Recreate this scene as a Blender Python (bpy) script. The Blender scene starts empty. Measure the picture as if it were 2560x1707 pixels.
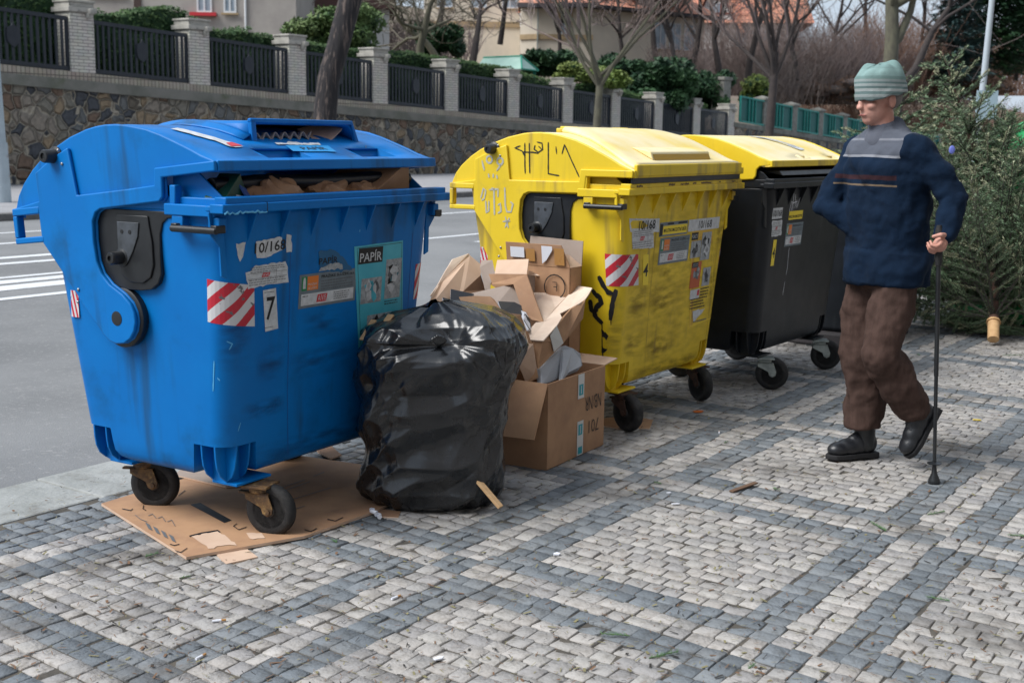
import bpy, bmesh, math, random
from mathutils import Vector, Matrix, noise
R = math.radians
scene = bpy.context.scene
col = scene.collection

# ---------------------------------------------------------------- camera
F_PX, PITCH, ROLL, CAM_H = 3138.57, 0.1617, 0.0138, 1.4401
cd = bpy.data.cameras.new('camera'); cam = bpy.data.objects.new('camera', cd); col.objects.link(cam)
cd.sensor_width = 36.0; cd.lens = F_PX / 2560 * 36.0
cd.clip_start = 0.05; cd.clip_end = 3000
_r, _u, _f = Vector((1, 0, 0)), Vector((0, math.sin(PITCH), math.cos(PITCH))), Vector((0, math.cos(PITCH), -math.sin(PITCH)))
CR = math.cos(ROLL) * _r + math.sin(ROLL) * _u
CU = -math.sin(ROLL) * _r + math.cos(ROLL) * _u
cam.matrix_world = Matrix(((CR.x, CU.x, -_f.x, 0), (CR.y, CU.y, -_f.y, 0), (CR.z, CU.z, -_f.z, CAM_H), (0, 0, 0, 1)))
cd.dof.use_dof = True; cd.dof.focus_distance = 5.0; cd.dof.aperture_fstop = 5.6
scene.camera = cam

# ---------------------------------------------------------------- sky, sun, exposure
SUN_EL, SUN_AZ = 50, -112           # azimuth clockwise from +Y
world = bpy.data.worlds.new("World"); scene.world = world; world.use_nodes = True
nt = world.node_tree; nt.nodes.clear()
sky = nt.nodes.new('ShaderNodeTexSky'); sky.sky_type = 'NISHITA'; sky.sun_disc = False
sky.sun_elevation = R(SUN_EL); sky.sun_rotation = R(SUN_AZ); sky.dust_density = 3.0; sky.air_density = 1.0
tc = nt.nodes.new('ShaderNodeTexCoord'); nz = nt.nodes.new('ShaderNodeTexNoise')
nz.inputs['Scale'].default_value = 2.5; nz.inputs['Detail'].default_value = 5
cr = nt.nodes.new('ShaderNodeMapRange'); cr.inputs['From Min'].default_value = .3; cr.inputs['From Max'].default_value = .7
cr.inputs['To Min'].default_value = .62; cr.inputs['To Max'].default_value = .9
mx = nt.nodes.new('ShaderNodeMix'); mx.data_type = 'RGBA'
mx.inputs[7].default_value = (6.6, 7.6, 8.9, 1)          # cloud sheet, in the sky texture's own units
bg = nt.nodes.new('ShaderNodeBackground'); bg.inputs['Strength'].default_value = 0.075
out = nt.nodes.new('ShaderNodeOutputWorld')
L = nt.links.new
L(tc.outputs['Generated'], nz.inputs['Vector']); L(nz.outputs['Fac'], cr.inputs['Value']); L(cr.outputs[0], mx.inputs[0])
L(sky.outputs[0], mx.inputs[6]); L(mx.outputs[2], bg.inputs['Color']); L(bg.outputs[0], out.inputs['Surface'])
sl = bpy.data.lights.new('sun', 'SUN'); sl.energy = 3.0; sl.angle = R(36); sl.color = (1, .985, .96)
so = bpy.data.objects.new('sun', sl); col.objects.link(so)
sd = Vector((math.sin(R(SUN_AZ)) * math.cos(R(SUN_EL)), math.cos(R(SUN_AZ)) * math.cos(R(SUN_EL)), math.sin(R(SUN_EL))))
so.rotation_euler = sd.to_track_quat('Z', 'Y').to_euler()
scene.view_settings.view_transform = 'Standard'; scene.view_settings.look = 'None'
scene.view_settings.gamma = 1; scene.view_settings.exposure = 0.55
scene.render.engine = 'CYCLES'

# ---------------------------------------------------------------- helpers
def at(px, py, D):
    """world point seen at photo pixel (full size) at forward distance D"""
    d = CR * ((px - 1280) / F_PX) - CU * ((py - 853.5) / F_PX) + _f
    return Vector((0, 0, CAM_H)) + d * (D / d.y)

def gat(px, py, z=0):
    d = CR * ((px - 1280) / F_PX) - CU * ((py - 853.5) / F_PX) + _f
    return Vector((0, 0, CAM_H)) + d * ((z - CAM_H) / d.z)

def tag(o, label=None, cat=None, group=None, kind=None):
    if label: o['label'] = label
    if cat: o['category'] = cat
    if group: o['group'] = group
    if kind: o['kind'] = kind
    return o

def empty(name, loc=(0, 0, 0), rz=0, label=None, cat=None, group=None):
    o = bpy.data.objects.new(name, None); col.objects.link(o)
    o.location = loc; o.rotation_euler = (0, 0, rz); o.empty_display_size = .1
    return tag(o, label, cat, group)

class MB:
    def __init__(s): s.v = []; s.f = []; s.m = []; s.cur = 0; s.uv = {}
    def face(s, idx): s.f.append(tuple(idx)); s.m.append(s.cur)
    def add(s, vs, fs):
        b = len(s.v); s.v += [tuple(p) for p in vs]
        for f in fs: s.face([i + b for i in f])
    def box(s, x0, x1, y0, y1, z0, z1, M=None):
        vs = [Vector(p) for p in ((x0, y0, z0), (x1, y0, z0), (x1, y1, z0), (x0, y1, z0), (x0, y0, z1), (x1, y0, z1), (x1, y1, z1), (x0, y1, z1))]
        if M is not None: vs = [M @ p for p in vs]
        s.add(vs, [(0, 3, 2, 1), (4, 5, 6, 7), (0, 1, 5, 4), (1, 2, 6, 5), (2, 3, 7, 6), (3, 0, 4, 7)])
    def prism(s, poly, fa, fb):
        """poly: 2-D points; fa/fb map (a,b)->3-D for the two ends"""
        n = len(poly); A = [fa(*p) for p in poly]; B = [fb(*p) for p in poly]
        s.add(A + B, [tuple(range(n))[::-1], tuple(range(n, 2 * n))] + [(i, (i + 1) % n, n + (i + 1) % n, n + i) for i in range(n)])
    def xprism(s, poly, x0, x1):
        s.prism(poly, lambda a, b: (x0, a, b), lambda a, b: (x1, a, b))
    def zprism(s, poly, z0, z1):
        s.prism(poly, lambda a, b: (a, b, z0), lambda a, b: (a, b, z1))
    def tube(s, pts, rad, n=8, cap=True, squash=None):
        pts = [Vector(p) for p in pts]
        if not hasattr(rad, '__len__'): rad = [rad] * len(pts)
        b = len(s.v); up = None
        for i, p in enumerate(pts):
            t = (pts[min(i + 1, len(pts) - 1)] - pts[max(i - 1, 0)])
            if t.length < 1e-9: t = Vector((0, 0, 1))
            t.normalize()
            if up is None:
                up = t.orthogonal().normalized()
            else:
                up = (up - t * up.dot(t))
                up = up.normalized() if up.length > 1e-6 else t.orthogonal().normalized()
            w = t.cross(up)
            for k in range(n):
                a = 2 * math.pi * k / n
                q = up * math.cos(a) * rad[i] + w * math.sin(a) * rad[i]
                s.v.append(tuple(p + q))
        for i in range(len(pts) - 1):
            for k in range(n):
                k2 = (k + 1) % n
                s.face((b + i * n + k, b + i * n + k2, b + (i + 1) * n + k2, b + (i + 1) * n + k))
        if cap:
            s.face([b + k for k in range(n)][::-1]); e = b + (len(pts) - 1) * n; s.face([e + k for k in range(n)])
    def grid(s, fn, nu, nv, closeu=False, uv=False):
        b = len(s.v)
        for j in range(nv + 1):
            for i in range(nu + (0 if closeu else 1)): s.v.append(tuple(fn(i / nu, j / nv)))
        w = nu if closeu else nu + 1
        for j in range(nv):
            for i in range(nu):
                i2 = (i + 1) % w
                if uv:
                    s.uv[len(s.f)] = ((i / nu, j / nv), ((i + 1) / nu, j / nv), ((i + 1) / nu, (j + 1) / nv), (i / nu, (j + 1) / nv))
                s.face((b + j * w + i, b + j * w + i2, b + (j + 1) * w + i2, b + (j + 1) * w + i))
    def ell(s, c, r, nu=12, nv=8, M=None):
        c = Vector(c); M = M or Matrix.Identity(3)
        b = len(s.v)
        s.v.append(tuple(c + M @ Vector((0, 0, -r[2]))))
        for j in range(1, nv):
            t = -math.pi / 2 + math.pi * j / nv
            for i in range(nu):
                a = 2 * math.pi * i / nu
                s.v.append(tuple(c + M @ Vector((r[0] * math.cos(t) * math.cos(a), r[1] * math.cos(t) * math.sin(a), r[2] * math.sin(t)))))
        s.v.append(tuple(c + M @ Vector((0, 0, r[2])))); e = len(s.v) - 1
        for i in range(nu):
            i2 = (i + 1) % nu
            s.face((b, b + 1 + i2, b + 1 + i))
            s.face((e, b + 1 + (nv - 2) * nu + i, b + 1 + (nv - 2) * nu + i2))
            for j in range(nv - 2):
                s.face((b + 1 + j * nu + i, b + 1 + j * nu + i2, b + 1 + (j + 1) * nu + i2, b + 1 + (j + 1) * nu + i))
    def lathe(s, prof, n=24, M=None):
        """prof: list of (r, h) revolved about local z"""
        M = M or Matrix.Identity(4); b = len(s.v)
        for r, h in prof:
            for k in range(n):
                a = 2 * math.pi * k / n; s.v.append(tuple(M @ Vector((r * math.cos(a), r * math.sin(a), h))))
        for j in range(len(prof) - 1):
            for k in range(n):
                k2 = (k + 1) % n; s.face((b + j * n + k, b + j * n + k2, b + (j + 1) * n + k2, b + (j + 1) * n + k))
        s.face([b + k for k in range(n)][::-1]); e = b + (len(prof) - 1) * n; s.face([e + k for k in range(n)])
    def islands(s, gap):
        n = len(s.v); par = list(range(n))
        def find(a):
            while par[a] != a: par[a] = par[par[a]]; a = par[a]
            return a
        for f in s.f:
            a = find(f[0])
            for b in f[1:]: par[find(b)] = a
        isl = {}
        for i in range(n): isl.setdefault(find(i), []).append(i)
        box = [[min(s.v[i][k] for i in v) for k in range(3)] + [max(s.v[i][k] for i in v) for k in range(3)] for v in isl.values()]
        keys = list(isl); m = len(keys); gp = list(range(m))
        def gf(a):
            while gp[a] != a: a = gp[a]
            return a
        for i in range(m):
            for j in range(i + 1, m):
                if all(box[i][k] - gap <= box[j][k + 3] and box[j][k] - gap <= box[i][k + 3] for k in range(3)): gp[gf(j)] = gf(i)
        own = {}
        for q, k in enumerate(keys):
            for i in isl[k]: own[i] = gf(q)
        out = {}
        for fi, f in enumerate(s.f): out.setdefault(own[f[0]], []).append(fi)
        res = []
        for fl in out.values():
            nb = MB(); mp = {}
            for fi in fl:
                for i in s.f[fi]:
                    if i not in mp: mp[i] = len(nb.v); nb.v.append(s.v[i])
                if fi in s.uv: nb.uv[len(nb.f)] = s.uv[fi]
                nb.f.append(tuple(mp[i] for i in s.f[fi])); nb.m.append(s.m[fi])
            res.append(nb)
        return res
    def build(s, name, mats, parent=None, gap=None, **kw):
        if gap is None: return s.build1(name, mats, parent, **kw)
        os_ = [q.build1(name, mats, parent, **kw) for q in s.islands(gap)]
        return os_[0]
    def build1(s, name, mats, parent=None, base=False, bevel=0, seg=2, smooth=None, solid=0, sub=0, remesh=0, smoothit=0, loc=None, soff=-1, recalc=True):
        me = bpy.data.meshes.new(name)
        vs = s.v
        if base and vs:
            xs = [p[0] for p in vs]; ys = [p[1] for p in vs]; zs = [p[2] for p in vs]
            loc = Vector(((min(xs) + max(xs)) / 2, (min(ys) + max(ys)) / 2, min(zs)))
        if loc is not None:
            loc = Vector(loc); vs = [(p[0] - loc.x, p[1] - loc.y, p[2] - loc.z) for p in vs]
        me.from_pydata(vs, [], s.f)
        if not isinstance(mats, (list, tuple)): mats = [mats]
        for m in mats: me.materials.append(m)
        if any(s.m): me.polygons.foreach_set('material_index', s.m)
        if s.uv:
            ul = me.uv_layers.new(name='UVMap')
            for fi, cs in s.uv.items():
                ls = me.polygons[fi].loop_start
                for k, c in enumerate(cs): ul.data[ls + k].uv = c
        if recalc:
            bm = bmesh.new(); bm.from_mesh(me); bmesh.ops.recalc_face_normals(bm, faces=bm.faces); bm.to_mesh(me); bm.free()
        me.update()
        if smooth is not None:
            me.shade_smooth()
            if smooth < 180: me.set_sharp_from_angle(angle=R(smooth))
        o = bpy.data.objects.new(name, me); col.objects.link(o)
        if loc is not None: o.location = loc
        if parent: o.parent = parent
        if remesh:
            md = o.modifiers.new('r', 'REMESH'); md.mode = 'VOXEL'; md.voxel_size = remesh; md.use_smooth_shade = True
        if smoothit:
            md = o.modifiers.new('s', 'SMOOTH'); md.factor = .5; md.iterations = smoothit
        if solid:
            md = o.modifiers.new('t', 'SOLIDIFY'); md.thickness = solid; md.offset = soff
        if bevel:
            md = o.modifiers.new('b', 'BEVEL'); md.width = bevel; md.segments = seg; md.limit_method = 'ANGLE'; md.angle_limit = R(35)
            md.harden_normals = False
        if sub:
            md = o.modifiers.new('u', 'SUBSURF'); md.levels = sub; md.render_levels = sub
        return o

def copy_tree(o, parent=None):
    c = o.copy(); col.objects.link(c)
    if parent: c.parent = parent
    for ch in list(o.children): copy_tree(ch, c)
    return c

def lerp(a, b, t): return a + (b - a) * t
def interp(tab, x):
    if x <= tab[0][0]: return tab[0][1]
    for (a, b), (c, d) in zip(tab, tab[1:]):
        if x <= c: return b + (d - b) * (x - a) / (c - a)
    return tab[-1][1]

# ---------------------------------------------------------------- materials
def srgb(h):
    h = h.lstrip('#'); c = [int(h[i:i + 2], 16) / 255 for i in (0, 2, 4)]
    return tuple(x / 12.92 if x <= .04045 else ((x + .055) / 1.055) ** 2.4 for x in c)

def mat(name, c, rough=.6, c2=None, ns=6.0, nlo=.35, nhi=.65, bump=0, bs=60, dirt=None, dlo=.55, dhi=.72, ds=3.0, metal=0, spec=.5, coat=0, stretch=None, bdist=.01, attr=None, detail=6, trans=0, streak=None, alpha=None):
    m = bpy.data.materials.new(name); m.use_nodes = True
    n = m.node_tree; N = n.nodes; K = n.links.new; N.clear()
    o = N.new('ShaderNodeOutputMaterial'); p = N.new('ShaderNodeBsdfPrincipled'); K(p.outputs[0], o.inputs[0])
    p.inputs['Roughness'].default_value = rough; p.inputs['Metallic'].default_value = metal
    p.inputs['Specular IOR Level'].default_value = spec; p.inputs['Coat Weight'].default_value = coat
    t = N.new('ShaderNodeTexCoord'); vec = t.outputs['Object']
    if stretch:
        mp = N.new('ShaderNodeMapping'); mp.inputs['Scale'].default_value = stretch; K(vec, mp.inputs[0]); vec = mp.outputs[0]
    c = tuple(c) + (1,); colr = None
    if attr:
        a = N.new('ShaderNodeAttribute'); a.attribute_name = attr; colr = a.outputs['Color']
    def noisefac(sc, lo, hi, seed=0):
        q = N.new('ShaderNodeTexNoise'); q.noise_dimensions = '4D'; q.inputs['W'].default_value = seed
        q.inputs['Scale'].default_value = sc; q.inputs['Detail'].default_value = detail; q.inputs['Roughness'].default_value = .62
        K(vec, q.inputs['Vector'])
        r = N.new('ShaderNodeMapRange'); r.interpolation_type = 'SMOOTHSTEP'; r.inputs['From Min'].default_value = lo; r.inputs['From Max'].default_value = hi
        K(q.outputs['Fac'], r.inputs['Value']); return r.outputs[0], q.outputs['Fac']
    def mix(a, b, fac, mode='MIX'):
        x = N.new('ShaderNodeMix'); x.data_type = 'RGBA'; x.blend_type = mode
        if hasattr(fac, 'links'): K(fac, x.inputs[0])
        else: x.inputs[0].default_value = fac
        for v, i in ((a, 6), (b, 7)):
            if hasattr(v, 'links'): K(v, x.inputs[i])
            else: x.inputs[i].default_value = tuple(v)[:3] + (1,)
        return x.outputs[2]
    if colr is None:
        if c2 is not None:
            f, _ = noisefac(ns, nlo, nhi, 1.3); colr = mix(c, c2, f)
        else: colr = None
    elif c2 is not None:
        f, _ = noisefac(ns, nlo, nhi, 1.3); colr = mix(colr, mix(colr, c2, 1.0, 'MULTIPLY'), f)
    if dirt is not None:
        f, _ = noisefac(ds, dlo, dhi, 7.7); colr = mix(colr if colr is not None else c, dirt, f)
    if streak:                                  # run-off streaks: noise drawn out down the wall
        mp2 = N.new('ShaderNodeMapping'); mp2.inputs['Scale'].default_value = (1, 1, .07); K(t.outputs['Object'], mp2.inputs[0])
        q = N.new('ShaderNodeTexNoise'); q.inputs['Scale'].default_value = streak[3]; q.inputs['Detail'].default_value = 5; K(mp2.outputs[0], q.inputs['Vector'])
        q2 = N.new('ShaderNodeTexNoise'); q2.inputs['Scale'].default_value = 2.2; K(t.outputs['Object'], q2.inputs['Vector'])
        m2 = N.new('ShaderNodeMath'); m2.operation = 'MULTIPLY'; K(q.outputs['Fac'], m2.inputs[0]); K(q2.outputs['Fac'], m2.inputs[1])
        r = N.new('ShaderNodeMapRange'); r.interpolation_type = 'SMOOTHSTEP'; r.inputs['From Min'].default_value = streak[1]; r.inputs['From Max'].default_value = streak[2]; r.inputs['To Max'].default_value = .75; K(m2.outputs[0], r.inputs['Value'])
        colr = mix(colr if colr is not None else c, streak[0], r.outputs[0])
    if alpha:                                   # soft-edged stain or shade tint: fades out towards the rim of its patch
        sp = N.new('ShaderNodeSeparateXYZ'); K(t.outputs['UV'], sp.inputs[0]); f = None
        for k in (0, 1):
            a1 = N.new('ShaderNodeMath'); a1.operation = 'MULTIPLY_ADD'; K(sp.outputs[k], a1.inputs[0]); a1.inputs[1].default_value = 2; a1.inputs[2].default_value = -1
            a2 = N.new('ShaderNodeMath'); a2.operation = 'POWER'; a3 = N.new('ShaderNodeMath'); a3.operation = 'ABSOLUTE'; K(a1.outputs[0], a3.inputs[0]); K(a3.outputs[0], a2.inputs[0]); a2.inputs[1].default_value = 2
            a4 = N.new('ShaderNodeMath'); a4.operation = 'SUBTRACT'; a4.inputs[0].default_value = 1; K(a2.outputs[0], a4.inputs[1])
            if f is None: f = a4.outputs[0]
            else: a5 = N.new('ShaderNodeMath'); a5.operation = 'MULTIPLY'; K(f, a5.inputs[0]); K(a4.outputs[0], a5.inputs[1]); f = a5.outputs[0]
        mp3 = N.new('ShaderNodeMapping'); mp3.inputs['Scale'].default_value = (1, 1, 3.5); K(t.outputs['Object'], mp3.inputs[0])
        q = N.new('ShaderNodeTexNoise'); q.inputs['Scale'].default_value = 9; q.inputs['Detail'].default_value = 6; K(mp3.outputs[0], q.inputs['Vector'])
        r = N.new('ShaderNodeMapRange'); r.inputs['From Min'].default_value = .38; r.inputs['From Max'].default_value = .66; K(q.outputs['Fac'], r.inputs['Value'])
        a6 = N.new('ShaderNodeMath'); a6.operation = 'MULTIPLY'; K(f, a6.inputs[0]); K(r.outputs[0], a6.inputs[1]); a7 = N.new('ShaderNodeMath'); a7.operation = 'MULTIPLY'; K(a6.outputs[0], a7.inputs[0]); a7.inputs[1].default_value = alpha
        K(a7.outputs[0], p.inputs['Alpha'])
    if colr is not None: K(colr, p.inputs['Base Color'])
    else: p.inputs['Base Color'].default_value = c
    if bump:
        q = N.new('ShaderNodeTexNoise'); q.inputs['Scale'].default_value = bs; q.inputs['Detail'].default_value = 4; K(vec, q.inputs['Vector'])
        b = N.new('ShaderNodeBump'); b.inputs['Strength'].default_value = bump; b.inputs['Distance'].default_value = bdist
        K(q.outputs['Fac'], b.inputs['Height']); K(b.outputs[0], p.inputs['Normal'])
    if rough > .25 and rough < .75:
        _, rf = noisefac(ns * 2 if ns else 8, 0, 1, 3.1)
        r = N.new('ShaderNodeMapRange'); r.inputs['To Min'].default_value = rough - .12; r.inputs['To Max'].default_value = rough + .12
        K(rf, r.inputs['Value']); K(r.outputs[0], p.inputs['Roughness'])
    return m

M = {}
M['blue'] = mat('blue_plastic', (.0, .145, .47), .44, (.0, .165, .51), 3, spec=.22, dirt=(.003, .09, .25), dlo=.5, dhi=.8, ds=4, streak=((.012, .07, .17), .26, .42, 16), bump=.08, bs=300, bdist=.001)
M['yellow'] = mat('yellow_plastic', (.70, .50, .012), .45, (.76, .55, .02), 3, dirt=(.33, .24, .05), dlo=.56, dhi=.85, ds=7, streak=((.26, .18, .05), .25, .42, 18), bump=.08, bs=300, bdist=.001)
M['yellow_top'] = mat('pale_yellow_plastic', (.84, .73, .44), .42, (.80, .60, .12), 3.5, .35, .75, dirt=(.55, .47, .3), dlo=.6, dhi=.85, ds=6, bump=.08, bs=300, bdist=.001)  # lid tops, flap and grip are paler than the yellow body
M['darkbody'] = mat('dark_grey_plastic', (.007, .009, .012), .42, (.013, .016, .021), 4, spec=.35, streak=((.035, .04, .045), .27, .45, 16), bump=.08, bs=300, bdist=.001)
M['black'] = mat('black_plastic', (.008, .009, .011), .38, (.016, .018, .02), 8)
M['greyplate'] = mat('grey_worn_plate', (.06, .07, .085), .5, (.03, .035, .04), 14)
M['rubber'] = mat('dusty_black_rubber', (.012, .012, .013), .75, (.05, .048, .045), 25, .45, .8, bump=.2, bs=120, bdist=.002)
M['wheelrim'] = mat('dusty_dark_rim', (.022, .023, .025), .6, (.06, .058, .055), 20)
M['rust'] = mat('rusty_brown_steel', (.16, .085, .03), .7, (.06, .035, .02), 30, dirt=(.3, .19, .07), dlo=.5, dhi=.7, ds=40, bump=.4, bs=150, bdist=.002)
M['rustdark'] = mat('dark_rusty_steel', (.07, .03, .018), .75, (.035, .018, .012), 30, bump=.4, bs=150, bdist=.002)
M['zinc'] = mat('galvanised_steel', (.38, .42, .40), .45, (.25, .28, .27), 20, metal=.4)
M['bolt'] = mat('steel_bolt', (.3, .31, .32), .4, metal=.8)
M['smear'] = mat('dark_smear', (.01, .045, .14), .55)
M['white'] = mat('white_sticker', (.62, .65, .68), .5, (.48, .5, .52), 40)
M['greystk'] = mat('grey_sticker', (.13, .17, .20), .5, (.17, .21, .24), 20)
M['cyan'] = mat('cyan_poster', (.055, .42, .55), .45, (.08, .48, .6), 10)
M['cyandk'] = mat('dark_cyan_ink', (.02, .15, .2), .5)
M['ink'] = mat('black_ink', (.006, .007, .009), .55)
M['inkgrey'] = mat('grey_ink', (.12, .13, .14), .55)
M['picgrey'] = mat('pale_print', (.42, .45, .47), .5, (.25, .27, .29), 60)
M['red'] = mat('red_print', (.55, .03, .04), .5)
M['orange'] = mat('orange_print', (.72, .2, .03), .5)
M['orangered'] = mat('orange_red_print', (.5, .1, .03), .5)
M['green'] = mat('green_print', (.01, .22, .07), .5)
M['ystk'] = mat('yellow_sticker', (.86, .66, .03), .45)
M['yposter'] = mat('yellow_poster', (.70, .44, .05), .45, (.62, .38, .04), 10)
M['silverpaint'] = mat('silver_graffiti_paint', (.42, .42, .36), .6)
M['kraft'] = mat('brown_cardboard', (.42, .245, .135), .8, (.33, .185, .105), 5, dirt=(.27, .16, .10), dlo=.55, dhi=.85, ds=9, bump=.05, bs=400, bdist=.001, detail=4)
M['kraftin'] = mat('pale_inner_cardboard', (.58, .42, .31), .85, (.52, .36, .26), 5, bump=.05, bs=400, bdist=.001)
M['kraftlt'] = mat('light_torn_cardboard', (.70, .57, .46), .85, (.62, .48, .38), 8)
M['kraftdk'] = mat('dark_cardboard', (.27, .155, .09), .8, (.2, .115, .07), 4)  # darker brown board for a flap, the carton floor and scraps
M['kraftgrey'] = mat('greyish_cardboard', (.36, .29, .25), .85, (.3, .24, .2), 5)
M['tape'] = mat('white_packing_tape', (.60, .60, .58), .35)
M['tealtape'] = mat('teal_tape_print', (.01, .30, .36), .4)
M['browntape'] = mat('brown_packing_tape', (.40, .21, .07), .3)
M['foam'] = mat('grey_foam_sheet', (.40, .42, .45), .6, (.33, .35, .38), 6)
M['navybook'] = mat('dark_navy_cover', (.008, .012, .022), .5)
M['paper'] = mat('white_paper', (.68, .70, .76), .7)
M['woodlt'] = mat('pale_planed_wood', (.58, .38, .20), .65, (.5, .31, .15), 20, stretch=(1, 1, 6))
M['eggcarton'] = mat('grey_pulp_carton', (.33, .30, .28), .9, (.28, .25, .24), 20)
M['carton_green'] = mat('dark_green_carton', (.01, .06, .04), .4, (.02, .09, .06), 10)
# ================================================================ ground, road, pavement
WA = R(34.8)                                    # street direction, clockwise from +Y
SD = Vector((math.sin(WA), math.cos(WA), 0)); SN = Vector((math.cos(WA), -math.sin(WA), 0))   # SN points to the near side
def st(u, p, z=0): return SD * u + SN * p + Vector((0, 0, z))     # p = distance across, negative = over the road

def strip(mb, u0, u1, p0, p1, z0, z1, z0b=None):
    a = [st(u0, p0), st(u1, p0), st(u1, p1), st(u0, p1)]
    vs = [Vector((q.x, q.y, z0)) for q in a] + [Vector((q.x, q.y, z1)) for q in a]
    mb.add(vs, [(0, 3, 2, 1), (4, 5, 6, 7), (0, 1, 5, 4), (1, 2, 6, 5), (2, 3, 7, 6), (3, 0, 4, 7)])
def sheet(mb, u0, u1, p0, p1, z):
    mb.add([(*st(u0, p0)[:2], z), (*st(u1, p0)[:2], z), (*st(u1, p1)[:2], z), (*st(u0, p1)[:2], z)], [(0, 1, 2, 3)])

asph = mat('worn_asphalt', (.20, .205, .21), .9, (.14, .145, .15), .5, dirt=(.26, .26, .26), dlo=.52, dhi=.72, ds=38, bump=.8, bs=120, bdist=.004)
soil = mat('joint_dirt', (.10, .088, .072), 1, (.05, .046, .04), 9, bump=.5, bs=200, bdist=.004)
conc = mat('old_concrete', (.33, .34, .33), .9, (.25, .26, .25), 4, dirt=(.15, .145, .13), dlo=.5, dhi=.75, ds=5, bump=.9, bs=40, bdist=.006)
farpave = mat('pale_far_pavement', (.30, .30, .31), .9, (.25, .25, .26), 3)
kerbm = mat('granite_kerb', (.17, .165, .16), .85, (.12, .12, .12), 12, bump=.3, bs=80)
KN = -4.10                                      # near kerb (road side of the concrete strip)
mb = MB(); mb.add([(-900, -300, -.06), (900, -300, -.06), (900, 1500, -.06), (-900, 1500, -.06)], [(0, 1, 2, 3)])
mb.build('ground', mat('distant_ground', (.11, .10, .085), 1, (.07, .075, .05), .3))
bpy.data.objects['ground']['kind'] = 'structure'
mb = MB(); sheet(mb, -60, 260, -18.5, KN - .45, -.012)
tag(mb.build('road', asph), kind='structure')
mb = MB()
random.seed(9)
u_ = -8
while u_ < 60:
    w_ = random.uniform(.8, 1.1); dz_ = random.uniform(-.004, .002); strip(mb, u_ + .005, u_ + w_ - .005, KN - .45 + random.uniform(-.012, .012), KN - random.uniform(0, .02), -.05, -.002 + dz_); u_ += w_
o = mb.build('concrete_strip', conc, bevel=.01); tag(o, kind='structure')
mb = MB(); strip(mb, -60, 260, -18.5, -18.22, -.05, .11); tag(mb.build('far_kerb', kerbm, bevel=.02), kind='structure')
mb = MB(); strip(mb, -60, 260, -28.6, -18.5, -.05, .105); tag(mb.build('far_pavement', farpave), kind='structure')
mb = MB(); sheet(mb, -60, 260, KN, 14, -.0045); tag(mb.build('pavement_bed', soil), kind='structure')
# road markings
wp = mat('worn_road_paint', (.62, .64, .66), .8, (.45, .46, .47), 5, .5, .75, bump=.2, bs=200)
def marking(pts, lab, grp='white lines across the road'):
    mb = MB(); vs = [(*st(u, p)[:2], -.008) for u, p in pts]; mb.add(vs, [tuple(range(len(vs)))])
    tag(mb.build('road_marking', wp), kind='structure')
for p, w, u0, u1 in ((-16.1, .12, -10, 14), (-14.6, .14, -10, 80), (-12.95, .2, -6, 12), (-11.2, .12, -10, 60), (-10.45, .32, -10, 12.5), (-9.78, .14, -10, 12), (-10.35, .13, 14, 60)):
    marking([(u0, p - w / 2), (u1, p - w / 2), (u1, p + w / 2), (u0, p + w / 2)], '')
marking([(3, -12.75), (12, -12.25), (12, -12.13), (3, -12.5)], '')
marking([(4, -11.05), (12.5, -10.9), (12.5, -10.8), (4, -10.72)], '')
marking([(16, -11.0), (30, -10.95), (30, -10.9), (16, -10.8)], '')

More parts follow.
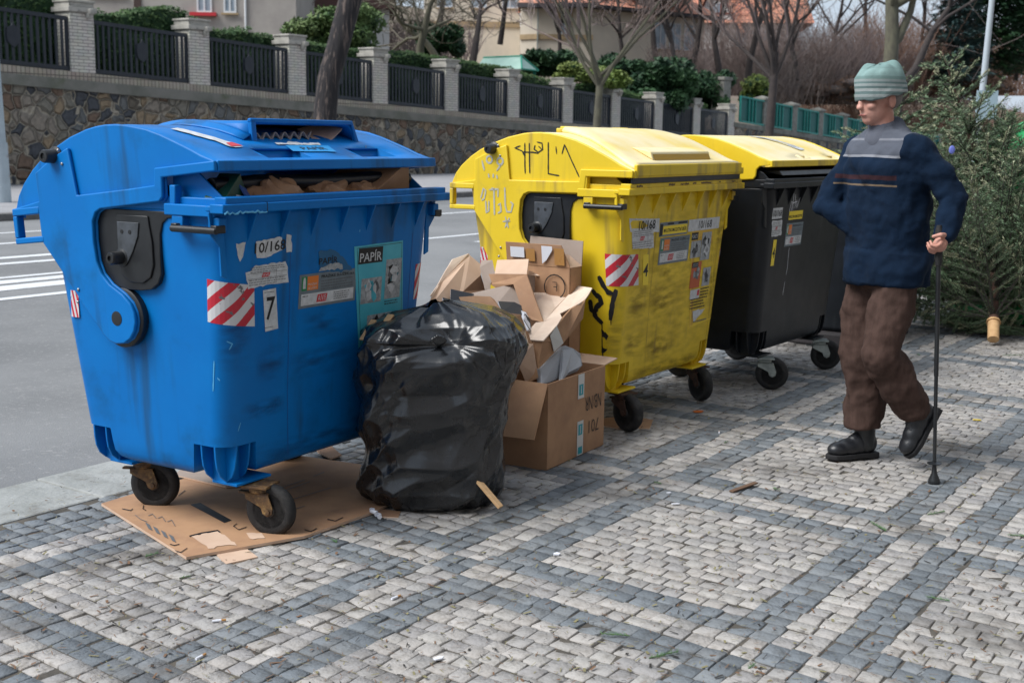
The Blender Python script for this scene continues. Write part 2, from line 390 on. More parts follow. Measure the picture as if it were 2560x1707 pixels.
# granite setts: every stone a small domed block, in a lattice of bands and squares
random.seed(5)
A = Vector((.754, 1.117)); B = Vector((.960, -.755)); C0 = Vector((.674, 4.293))
NA, NB = 19, 17
ea, eb = A / NA, B / NB
vs, fs, cols = [], [], []
LIGHT = [(.33, .315, .30), (.36, .345, .325), (.30, .29, .28), (.335, .315, .295), (.39, .37, .35), (.28, .27, .265)]
GREY = [(.145, .163, .18), (.17, .188, .205), (.125, .142, .158), (.185, .20, .213), (.155, .17, .183)]
def HJ(i, j): return (math.sin(i * 127.1 + j * 311.7) * 43758.5453) % 1
def visible(x, y):
    if y < 2.2: return False
    if y > 13.5: return False
    px = x / y
    return -.5 < px < .75
prof = ((.0, -.014, 1.0), (.0, -.0022, .99), (.0, 0, .945))
for i in range(-160, 200):
    for j in range(-160, 220):
        p = C0 + ea * i + eb * j
        if not visible(p.x, p.y): continue
        pn = p.x * SN.x + p.y * SN.y
        if pn < KN + .03: continue
        ii = (i + 6.5) % NA; jj = (j + 5.5) % NB
        ia, jb = ii < 13, jj < 11
        da = min((ii - 13), 99) if not ia else -1
        db = (jj - 11) if not jb else -1
        edge = pn < KN + .22
        if ia and jb: lt = True
        elif not ia and jb: lt = 2 <= da < 4
        elif ia and not jb: lt = 2 <= db < 4
        else: lt = (2 <= da < 4) != (2 <= db < 4)
        if edge: lt = False
        off = (.25 if int(i) % 2 else -.25) if (ia and jb) else random.uniform(-.04, .04)
        lo, hi = -.5 + off, .5 + off                       # the stone's extent along its row
        lo += .13 * (HJ(i, j) - .5) * 2; hi += .13 * (HJ(i, j + 1) - .5) * 2
        if ia and jb:
            if jj < 1: lo = -jj
            if jj >= 10: hi = 11 - jj
        off = (lo + hi) / 2
        q = p + eb * off + Vector((random.uniform(-1, 1), random.uniform(-1, 1))) * .0022
        sa, sb = random.uniform(.470, .497), random.uniform(.475, .499) * (hi - lo)
        base = random.choice(LIGHT if lt else GREY); k = random.uniform(.92, 1.08)
        c = tuple(min(1, b_ * k) for b_ in base)
        dz = random.uniform(-.003, .002); tx, ty = random.uniform(-.07, .07), random.uniform(-.07, .07)
        b0 = len(vs)
        n8 = []
        for (ca, cb) in ((-1, -.87), (-.88, -1), (.88, -1), (1, -.86), (1, .88), (.88, 1), (-.87, 1), (-1, .88)):
            n8.append((ca * (1 + random.uniform(-.07, .03)), cb * (1 + random.uniform(-.07, .03))))
        for _, z, sc in prof:
            for ca, cb in n8:
                w = ea * (sa * ca * sc) + eb * (sb * cb * sc)
                vs.append((q.x + w.x, q.y + w.y, z + dz + (w.x * tx + w.y * ty if z > -.01 else 0) + random.uniform(-.0008, .0008)))
        cols += [c] * 24
        for r_ in range(2):
            for k_ in range(8):
                k2 = (k_ + 1) % 8; fs.append((b0 + r_ * 8 + k_, b0 + r_ * 8 + k2, b0 + (r_ + 1) * 8 + k2, b0 + (r_ + 1) * 8 + k_))
        fs.append(tuple(b0 + 16 + k_ for k_ in range(8)))
me = bpy.data.meshes.new('pavement'); me.from_pydata(vs, [], fs)
ca = me.color_attributes.new('stone', 'FLOAT_COLOR', 'POINT'); flat = []
for c in cols: flat += [c[0], c[1], c[2], 1]
ca.data.foreach_set('color', flat)
me.shade_smooth(); me.set_sharp_from_angle(angle=R(60))
me.materials.append(mat('granite_setts', (1, 1, 1), .8, (.60, .58, .55), 26, .45, .75, attr='stone', dirt=(.11, .10, .09), dlo=.51, dhi=.72, ds=2.1, bump=.9, bs=75, bdist=.006, detail=9))
pav = bpy.data.objects.new('pavement', me); col.objects.link(pav); pav['kind'] = 'structure'
# ================================================================ four-wheeled containers
def fy(z): return .032 + (1.17 - z) * .085              # front face plane
def hx(z): return .607 - (1.17 - z) * .058              # half width of the body
def by(z): return .965 - (1.17 - z) * .15
RC = .075
def peri(s, z, off=0.0):
    """point on the front of the body: s along x, wrapping the rounded corners"""
    h = hx(z); xc = h - RC; y0 = fy(z)
    sg = -1 if s < 0 else 1; a = abs(s)
    if a <= xc: return Vector((s, y0 - off, z))
    t = (a - xc) / RC
    if t <= math.pi / 2:
        return Vector((sg * (xc + (RC + off) * math.sin(t)), y0 + RC - (RC + off) * math.cos(t), z))
    return Vector((sg * (h + off), y0 + RC + (a - xc - RC * math.pi / 2), z))
def sidep(y, z, off=0.0): return Vector((-hx(z) - off, y, z))

NOT = .150
def body_ring(z, grow=0.0, r=RC, notch=0.0):
    h = hx(z) + grow; y0 = fy(z) - grow; y1 = by(z) + grow; pts = []
    def put(x, y, k):                      # k: pulled towards the middle of the body
        cx, cy = 0, (y0 + y1) / 2
        if k: x -= math.copysign(min(notch, .06), x) * k[0]; y -= math.copysign(min(notch, .05), y - cy) * k[1]
        pts.append((x, y, z))
    for sx, sy, a0 in ((1, 1, 0), (-1, 1, 90), (-1, -1, 180), (1, -1, 270)):
        X, Y = sx * h, (y1 if sy > 0 else y0); cx, cy = X - sx * r, Y - sy * r
        first = (X, Y - sy * NOT, (1, 0)) if a0 in (0, 180) else (X - sx * NOT, Y, (0, 1)); last = (X - sx * NOT, Y, (0, 1)) if a0 in (0, 180) else (X, Y - sy * NOT, (1, 0))
        e = .004
        put(first[0] - (sx * e if a0 not in (0, 180) else 0), first[1] - (sy * e if a0 in (0, 180) else 0), None)
        put(first[0], first[1], first[2] if notch else None)
        for k in range(7):
            a = R(a0 + k * 15); put(cx + r * math.cos(a), cy + r * math.sin(a), (1, 1) if notch else None)
        put(last[0], last[1], last[2] if notch else None)
        put(last[0] - (sx * e if a0 in (0, 180) else 0), last[1] - (sy * e if a0 not in (0, 180) else 0), None)
    return pts
def bin_body(m, root):
    mb = MB(); n = 44
    lev = [(1.178, 0, 0), (1.16, 0, 0), (1.0, 0, 0), (.8, 0, 0), (.6, 0, 0), (.45, 0, 0), (.36, 0, 0), (.345, 0, 0), (.338, 0, 1), (.30, 0, 1), (.262, -.002, 1), (.238, -.014, 1), (.220, -.04, 1), (.212, -.09, 1)]
    for z, g, k in lev: mb.v += body_ring(z, g, RC if g > -.03 else RC * .7, .06 if k else 0)
    for j in range(len(lev) - 1):
        for k in range(n): mb.face((j * n + k, j * n + (k + 1) % n, (j + 1) * n + (k + 1) % n, (j + 1) * n + k))
    e = (len(lev) - 1) * n; mb.face([e + k for k in range(n)])
    return mb.build('body', m, root, smooth=42, solid=.008, soff=-1)

def castor_pocket(m, root, cx, cy):
    """curved fins in the notch over each castor, on a small mounting plate"""
    mb = MB(); sx = 1 if cx > 0 else -1; sy = 1 if cy > .45 else -1
    H = lambda z: sx * (hx(z) - .002); Yf = (lambda z: fy(z) + .002) if sy < 0 else (lambda z: by(z) - .002)
    mb.box(min(cx - .09, cx + .09), cx + .09, cy - .06, cy + .06, .196, .206)
    for d in (.05, .115):
        y = Yf(.3) - sy * d
        pl = [(H(.345), .345), (H(.30), .30), (H(.27) - sx * .004, .265), (H(.24) - sx * .018, .232), (H(.22) - sx * .045, .208), (H(.2) - sx * .08, .198), (H(.2) - sx * .13, .198), (H(.3) - sx * .13, .345)]
        mb.prism(pl, lambda a, b, y=y: (a, y - .004, b), lambda a, b, y=y: (a, y + .004, b))
    for d in (.055, .12):
        x = H(.3) - sx * d; D = -sy
        pl = [(Yf(.345), .345), (Yf(.30), .30), (Yf(.27) + D * .004, .262), (Yf(.24) + D * .016, .228), (Yf(.22) + D * .04, .206), (Yf(.2) + D * .07, .198), (Yf(.2) + D * .11, .198), (Yf(.3) + D * .11, .345)]
        mb.xprism(pl, x - .004, x + .004)
    return mb.build('castor_pocket', m, root, bevel=.002)

def castor(root, cx, cy, head, fm, rm=None, lean=0):
    """swivel fork and wheel; head = direction the axle points (angle in the bin's frame)"""
    f = MB(); T = Matrix.Translation((cx, cy, 0)) @ Matrix.Rotation(head, 4, 'Z')
    f.box(-.055, .055, -.05, .05, .183, .192, T); f.lathe([(.038, .16), (.042, .166), (.042, .178), (.03, .184)], 20, T)
    tr = .042                                    # trail: the wheel sits behind the swivel
    for s in (-1, 1):
        pl = [(-.045, .163), (.045, .163), (tr + .022, .11), (tr + .018, .088), (tr, .078), (tr - .018, .088), (tr - .025, .11), (-.045, .14)]
        f.prism(pl, lambda a, b, s=s: tuple(T @ Vector((s * .030, -a, b))), lambda a, b, s=s: tuple(T @ Vector((s * .035, -a, b))))
    f.box(-.035, .035, -.045, .045, .156, .163, T)
    f.box(-.012, .012, .03, .085, .15, .158, T)
    Ax = T @ Matrix.Translation((0, -tr, .096)) @ Matrix.Rotation(math.pi / 2, 4, 'Y')
    f.lathe([(.012, -.041), (.012, .041)], 10, Ax)
    fo = f.build('castor_fork', fm, root, bevel=.0015)
    w = MB()
    w.lathe([(.064, -.022), (.078, -.024), (.090, -.019), (.0955, -.009), (.0955, .009), (.090, .019), (.078, .024), (.064, .022), (.064, -.022)], 40, Ax)
    w.cur = 1
    w.lathe([(.052, -.014), (.064, -.018), (.066, 0), (.064, .018), (.052, .014), (.052, -.014)], 36, Ax)
    w.lathe([(.020, -.026), (.024, -.02), (.024, .02), (.020, .026)], 18, Ax)
    w.lathe([(.056, -.003), (.056, .003)], 30, Ax)
    for k in range(5):
        Q = Ax @ Matrix.Rotation(2 * math.pi * k / 5 + .3, 4, 'Z'); w.box(.018, .056, -.0085, .0085, -.013, .013, Q)
    w.build('wheel', [M['rubber'], M['wheelrim']], fo, smooth=40)
    return fo

LIDSIDE = [(-.004, 1.262), (-.004, 1.290), (.06, 1.316), (.11, 1.342), (.163, 1.367), (.24, 1.402), (.309, 1.428), (.40, 1.450), (.455, 1.459), (.511, 1.463), (.56, 1.462), (.61, 1.457), (.702, 1.438), (.80, 1.405), (.87, 1.374), (.925, 1.341), (.985, 1.294), (1.022, 1.252), (1.046, 1.204),
           (1.047, 1.19), (.90, 1.185), (.90, 1.074), (.80, .948), (.717, .839), (.655, .762), (.625, .725), (.595, .698), (.56, .686), (.52, .687), (.483, .703), (.458, .73), (.446, .765), (.449, .80), (.465, .835), (.50, .868), (.56, .905), (.597, .945), (.612, .99), (.615, 1.06), (.608, 1.13), (.590, 1.158), (.565, 1.168), (.262, 1.172), (.242, 1.188), (.236, 1.262)]
LIDLOW = [(.240, 1.256), (-.012, 1.256), (-.012, 1.291), (.272, 1.291), (.280, 1.233), (.40, 1.2305), (.680, 1.228), (.700, 1.40), (.78, 1.375), (.893, 1.325), (.890, 1.222), (1.04, 1.204),
          (1.043, 1.188), (.898, 1.183), (.898, 1.074), (.80, .950), (.717, .841), (.655, .765), (.622, .725), (.595, .700), (.56, .688), (.52, .689), (.485, .705), (.460, .732), (.448, .765), (.451, .80), (.467, .833), (.502, .866), (.562, .903), (.600, .945), (.616, .99), (.619, 1.06), (.612, 1.132), (.592, 1.161), (.565, 1.1715), (.264, 1.1755), (.246, 1.19)]
TOP = LIDSIDE[1:19]
TOPN = [(-.004, 1.262)] + TOP + [(1.046, 1.188)]
PIV = Vector((0, .54, .78))

def domez(y): return interp(TOP, y)
def lid_dome(m, lid, pockets=()):
    mb = MB(); prof = list(TOPN)
    for p_ in pockets:
        for y in p_[2:]:
            if all(abs(y - q[0]) > 1e-6 for q in prof[1:]): prof.append((y, interp(TOP, y)))
    prof = prof[:1] + sorted(prof[1:-1]) + [TOPN[-1]]; n = len(prof)
    # normals of the profile, for the rounded side edges
    nr = []
    for i, (y, z) in enumerate(prof):
        a = prof[max(i - 1, 0)]; b = prof[min(i + 1, n - 1)]; t = Vector((b[0] - a[0], b[1] - a[1])).normalized(); nr.append((-t[1], t[0]))
    xs = [-.620, -.616, -.606, -.590, -.565, -.3, 0, .3, .565, .590, .606, .616, .620]; ins = [.045, .026, .012, .003, 0, 0, 0, 0, 0, .003, .012, .026, .045]
    for p_ in pockets:
        for x in p_[:2]: xs.append(x)
    xs = sorted(set(xs)); INS = dict(zip((.565, .590, .606, .616, .620), (0, .003, .012, .026, .045)))
    for x in xs:
        q = INS.get(abs(x), 0)
        for i, (y, z) in enumerate(prof):
            k = q if 1 < i < n - 1 else 0
            mb.v.append((x, y - nr[i][0] * k - PIV.y, z - nr[i][1] * k - PIV.z))
    for j in range(len(xs) - 1):
        for i in range(n - 1):
            if any(xs[j] >= p_[0] - 1e-6 and xs[j + 1] <= p_[1] + 1e-6 and i > 0 and prof[i][0] >= p_[2] - 1e-6 and prof[i + 1][0] <= p_[3] + 1e-6 for p_ in pockets): continue
            mb.face((j * n + i, j * n + i + 1, (j + 1) * n + i + 1, (j + 1) * n + i))
    for x0, x1, y0, y1 in pockets:
        t = [(x0, y0), (x1, y0), (x1, y1), (x0, y1)]; zf = domez(y0) - .012
        mb.add([(x, y - PIV.y, domez(y) - PIV.z) for x, y in t] + [(x + (.012 if x == x0 else -.012), y + (.008 if y == y0 else -.008) - PIV.y, zf - PIV.z) for x, y in t], [(0, 1, 5, 4), (1, 2, 6, 5), (2, 3, 7, 6), (3, 0, 4, 7), (4, 5, 6, 7)])
    return mb.build('lid', m, lid, smooth=40, solid=.007, soff=-1)

def make_lid(m, root, tilt, mtop=None, arms=True, pockets=()):
    sb = MB()
    for s in (-1, 1):
        if arms:
            sb.xprism([(y - PIV.y, z - PIV.z) for y, z in LIDSIDE], s * .610, s * .622)
        else:
            q = LIDSIDE[:19] + [(1.046, 1.188), (.25, 1.19), (.1, 1.192), (.085, 1.21), (.08, 1.245), (.06, 1.262)]
            sb.xprism([(y - PIV.y, z - PIV.z) for y, z in q], s * .610, s * .622)
    lid = lid_dome(mtop or m, root, pockets)
    sb.build('lid_side', m, lid, gap=.02, bevel=.006, seg=3, smooth=45)
    lid.location = PIV; lid.rotation_euler = (tilt, 0, 0)
    if arms:
        lb = MB()
        for s in (-1, 1):
            lb.xprism([(y - PIV.y, z - PIV.z) for y, z in LIDLOW], s * .6225, s * .638)
            for (y0, y1, z0, z1) in ((.893, 1.047, 1.176, 1.204), (1.024, 1.047, 1.094, 1.176), (.885, 1.047, 1.071, 1.094)):
                lb.box(min(s * .606, s * .640), max(s * .606, s * .640), y0 - PIV.y, y1 - PIV.y, z0 - PIV.z, z1 - PIV.z)
        lb.build('lid_arm', m, lid, gap=.02, bevel=.005, seg=3, smooth=45)
        d = MB()
        for s in (-1, 1):
            T = Matrix.Rotation(math.pi / 2, 4, 'Y')
            d.lathe([(.105, s * .585), (.108, s * .59), (.108, s * .612), (.10, s * .616)], 32, T)
        dk = d.build('pivot_disc', M['black'], lid, gap=.02, smooth=40)
        c = MB(); T = Matrix.Rotation(math.pi / 2, 4, 'Y')
        for s in (-1, 1): c.lathe([(.025, s * .630), (.026, s * .6395), (.018, s * .6405)], 20, T)
        c.build('pivot_cap', M['black'], lid, gap=.02, smooth=40)
        t = MB()
        for s in (-1, 1):
            T = Matrix.Translation((0, .783 - PIV.y, 1.377 - PIV.z)) @ Matrix.Rotation(s * math.pi / 2, 4, 'Y')
            t.lathe([(.034, .61), (.036, .628), (.026, .632), (.024, .674), (.021, .681), (.012, .682), (.011, .676)], 20, T)
        t.build('lifting_stub', M['black'], lid, gap=.02, smooth=40)
        b = MB()
        for s in (-1, 1):
            for y, z in ((.748, 1.395), (.735, 1.345), (.725, .89), (.735, .845)):
                T = Matrix.Translation((0, y - PIV.y, z - PIV.z)) @ Matrix.Rotation(s * math.pi / 2, 4, 'Y'); b.lathe([(.0055, .636), (.0055, .642), (.003, .6435)], 8, T)
        b.build('rivets', M['bolt'], lid, gap=.02)
    fl = MB(); fl.box(-.622, .622, -.016 - PIV.y, .0 - PIV.y, 1.255 - PIV.z, 1.291 - PIV.z)
    fl.box(-.622, .622, -.006 - PIV.y, .03 - PIV.y, 1.2555 - PIV.z, 1.2635 - PIV.z)
    fl.build('lid_front_flange', m, lid, bevel=.005, seg=3, smooth=45)
    return lid

def rim(m, root):
    mb = MB()
    # upper and lower lips of the front, then slimmer rails round the sides and back
    mb.box(-.638, .638, -.004, .05, 1.2035, 1.2285); mb.box(-.66, .66, -.012, .05, 1.1745, 1.2065)
    for s in (-1, 1):
        a, b = sorted((s * .570, s * .612)); mb.box(a, b, .05, .95, 1.1745, 1.222)
        a, b = sorted((s * .612, s * .655)); mb.box(a, b, .05, .075, 1.18, 1.2)
    mb.box(-.60, .60, .935, .975, 1.1745, 1.222)
    return mb.build('rim', m, root, bevel=.004, seg=2, smooth=45)

def gussets(m, root):
    mb = MB()
    for x in (-.49, -.325, -.16, .005, .165, .325, .485):
        mb.xprism([(-.006, 1.176), (.045, 1.176), (.05, 1.04), (fy(1.075) - .001, 1.075)], x - .004, x + .004)
    for s in (-1, 1):                           # long fins beside the corners
        pl = [(s * .655, 1.176), (s * .59, 1.176), (s * .575, .95), (s * .603, .96), (s * .607, 1.06), (s * .645, 1.10)]
        mb.prism(pl, lambda a, b: (a, .058, b), lambda a, b: (a, .066, b))
    return mb.build('gussets', m, root, gap=.02, bevel=.0015)

def side_gear(m, root, plate=True):
    br = MB()
    for s in (-1, 1):
        def bx(x0, x1, *a): br.box(min(s * x0, s * x1), max(s * x0, s * x1), *a)
        bx(.612, .640, .0505, .285, 1.160, 1.199); bx(.600, .637, .030, .082, 1.112, 1.160); bx(.600, .637, .200, .252, 1.112, 1.160)
        bx(.600, .634, .235, .262, 1.196, 1.262)
    br.build('side_bracket', m, root, gap=.02, bevel=.004, smooth=45)
    h = MB()
    for s in (-1, 1):
        h.tube([(s * .648, .03, 1.117), (s * .648, .24, 1.117)], .0125, 12)
        for y in (.04, .225):
            a, b = sorted((s * .61, s * .655)); h.box(a, b, y - .014, y + .014, 1.108, 1.135)
    h.build('side_handle', M['black'], root, gap=.02, bevel=.003, smooth=45)
    w = MB()
    for s in (-1, 1):
        w.xprism([(.035, 1.2), (.30, 1.2), (.30, 1.375), (.215, 1.335), (.13, 1.27)], s * .572, s * .580)
    w.build('side_guard', m, root, gap=.02, bevel=.003)
    if plate:
        p = MB()
        for s in (-1, 1):
            p.xprism([(.66, 1.168), (.262, 1.168), (.262, 1.150), (.300, 1.146), (.325, 1.128), (.338, 1.09), (.340, 1.02), (.338, .95), (.355, .915), (.39, .892), (.44, .885), (.52, .882), (.60, .90), (.66, .96)], s * .585, s * .6115)
            p.xprism([(.545, 1.15), (.39, 1.15), (.385, 1.12), (.372, 1.06), (.368, .98), (.385, .935), (.425, .912), (.485, .912), (.53, .935), (.548, 1.0)], s * .612, s * .6185)
        p.build('trunnion_plate', M['black'], root, gap=.02, bevel=.006, seg=3, smooth=45)
        g = MB()
        for s in (-1, 1):
            g.xprism([(.540, 1.125), (.430, 1.125), (.438, 1.075), (.465, 1.02), (.49, .985), (.515, .972), (.538, .985)], s * .619, s * .623)
        gp = g.build('inner_plate', M['greyplate'], root, gap=.02, bevel=.003)
        g = MB()
        for s in (-1, 1):
            for y in (.475, .515):
                T = Matrix.Translation((0, y, 1.09)) @ Matrix.Rotation(s * math.pi / 2, 4, 'Y'); g.lathe([(.0075, .619), (.0075, .6242)], 12, T)
        g.build('screw_holes', M['ink'], gp, gap=.02)
        t = MB()
        for s in (-1, 1):
            T = Matrix.Translation((0, .522, .998)) @ Matrix.Rotation(s * math.pi / 2, 4, 'Y')
            t.lathe([(.034, .60), (.034, .622), (.024, .626), (.023, .670), (.019, .6765), (.010, .677), (.009, .670)], 20, T)
        t.build('trunnion', M['black'], root, gap=.02, smooth=40)

def seal(root, y=-.008, z0=1.2285, z1=1.258, x0=-.625, x1=.60):
    mb = MB(); mb.box(x0, x1, y, y + .012, z0, z1); return mb.build('rubber_seal', M['black'], root, bevel=.002)

# ---- stickers: thin skins that follow the rounded front
def sticker(root, name, m, poly, off=.0012, n=10, label=None):
    """quad given by 4 (s,z) corners (tl,tr,br,bl), subdivided so that it wraps"""
    mb = MB(); tl, tr, br_, bl = poly
    def fn(u, v):
        s = lerp(lerp(bl[0], br_[0], u), lerp(tl[0], tr[0], u), v); z = lerp(lerp(bl[1], br_[1], u), lerp(tl[1], tr[1], u), v)
        return peri(s, z, off)
    mb.grid(fn, n, max(2, n // 2), uv=True)
    o = mb.build(name, m, root)
    if label: o['label'] = label
    return o
def patch(root, name, m, polys, off=.0016, mapf=peri, gap=.03):
    """flat polygons (lists of (s,z)) on the surface; all in one mesh"""
    mb = MB()
    for pl in polys: mb.add([mapf(a, b, off) for a, b in pl], [tuple(range(len(pl)))])
    return mb.build(name, m, root, gap=gap)
def rect(s0, s1, z0, z1, sk=0.0): return [(s0, z0), (s1, z0 + sk), (s1, z1 + sk), (s0, z1)]
def jag(poly, amp=.003, step=.012, seed=1):
    rnd = random.Random(seed); out = []
    for i, a in enumerate(poly):
        b = poly[(i + 1) % len(poly)]; d = math.hypot(b[0] - a[0], b[1] - a[1]); k = max(1, int(d / step))
        for t in range(k):
            out.append((lerp(a[0], b[0], t / k) + rnd.uniform(-amp, amp), lerp(a[1], b[1], t / k) + rnd.uniform(-amp, amp)))
    return out
def ribbon(root, name, m, strokes, w=.01, off=.002, mapf=peri, taper=False, seed=3):
    mb = MB(); rnd = random.Random(seed)
    for st_ in strokes:
        pts = []
        for (a, b) in zip(st_, st_[1:]):
            k = max(2, int(math.hypot(b[0] - a[0], b[1] - a[1]) / .012))
            pts += [(lerp(a[0], b[0], t / k), lerp(a[1], b[1], t / k)) for t in range(k)]
        pts.append(st_[-1]); L_, R_ = [], []
        for i, p in enumerate(pts):
            a = pts[max(i - 1, 0)]; b = pts[min(i + 1, len(pts) - 1)]; t = Vector((b[0] - a[0], b[1] - a[1]))
            t = t.normalized() if t.length > 0 else Vector((1, 0)); nn = (-t[1], t[0]); ww = w / 2 * rnd.uniform(.8, 1.15) * (.6 if i in (0, len(pts) - 1) else 1)
            L_.append(mapf(p[0] + nn[0] * ww, p[1] + nn[1] * ww, off)); R_.append(mapf(p[0] - nn[0] * ww, p[1] - nn[1] * ww, off))
        b0 = len(mb.v); mb.v += [tuple(q) for q in L_] + [tuple(q) for q in R_]; n = len(pts)
        for i in range(n - 1): mb.face((b0 + i, b0 + i + 1, b0 + n + i + 1, b0 + n + i))
    return mb.build(name, m, root, gap=.03)
def lettering(root, txt, m, s0, s1, z0, z1, off=.0024, mapf=peri, name='lettering', bold=0.0, sk=0.0, flip=False):
    """text fitted into a box on the surface"""
    cu = bpy.data.curves.new('t', 'FONT'); cu.body = txt; cu.offset = bold; cu.resolution_u = 2
    to = bpy.data.objects.new('t', cu); col.objects.link(to); bpy.context.view_layer.update()
    me = bpy.data.meshes.new_from_object(to.evaluated_get(bpy.context.evaluated_depsgraph_get()))
    bpy.data.objects.remove(to)
    xs = [v.co.x for v in me.vertices]; ys = [v.co.y for v in me.vertices]
    x0, x1, y0, y1 = min(xs), max(xs), min(ys), max(ys)
    for v in me.vertices:
        u = (v.co.x - x0) / (x1 - x0); w = (v.co.y - y0) / (y1 - y0)
        if flip: u, w = 1 - u, 1 - w
        v.co = mapf(lerp(s0, s1, u), lerp(z0, z1, w) + sk * u, off)
    me.name = name; me.materials.clear(); me.materials.append(m)
    o = bpy.data.objects.new(name, me); col.objects.link(o)
    if root: o.parent = root
    return o
def textlines(root, m, s0, s1, z0, z1, n, seed=1, h=.35, off=.0022, mapf=peri):
    """rows of tiny illegible print"""
    rnd = random.Random(seed); polys = []
    dz = (z1 - z0) / n
    for i in range(n):
        s = s0; e = s1 - rnd.uniform(0, .3) * (s1 - s0); zc = z1 - (i + .5) * dz
        while s < e:
            w = rnd.uniform(.004, .016); polys.append(rect(s, min(s + w, e), zc - dz * h / 2, zc + dz * h / 2)); s += w + .003
    return patch(root, 'small_print', m, polys, off, mapf)

def stripe_material():
    m = mat('red_white_reflector', (.6, .6, .62), .45); n = m.node_tree; N = n.nodes; K = n.links.new; p = N['Principled BSDF']
    uv = N.new('ShaderNodeTexCoord'); sp = N.new('ShaderNodeSeparateXYZ'); K(uv.outputs['UV'], sp.inputs[0])
    def mth(op, a, b):
        q = N.new('ShaderNodeMath'); q.operation = op
        for v, i in ((a, 0), (b, 1)):
            if hasattr(v, 'links'): K(v, q.inputs[i])
            else: q.inputs[i].default_value = v
        return q.outputs[0]
    d = mth('SUBTRACT', mth('MULTIPLY', sp.outputs[1], 1.75), mth('MULTIPLY', sp.outputs[0], 2.1))
    fr = mth('FRACT', mth('ADD', d, 4.1), 0); g = mth('GREATER_THAN', fr, .5)
    a = N.new('ShaderNodeMix'); a.data_type = 'RGBA'; K(g, a.inputs[0]); a.inputs[6].default_value = (.60, .60, .62, 1); a.inputs[7].default_value = (.50, .02, .04, 1)
    q = N.new('ShaderNodeTexNoise'); q.inputs['Scale'].default_value = 5; q.inputs['Detail'].default_value = 8; K(uv.outputs['UV'], q.inputs['Vector'])
    r = N.new('ShaderNodeMapRange'); r.inputs['From Min'].default_value = .60; r.inputs['From Max'].default_value = .63; K(q.outputs['Fac'], r.inputs['Value'])
    b = N.new('ShaderNodeMix'); b.data_type = 'RGBA'; K(r.outputs[0], b.inputs[0]); K(a.outputs[2], b.inputs[6]); b.inputs[7].default_value = (.13, .13, .14, 1)
    K(b.outputs[2], p.inputs['Base Color'])
    return m
M['stripes'] = stripe_material()

def service_sticker(root, s0, s1, z0, z1):
    """grey address label with green/orange badge and white footer"""
    st_ = sticker(root, 'service_sticker', M['greystk'], [(s0, z1), (s1, z1), (s1, z0), (s0, z0)], n=4)
    w, h = s1 - s0, z1 - z0
    patch(st_, 'badge', M['green'], [rect(s0 + .04 * w, s0 + .125 * w, z0 + .52 * h, z0 + .93 * h)], .002)
    patch(st_, 'badge_figure', M['white'], [[(s0 + .06 * w, z0 + .58 * h), (s0 + .105 * w, z0 + .58 * h), (s0 + .105 * w, z0 + .80 * h), (s0 + .095 * w, z0 + .90 * h), (s0 + .07 * w, z0 + .90 * h), (s0 + .06 * w, z0 + .80 * h)]], .0024)
    patch(st_, 'badge', M['orange'], [rect(s0 + .135 * w, s0 + .32 * w, z0 + .52 * h, z0 + .93 * h)], .002)
    lettering(st_, 'PRAŽSKÉ', M['white'], s0 + .15 * w, s0 + .30 * w, z0 + .66 * h, z0 + .74 * h)
    lettering(st_, 'SLUŽBY', M['white'], s0 + .15 * w, s0 + .30 * w, z0 + .55 * h, z0 + .63 * h)
    lettering(st_, 'PRAŽSKÉ SLUŽBY, a.s.', M['ink'], s0 + .37 * w, s0 + .96 * w, z0 + .82 * h, z0 + .94 * h, bold=.01)
    textlines(st_, M['inkgrey'], s0 + .37 * w, s0 + .97 * w, z0 + .46 * h, z0 + .78 * h, 4, 4, .4)
    patch(st_, 'footer', M['white'], [rect(s0 + .04 * w, s0 + .96 * w, z0 + .08 * h, z0 + .42 * h)], .002)
    patch(st_, 'red_panel', M['red'], [[(s0 + .30 * w, z0 + .13 * h), (s0 + .47 * w, z0 + .13 * h), (s0 + .49 * w, z0 + .36 * h), (s0 + .32 * w, z0 + .36 * h)]], .0026)
    lettering(st_, 'A/V/E', M['white'], s0 + .325 * w, s0 + .465 * w, z0 + .16 * h, z0 + .33 * h, .003)
    textlines(st_, M['inkgrey'], s0 + .60 * w, s0 + .92 * w, z0 + .12 * h, z0 + .38 * h, 4, 9, .35, .0026)
    textlines(st_, M['inkgrey'], s0 + .06 * w, s0 + .2 * w, z0 + .32 * h, z0 + .38 * h, 1, 2, .5, .0026)
    return st_
def schedule_sticker(root, poly, seed=1):
    st_ = patch(root, 'schedule_sticker', M['white'], [jag(poly, .003, .014, seed)], .0016)
    ss = [p[0] for p in poly]; zs = [p[1] for p in poly]; s0, s1, z0, z1 = min(ss), max(ss), min(zs), max(zs); w, h = s1 - s0, z1 - z0
    textlines(st_, M['inkgrey'], s0 + .1 * w, s0 + .93 * w, z0 + .62 * h, z0 + .9 * h, 3, seed, .3)
    patch(st_, 'red_mark', M['red'], [[(s0 + .36 * w, z0 + .42 * h), (s0 + .53 * w, z0 + .42 * h), (s0 + .56 * w, z0 + .60 * h), (s0 + .39 * w, z0 + .60 * h)]], .0024)
    lettering(st_, 'AVE', M['white'], s0 + .385 * w, s0 + .53 * w, z0 + .45 * h, z0 + .57 * h, .0028)
    textlines(st_, M['inkgrey'], s0 + .08 * w, s0 + .95 * w, z0 + .08 * h, z0 + .38 * h, 3, seed + 5, .3)
    patch(st_, 'table_rule', M['inkgrey'], [rect(s0 + .05 * w, s0 + .95 * w, z0 + .60 * h, z0 + .60 * h + .0012), rect(s0 + .05 * w, s0 + .95 * w, z0 + .38 * h, z0 + .38 * h + .0012), rect(s0 + .7 * w, s0 + .7 * w + .0012, z0 + .1 * h, z0 + .9 * h)], .0023)
    return st_

